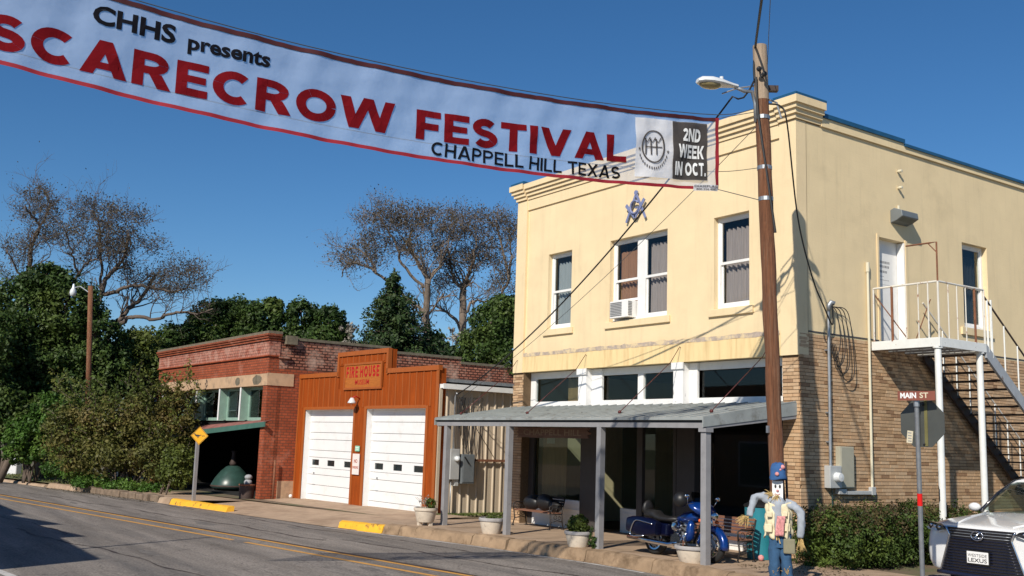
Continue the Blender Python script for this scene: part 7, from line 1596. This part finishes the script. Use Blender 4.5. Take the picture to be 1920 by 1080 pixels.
# duck crossing sign
dd = 34.6; s0 = Vector(at(362.5,942,dd)); s1_ = Vector(at(371,822,dd)); dg = thing('crossing_sign', 'yellow diamond duck crossing sign on a wooden post by the shrub', 'traffic sign', tuple(s0))
mb = MB(); mb.bar(tuple(s0+Vector((0,0,-.2))),tuple(s1_),.13,.10); mb.build('post', MT['grey'], dg)
dc = Vector(at(374,817,dd-.12)); du = e1_ = Vector((CR[0],CR[1],0)).normalized(); dn = Vector((-CF[0],-CF[1],0)).normalized(); h8 = .31
mb = MB(); mb.prism([(0,-h8),(h8*.96,0),(0,h8),(-h8*.96,0)], lambda u,v: tuple(dc+du*u+Vector((0,0,v))), lambda u,v: tuple(dc+du*u+Vector((0,0,v))-dn*.01)); dp = mb.build('diamond_plate', MT['signyellow'], dg)
mb = MB()
for i in range(4):
    a0_, a1_ = [(0,-h8),(h8*.96,0),(0,h8),(-h8*.96,0)][i], [(0,-h8),(h8*.96,0),(0,h8),(-h8*.96,0)][(i+1)%4]
    f_ = lambda p,s: tuple(dc+du*(p[0]*s)+Vector((0,0,p[1]*s))+dn*.002)
    mb.add([f_(a0_,.94),f_(a1_,.94),f_(a1_,.89),f_(a0_,.89)],[(0,1,2,3)])
def duck(x,y,s,fl=-1):
    body=[(-.5,.05),(-.35,.22),(.05,.20),(.35,.12),(.62,.25),(.38,-.02),(.1,-.14),(-.25,-.12)]; head=[(-.34,.10),(-.42,.34),(-.56,.40),(-.80,.30),(-.60,.27),(-.55,.15)]
    for P in (body,head,[(-.02,-.12),(.02,-.12),(.0,-.36),(-.1,-.36)],[(.12,-.12),(.16,-.12),(.16,-.34),(.06,-.34)]): mb.add([tuple(dc+du*(x+a*s)+Vector((0,0,y+b*s))+dn*.003) for a,b in P],[tuple(range(len(P)))])
duck(-.055,-.005,.20); duck(.11,-.01,.06); duck(.165,-.005,.055)
mb.build('duck_symbol', MT['ink'], dp)
# ================================================================ white car on the side street
_b = at(1832,1005,15.7); NX, NY, GZ = float(_b[0]), float(_b[1])+.12, float(_b[2])-.80
def cp_(u, v, z): return (NX+u*1.14, NY+v, GZ+z)
car = thing('parked_car', 'pearl white luxury SUV with large black grille parked nose out on the side street', 'car', (NX, NY+2.4, GZ))
#        v    hw   zbot  zlow  zmid  zsh  ztop
SEC = [(.00,.70,.14,.34,.62,.84,.90),(.05,.83,.14,.33,.63,.88,.935),(.14,.90,.14,.33,.65,.915,.965),(.30,.925,.14,.34,.68,.945,.995),(.55,.935,.24,.36,.72,.975,1.03),(.95,.945,.24,.38,.74,1.00,1.075),(1.30,.945,.26,.38,.76,1.02,1.11),(1.55,.945,.28,.38,.78,1.03,1.13),
       (2.2,.95,.30,.38,.80,1.05,1.13),(3.2,.95,.30,.38,.82,1.08,1.14),(4.0,.945,.30,.40,.84,1.10,1.15),(4.55,.91,.32,.42,.86,1.08,1.12),(4.82,.80,.36,.44,.84,1.02,1.06)]
m = MB(); vs = []; NP = 15
for (v,hw,zb_,zl,zm,zh,zt_) in SEC:
    half = [(0,zt_),(.30*hw,zt_-.004),(.58*hw,zt_-.015),(.80*hw,zh+.035*(zt_>zh+.04)),(.94*hw,zh-.02),(1.0*hw,zm),(.985*hw,zl),(.90*hw,zb_)]
    ring = [(-a,b) for a,b in half[:0:-1]]+half
    # nose bulges forwards in the middle
    for a,b in ring: vs.append(cp_(a, v-.06*(1-(a/max(hw,.01))**2)*(1 if v < .2 else 0), b))
m.add(vs,[(i*NP+k,i*NP+k+1,(i+1)*NP+k+1,(i+1)*NP+k) for i in range(len(SEC)-1) for k in range(NP-1)]+[tuple(range(NP)),tuple((len(SEC)-1)*NP+k for k in range(NP))]+[(i*NP,(i+1)*NP,(i+1)*NP+NP-1,i*NP+NP-1) for i in range(len(SEC)-1)])
body = m.build('body', MT['pearl'], car, smooth=True, sub=1)
# bonnet crease lines
for s in (-1,1):
    m = MB(); m.tube([cp_(s*.40,.10,.957),cp_(s*.47,.5,1.018),cp_(s*.55,1.0,1.066),cp_(s*.60,1.4,1.105)],.012,8); m.build('bonnet_crease', MT['pearl'], body, smooth=True)
# greenhouse
W_SEC = [(1.38,.74,1.10),(2.12,.60,1.615),(2.6,.585,1.68),(3.5,.575,1.67),(4.2,.55,1.60)]
m = MB(); vs=[]
for v,hw,z in W_SEC[1:]:
    for a,dz in ((-1,-.06),(-.85,0),(0,.025),(.85,0),(1,-.06)): vs.append(cp_(a*hw,v,z+dz))
m.add(vs,[(i*5+k,i*5+k+1,(i+1)*5+k+1,(i+1)*5+k) for i in range(3) for k in range(4)]); m.build('roof', MT['pearl'], car, smooth=True, solid=.03)
m = MB(); vs=[]
for i in range(5):
    t=i/4; v=1.38+.74*t; hw=.74-.15*t; z=1.125+.49*t+.03*math.sin(PI*t)
    for a in (-1,-.5,0,.5,1): vs.append(cp_(a*hw,v+.10*a*a*(1-t*.3),z))
m.add(vs,[(i*5+k,i*5+k+1,(i+1)*5+k+1,(i+1)*5+k) for i in range(4) for k in range(4)]); m.build('windscreen', MT['carglass'], car, smooth=True)
for s in (-1,1):
    m = MB(); m.tube([cp_(s*.76,1.46,1.10),cp_(s*.68,1.86,1.40),cp_(s*.60,2.24,1.61),cp_(s*.585,2.7,1.66)],.032,8); m.build('windscreen_pillar', MT['cardark'], car, smooth=True)
    m = MB(); m.add([cp_(s*.80,1.75,1.12),cp_(s*.66,2.3,1.56),cp_(s*.64,3.5,1.58),cp_(s*.86,4.1,1.14)],[(0,1,2,3)]); m.build('side_window', MT['carglass'], car)
    m = MB(); m.ball(cp_(s*1.02,1.78,1.15),(.11,.08,.075),14,10); mr = m.build('door_mirror', MT['pearl'], car, smooth=True)
    m = MB(); m.bar(cp_(s*.90,1.80,1.09),cp_(s*1.0,1.78,1.12),.05,.03); m.build('mirror_stalk', MT['cardark'], mr)
    # headlight with bright underline
    f = lambda u,z: cp_(s*u, .0+max(0,(abs(u)-.50))**1.5*.95-.03-.05*max(0,z-.80), z)
    g2 = lambda u,z,o: tuple(np.array(f(u,z))+np.array((s*.012*o,-.02*o,.002*o)))
    P = [(.49,.855),(.60,.815),(.83,.835),(.905,.90),(.86,.945),(.66,.935),(.54,.90)]
    m = MB(); m.prism(P, lambda u,z: g2(u,z,1.2), lambda u,z: g2(u,z,-3)); hl_ = m.build('headlight', MT['cardark'], car)
    m = MB(); 
    for q in ((.60,.875),(.70,.885),(.79,.895)): p_ = g2(q[0],q[1],1.2); m.ball(p_,(.030,.02,.022),12,8)
    m.build('projector_lens', MT['chrome'], hl_, smooth=True)
    m = MB(); P2=[(.50,.842),(.60,.797),(.85,.822),(.90,.86),(.84,.838),(.60,.812)]
    m.prism(P2, lambda u,z: g2(u,z,2.2), lambda u,z: g2(u,z,0)); m.build('light_strip', MT['lampwhite'], hl_)
    P3=[(.80,.66),(.905,.70),(.90,.44),(.84,.46)]
    m = MB(); m.prism([(.83,.68),(.885,.60),(.87,.40),(.845,.40)], lambda u,z: g2(u,z,1.6), lambda u,z: g2(u,z,-2)); m.build('fog_slot', MT['cardark'], car)
    # wheels
    for v in (.98,3.77):
        m = MB(); m.lathe([(.22,-.12),(.34,-.125),(.375,-.09),(.38,0),(.375,.09),(.34,.125),(.22,.12)],cp_(s*.84,v,.37),28,caps=False,axis='X'); wl_ = m.build('wheel', MT['rubber'], car, smooth=True)
        m = MB(); m.lathe([(0,-.03),(.06,-.03),(.22,.0),(.26,-.1)],cp_(s*.90,v,.37),20,caps=False,axis='X'); m.build('rim', MT['steel'], wl_, smooth='auto')
# grille: spindle shaped opening with slats
def gw(z): return .43+.06*(z-.78)/.12 if z > .78 else .43+.15*((.78-z)/.50)
fz = lambda u,z,o=0.: cp_(u, -.062+.19*u*u+.01-.035*o-.04*max(0,z-.8), z)
m = MB(); zz = [.20+(.90-.20)*i/16 for i in range(17)]
vs = [];
for z in zz:
    for a in np.linspace(-1,1,9): vs.append(fz(a*gw(z),z,.7))
m.add(vs,[(i*9+k,i*9+k+1,(i+1)*9+k+1,(i+1)*9+k) for i in range(16) for k in range(8)]); gr_ = m.build('grille', MT['cardark'], car, smooth=True)
for k in range(15):
    z = .245+k*.044
    if z > .89: break
    w_ = gw(z)*.97; m = MB(); m.tube([fz(a*w_,z,1.0) for a in np.linspace(-1,1,13)],[.006]*13,6); m.build('grille_slat', MT['steel' if k > 11 else 'carblue'], gr_, smooth=True)
for s in (-1,1):
    m = MB(); m.tube([fz(s*(gw(z)+.012),z,1.1) for z in zz],.014,8); m.build('grille_edge', MT['chrome'], gr_, smooth=True)
m = MB(); m.tube([fz(a*.66,.185,1.2) for a in np.linspace(-1,1,11)],.03,8); m.build('lower_lip', MT['carblue'], car, smooth=True)
# badge: ring and slanted letter
bc = np.array(fz(0,.80,2.0)); m = MB()
m.tube([(bc[0]+.098*math.cos(a),bc[1]-.004,bc[2]+.066*math.sin(a)) for a in np.linspace(0,2*PI,28)],.010,6)
m.tube([(bc[0]+.045,bc[1]-.006,bc[2]+.052),(bc[0]-.045,bc[1]-.006,bc[2]-.034),(bc[0]+.07,bc[1]-.006,bc[2]-.034)],.010,6); m.build('badge', MT['chrome'], gr_, smooth=True)
pc = np.array(fz(0,.47,2.0)); m = MB(); m.box(pc[0]-.175,pc[0]+.175,pc[1]-.012,pc[1]+.0,pc[2]-.09,pc[2]+.09); pl_ = m.build('number_plate', MT['white'], car, bev=.004)
m = MB(); m.box(pc[0]-.19,pc[0]+.19,pc[1]+.001,pc[1]+.012,pc[2]-.105,pc[2]+.105); m.build('plate_frame', MT['black'], pl_)
put_text('plate_lettering', 'WESTSIDE', lambda a,b: (pc[0]-.155+.31*a, pc[1]-.0155, pc[2]+.012+.045*b), MT['ink'], pl_, bold=-.004)
put_text('plate_lettering', 'LEXUS', lambda a,b: (pc[0]-.155+.31*a, pc[1]-.0155, pc[2]-.068+.06*b), MT['ink'], pl_, bold=.012)
# inside: dash, seats, wheel
m = MB(); m.box(NX-.68,NX+.68,NY+1.75,NY+2.05,GZ+.75,GZ+1.08); m.build('dashboard', MT['cardark'], car, bev=.03)
for s in (-1,1):
    m = MB(); m.obox(cp_(s*.36,2.75,1.10),(.48,.16,.60)); m.obox(cp_(s*.36,2.78,1.48),(.26,.12,.18)); m.build('seat', MT['seatbeige'], car, bev=.05)
m = MB(); m.tube([(NX+.36+.18*math.cos(a),NY+2.08+.06*math.sin(a),GZ+1.02+.17*math.sin(a)) for a in np.linspace(0,2*PI,22)],.016,6); m.build('steering_wheel', MT['black'], car, smooth=True)
m = MB(); m.box(NX-.55,NX+.55,NY+3.0,NY+4.3,GZ+.6,GZ+.7); m.build('cabin_floor', MT['dark'], car)

# ================================================================ stepped store front across the street (its shadow lies on the road)
ac_ = thing('opposite_store', 'plain store front across the street whose stepped parapet shades the road at bottom left', 'building', (-14,-22,0))
def osx(px, py, H):
    p = hit(px,py,(0,0,-.19),(-.006,0,1)); k = (H-p[2])/math.tan(R_(SUN_EL)); return p[0]-LX*k, p[1]-LY*k
HB = 5.0
# corners of the shadow outline thrown back along the sun's rays to the parapet
YF_ = -17.5; cot = 1.187
prof = [(-6.7,-11.75),(-11.2,-11.62),(-11.35,-11.02),(-14.7,-11.50),(-14.85,-10.85),(-18.4,-11.6),(-18.6,-11.2),(-24,-11.2)]
top = [(x+.537*(y-YF_), (y-YF_)/cot-.2) for x,y in prof]
mb = MB(); P = [(top[0][0],-.3)]+top+[(top[-1][0],-.3)]
mb.prism(P, lambda u,v:(u,YF_-.35,v), lambda u,v:(u,YF_,v)); mb.build('front_wall', MT['oldstucco'], ac_, fix=True)
mb = MB(); mb.box(top[-1][0],top[0][0],YF_-9,YF_-.36,-.3,3.9); mb.build('store_body', MT['oldstucco'], ac_)
for k in range(4):
    x = -6.2-3.4*k
    mb = MB(); mb.box(x-2.0,x,YF_+.0,YF_+.02,.6,2.6); w_ = mb.build('window', MT['white'], ac_); mb = MB(); mb.box(x-1.9,x-.1,YF_+.021,YF_+.025,.7,2.5); mb.build('pane', MT['shopglass'], w_)
op = thing('flag_pole', 'bare pole across the street whose thin shadow reaches the yellow line', 'pole', (-5.85,-17.0,-.2))
mb = MB(); mb.tube([(-5.85,-17.0,-.25),(-5.85,-17.0,7.0)],[.07,.05],10); mb.build('shaft', MT['polewood'], op, smooth=True)
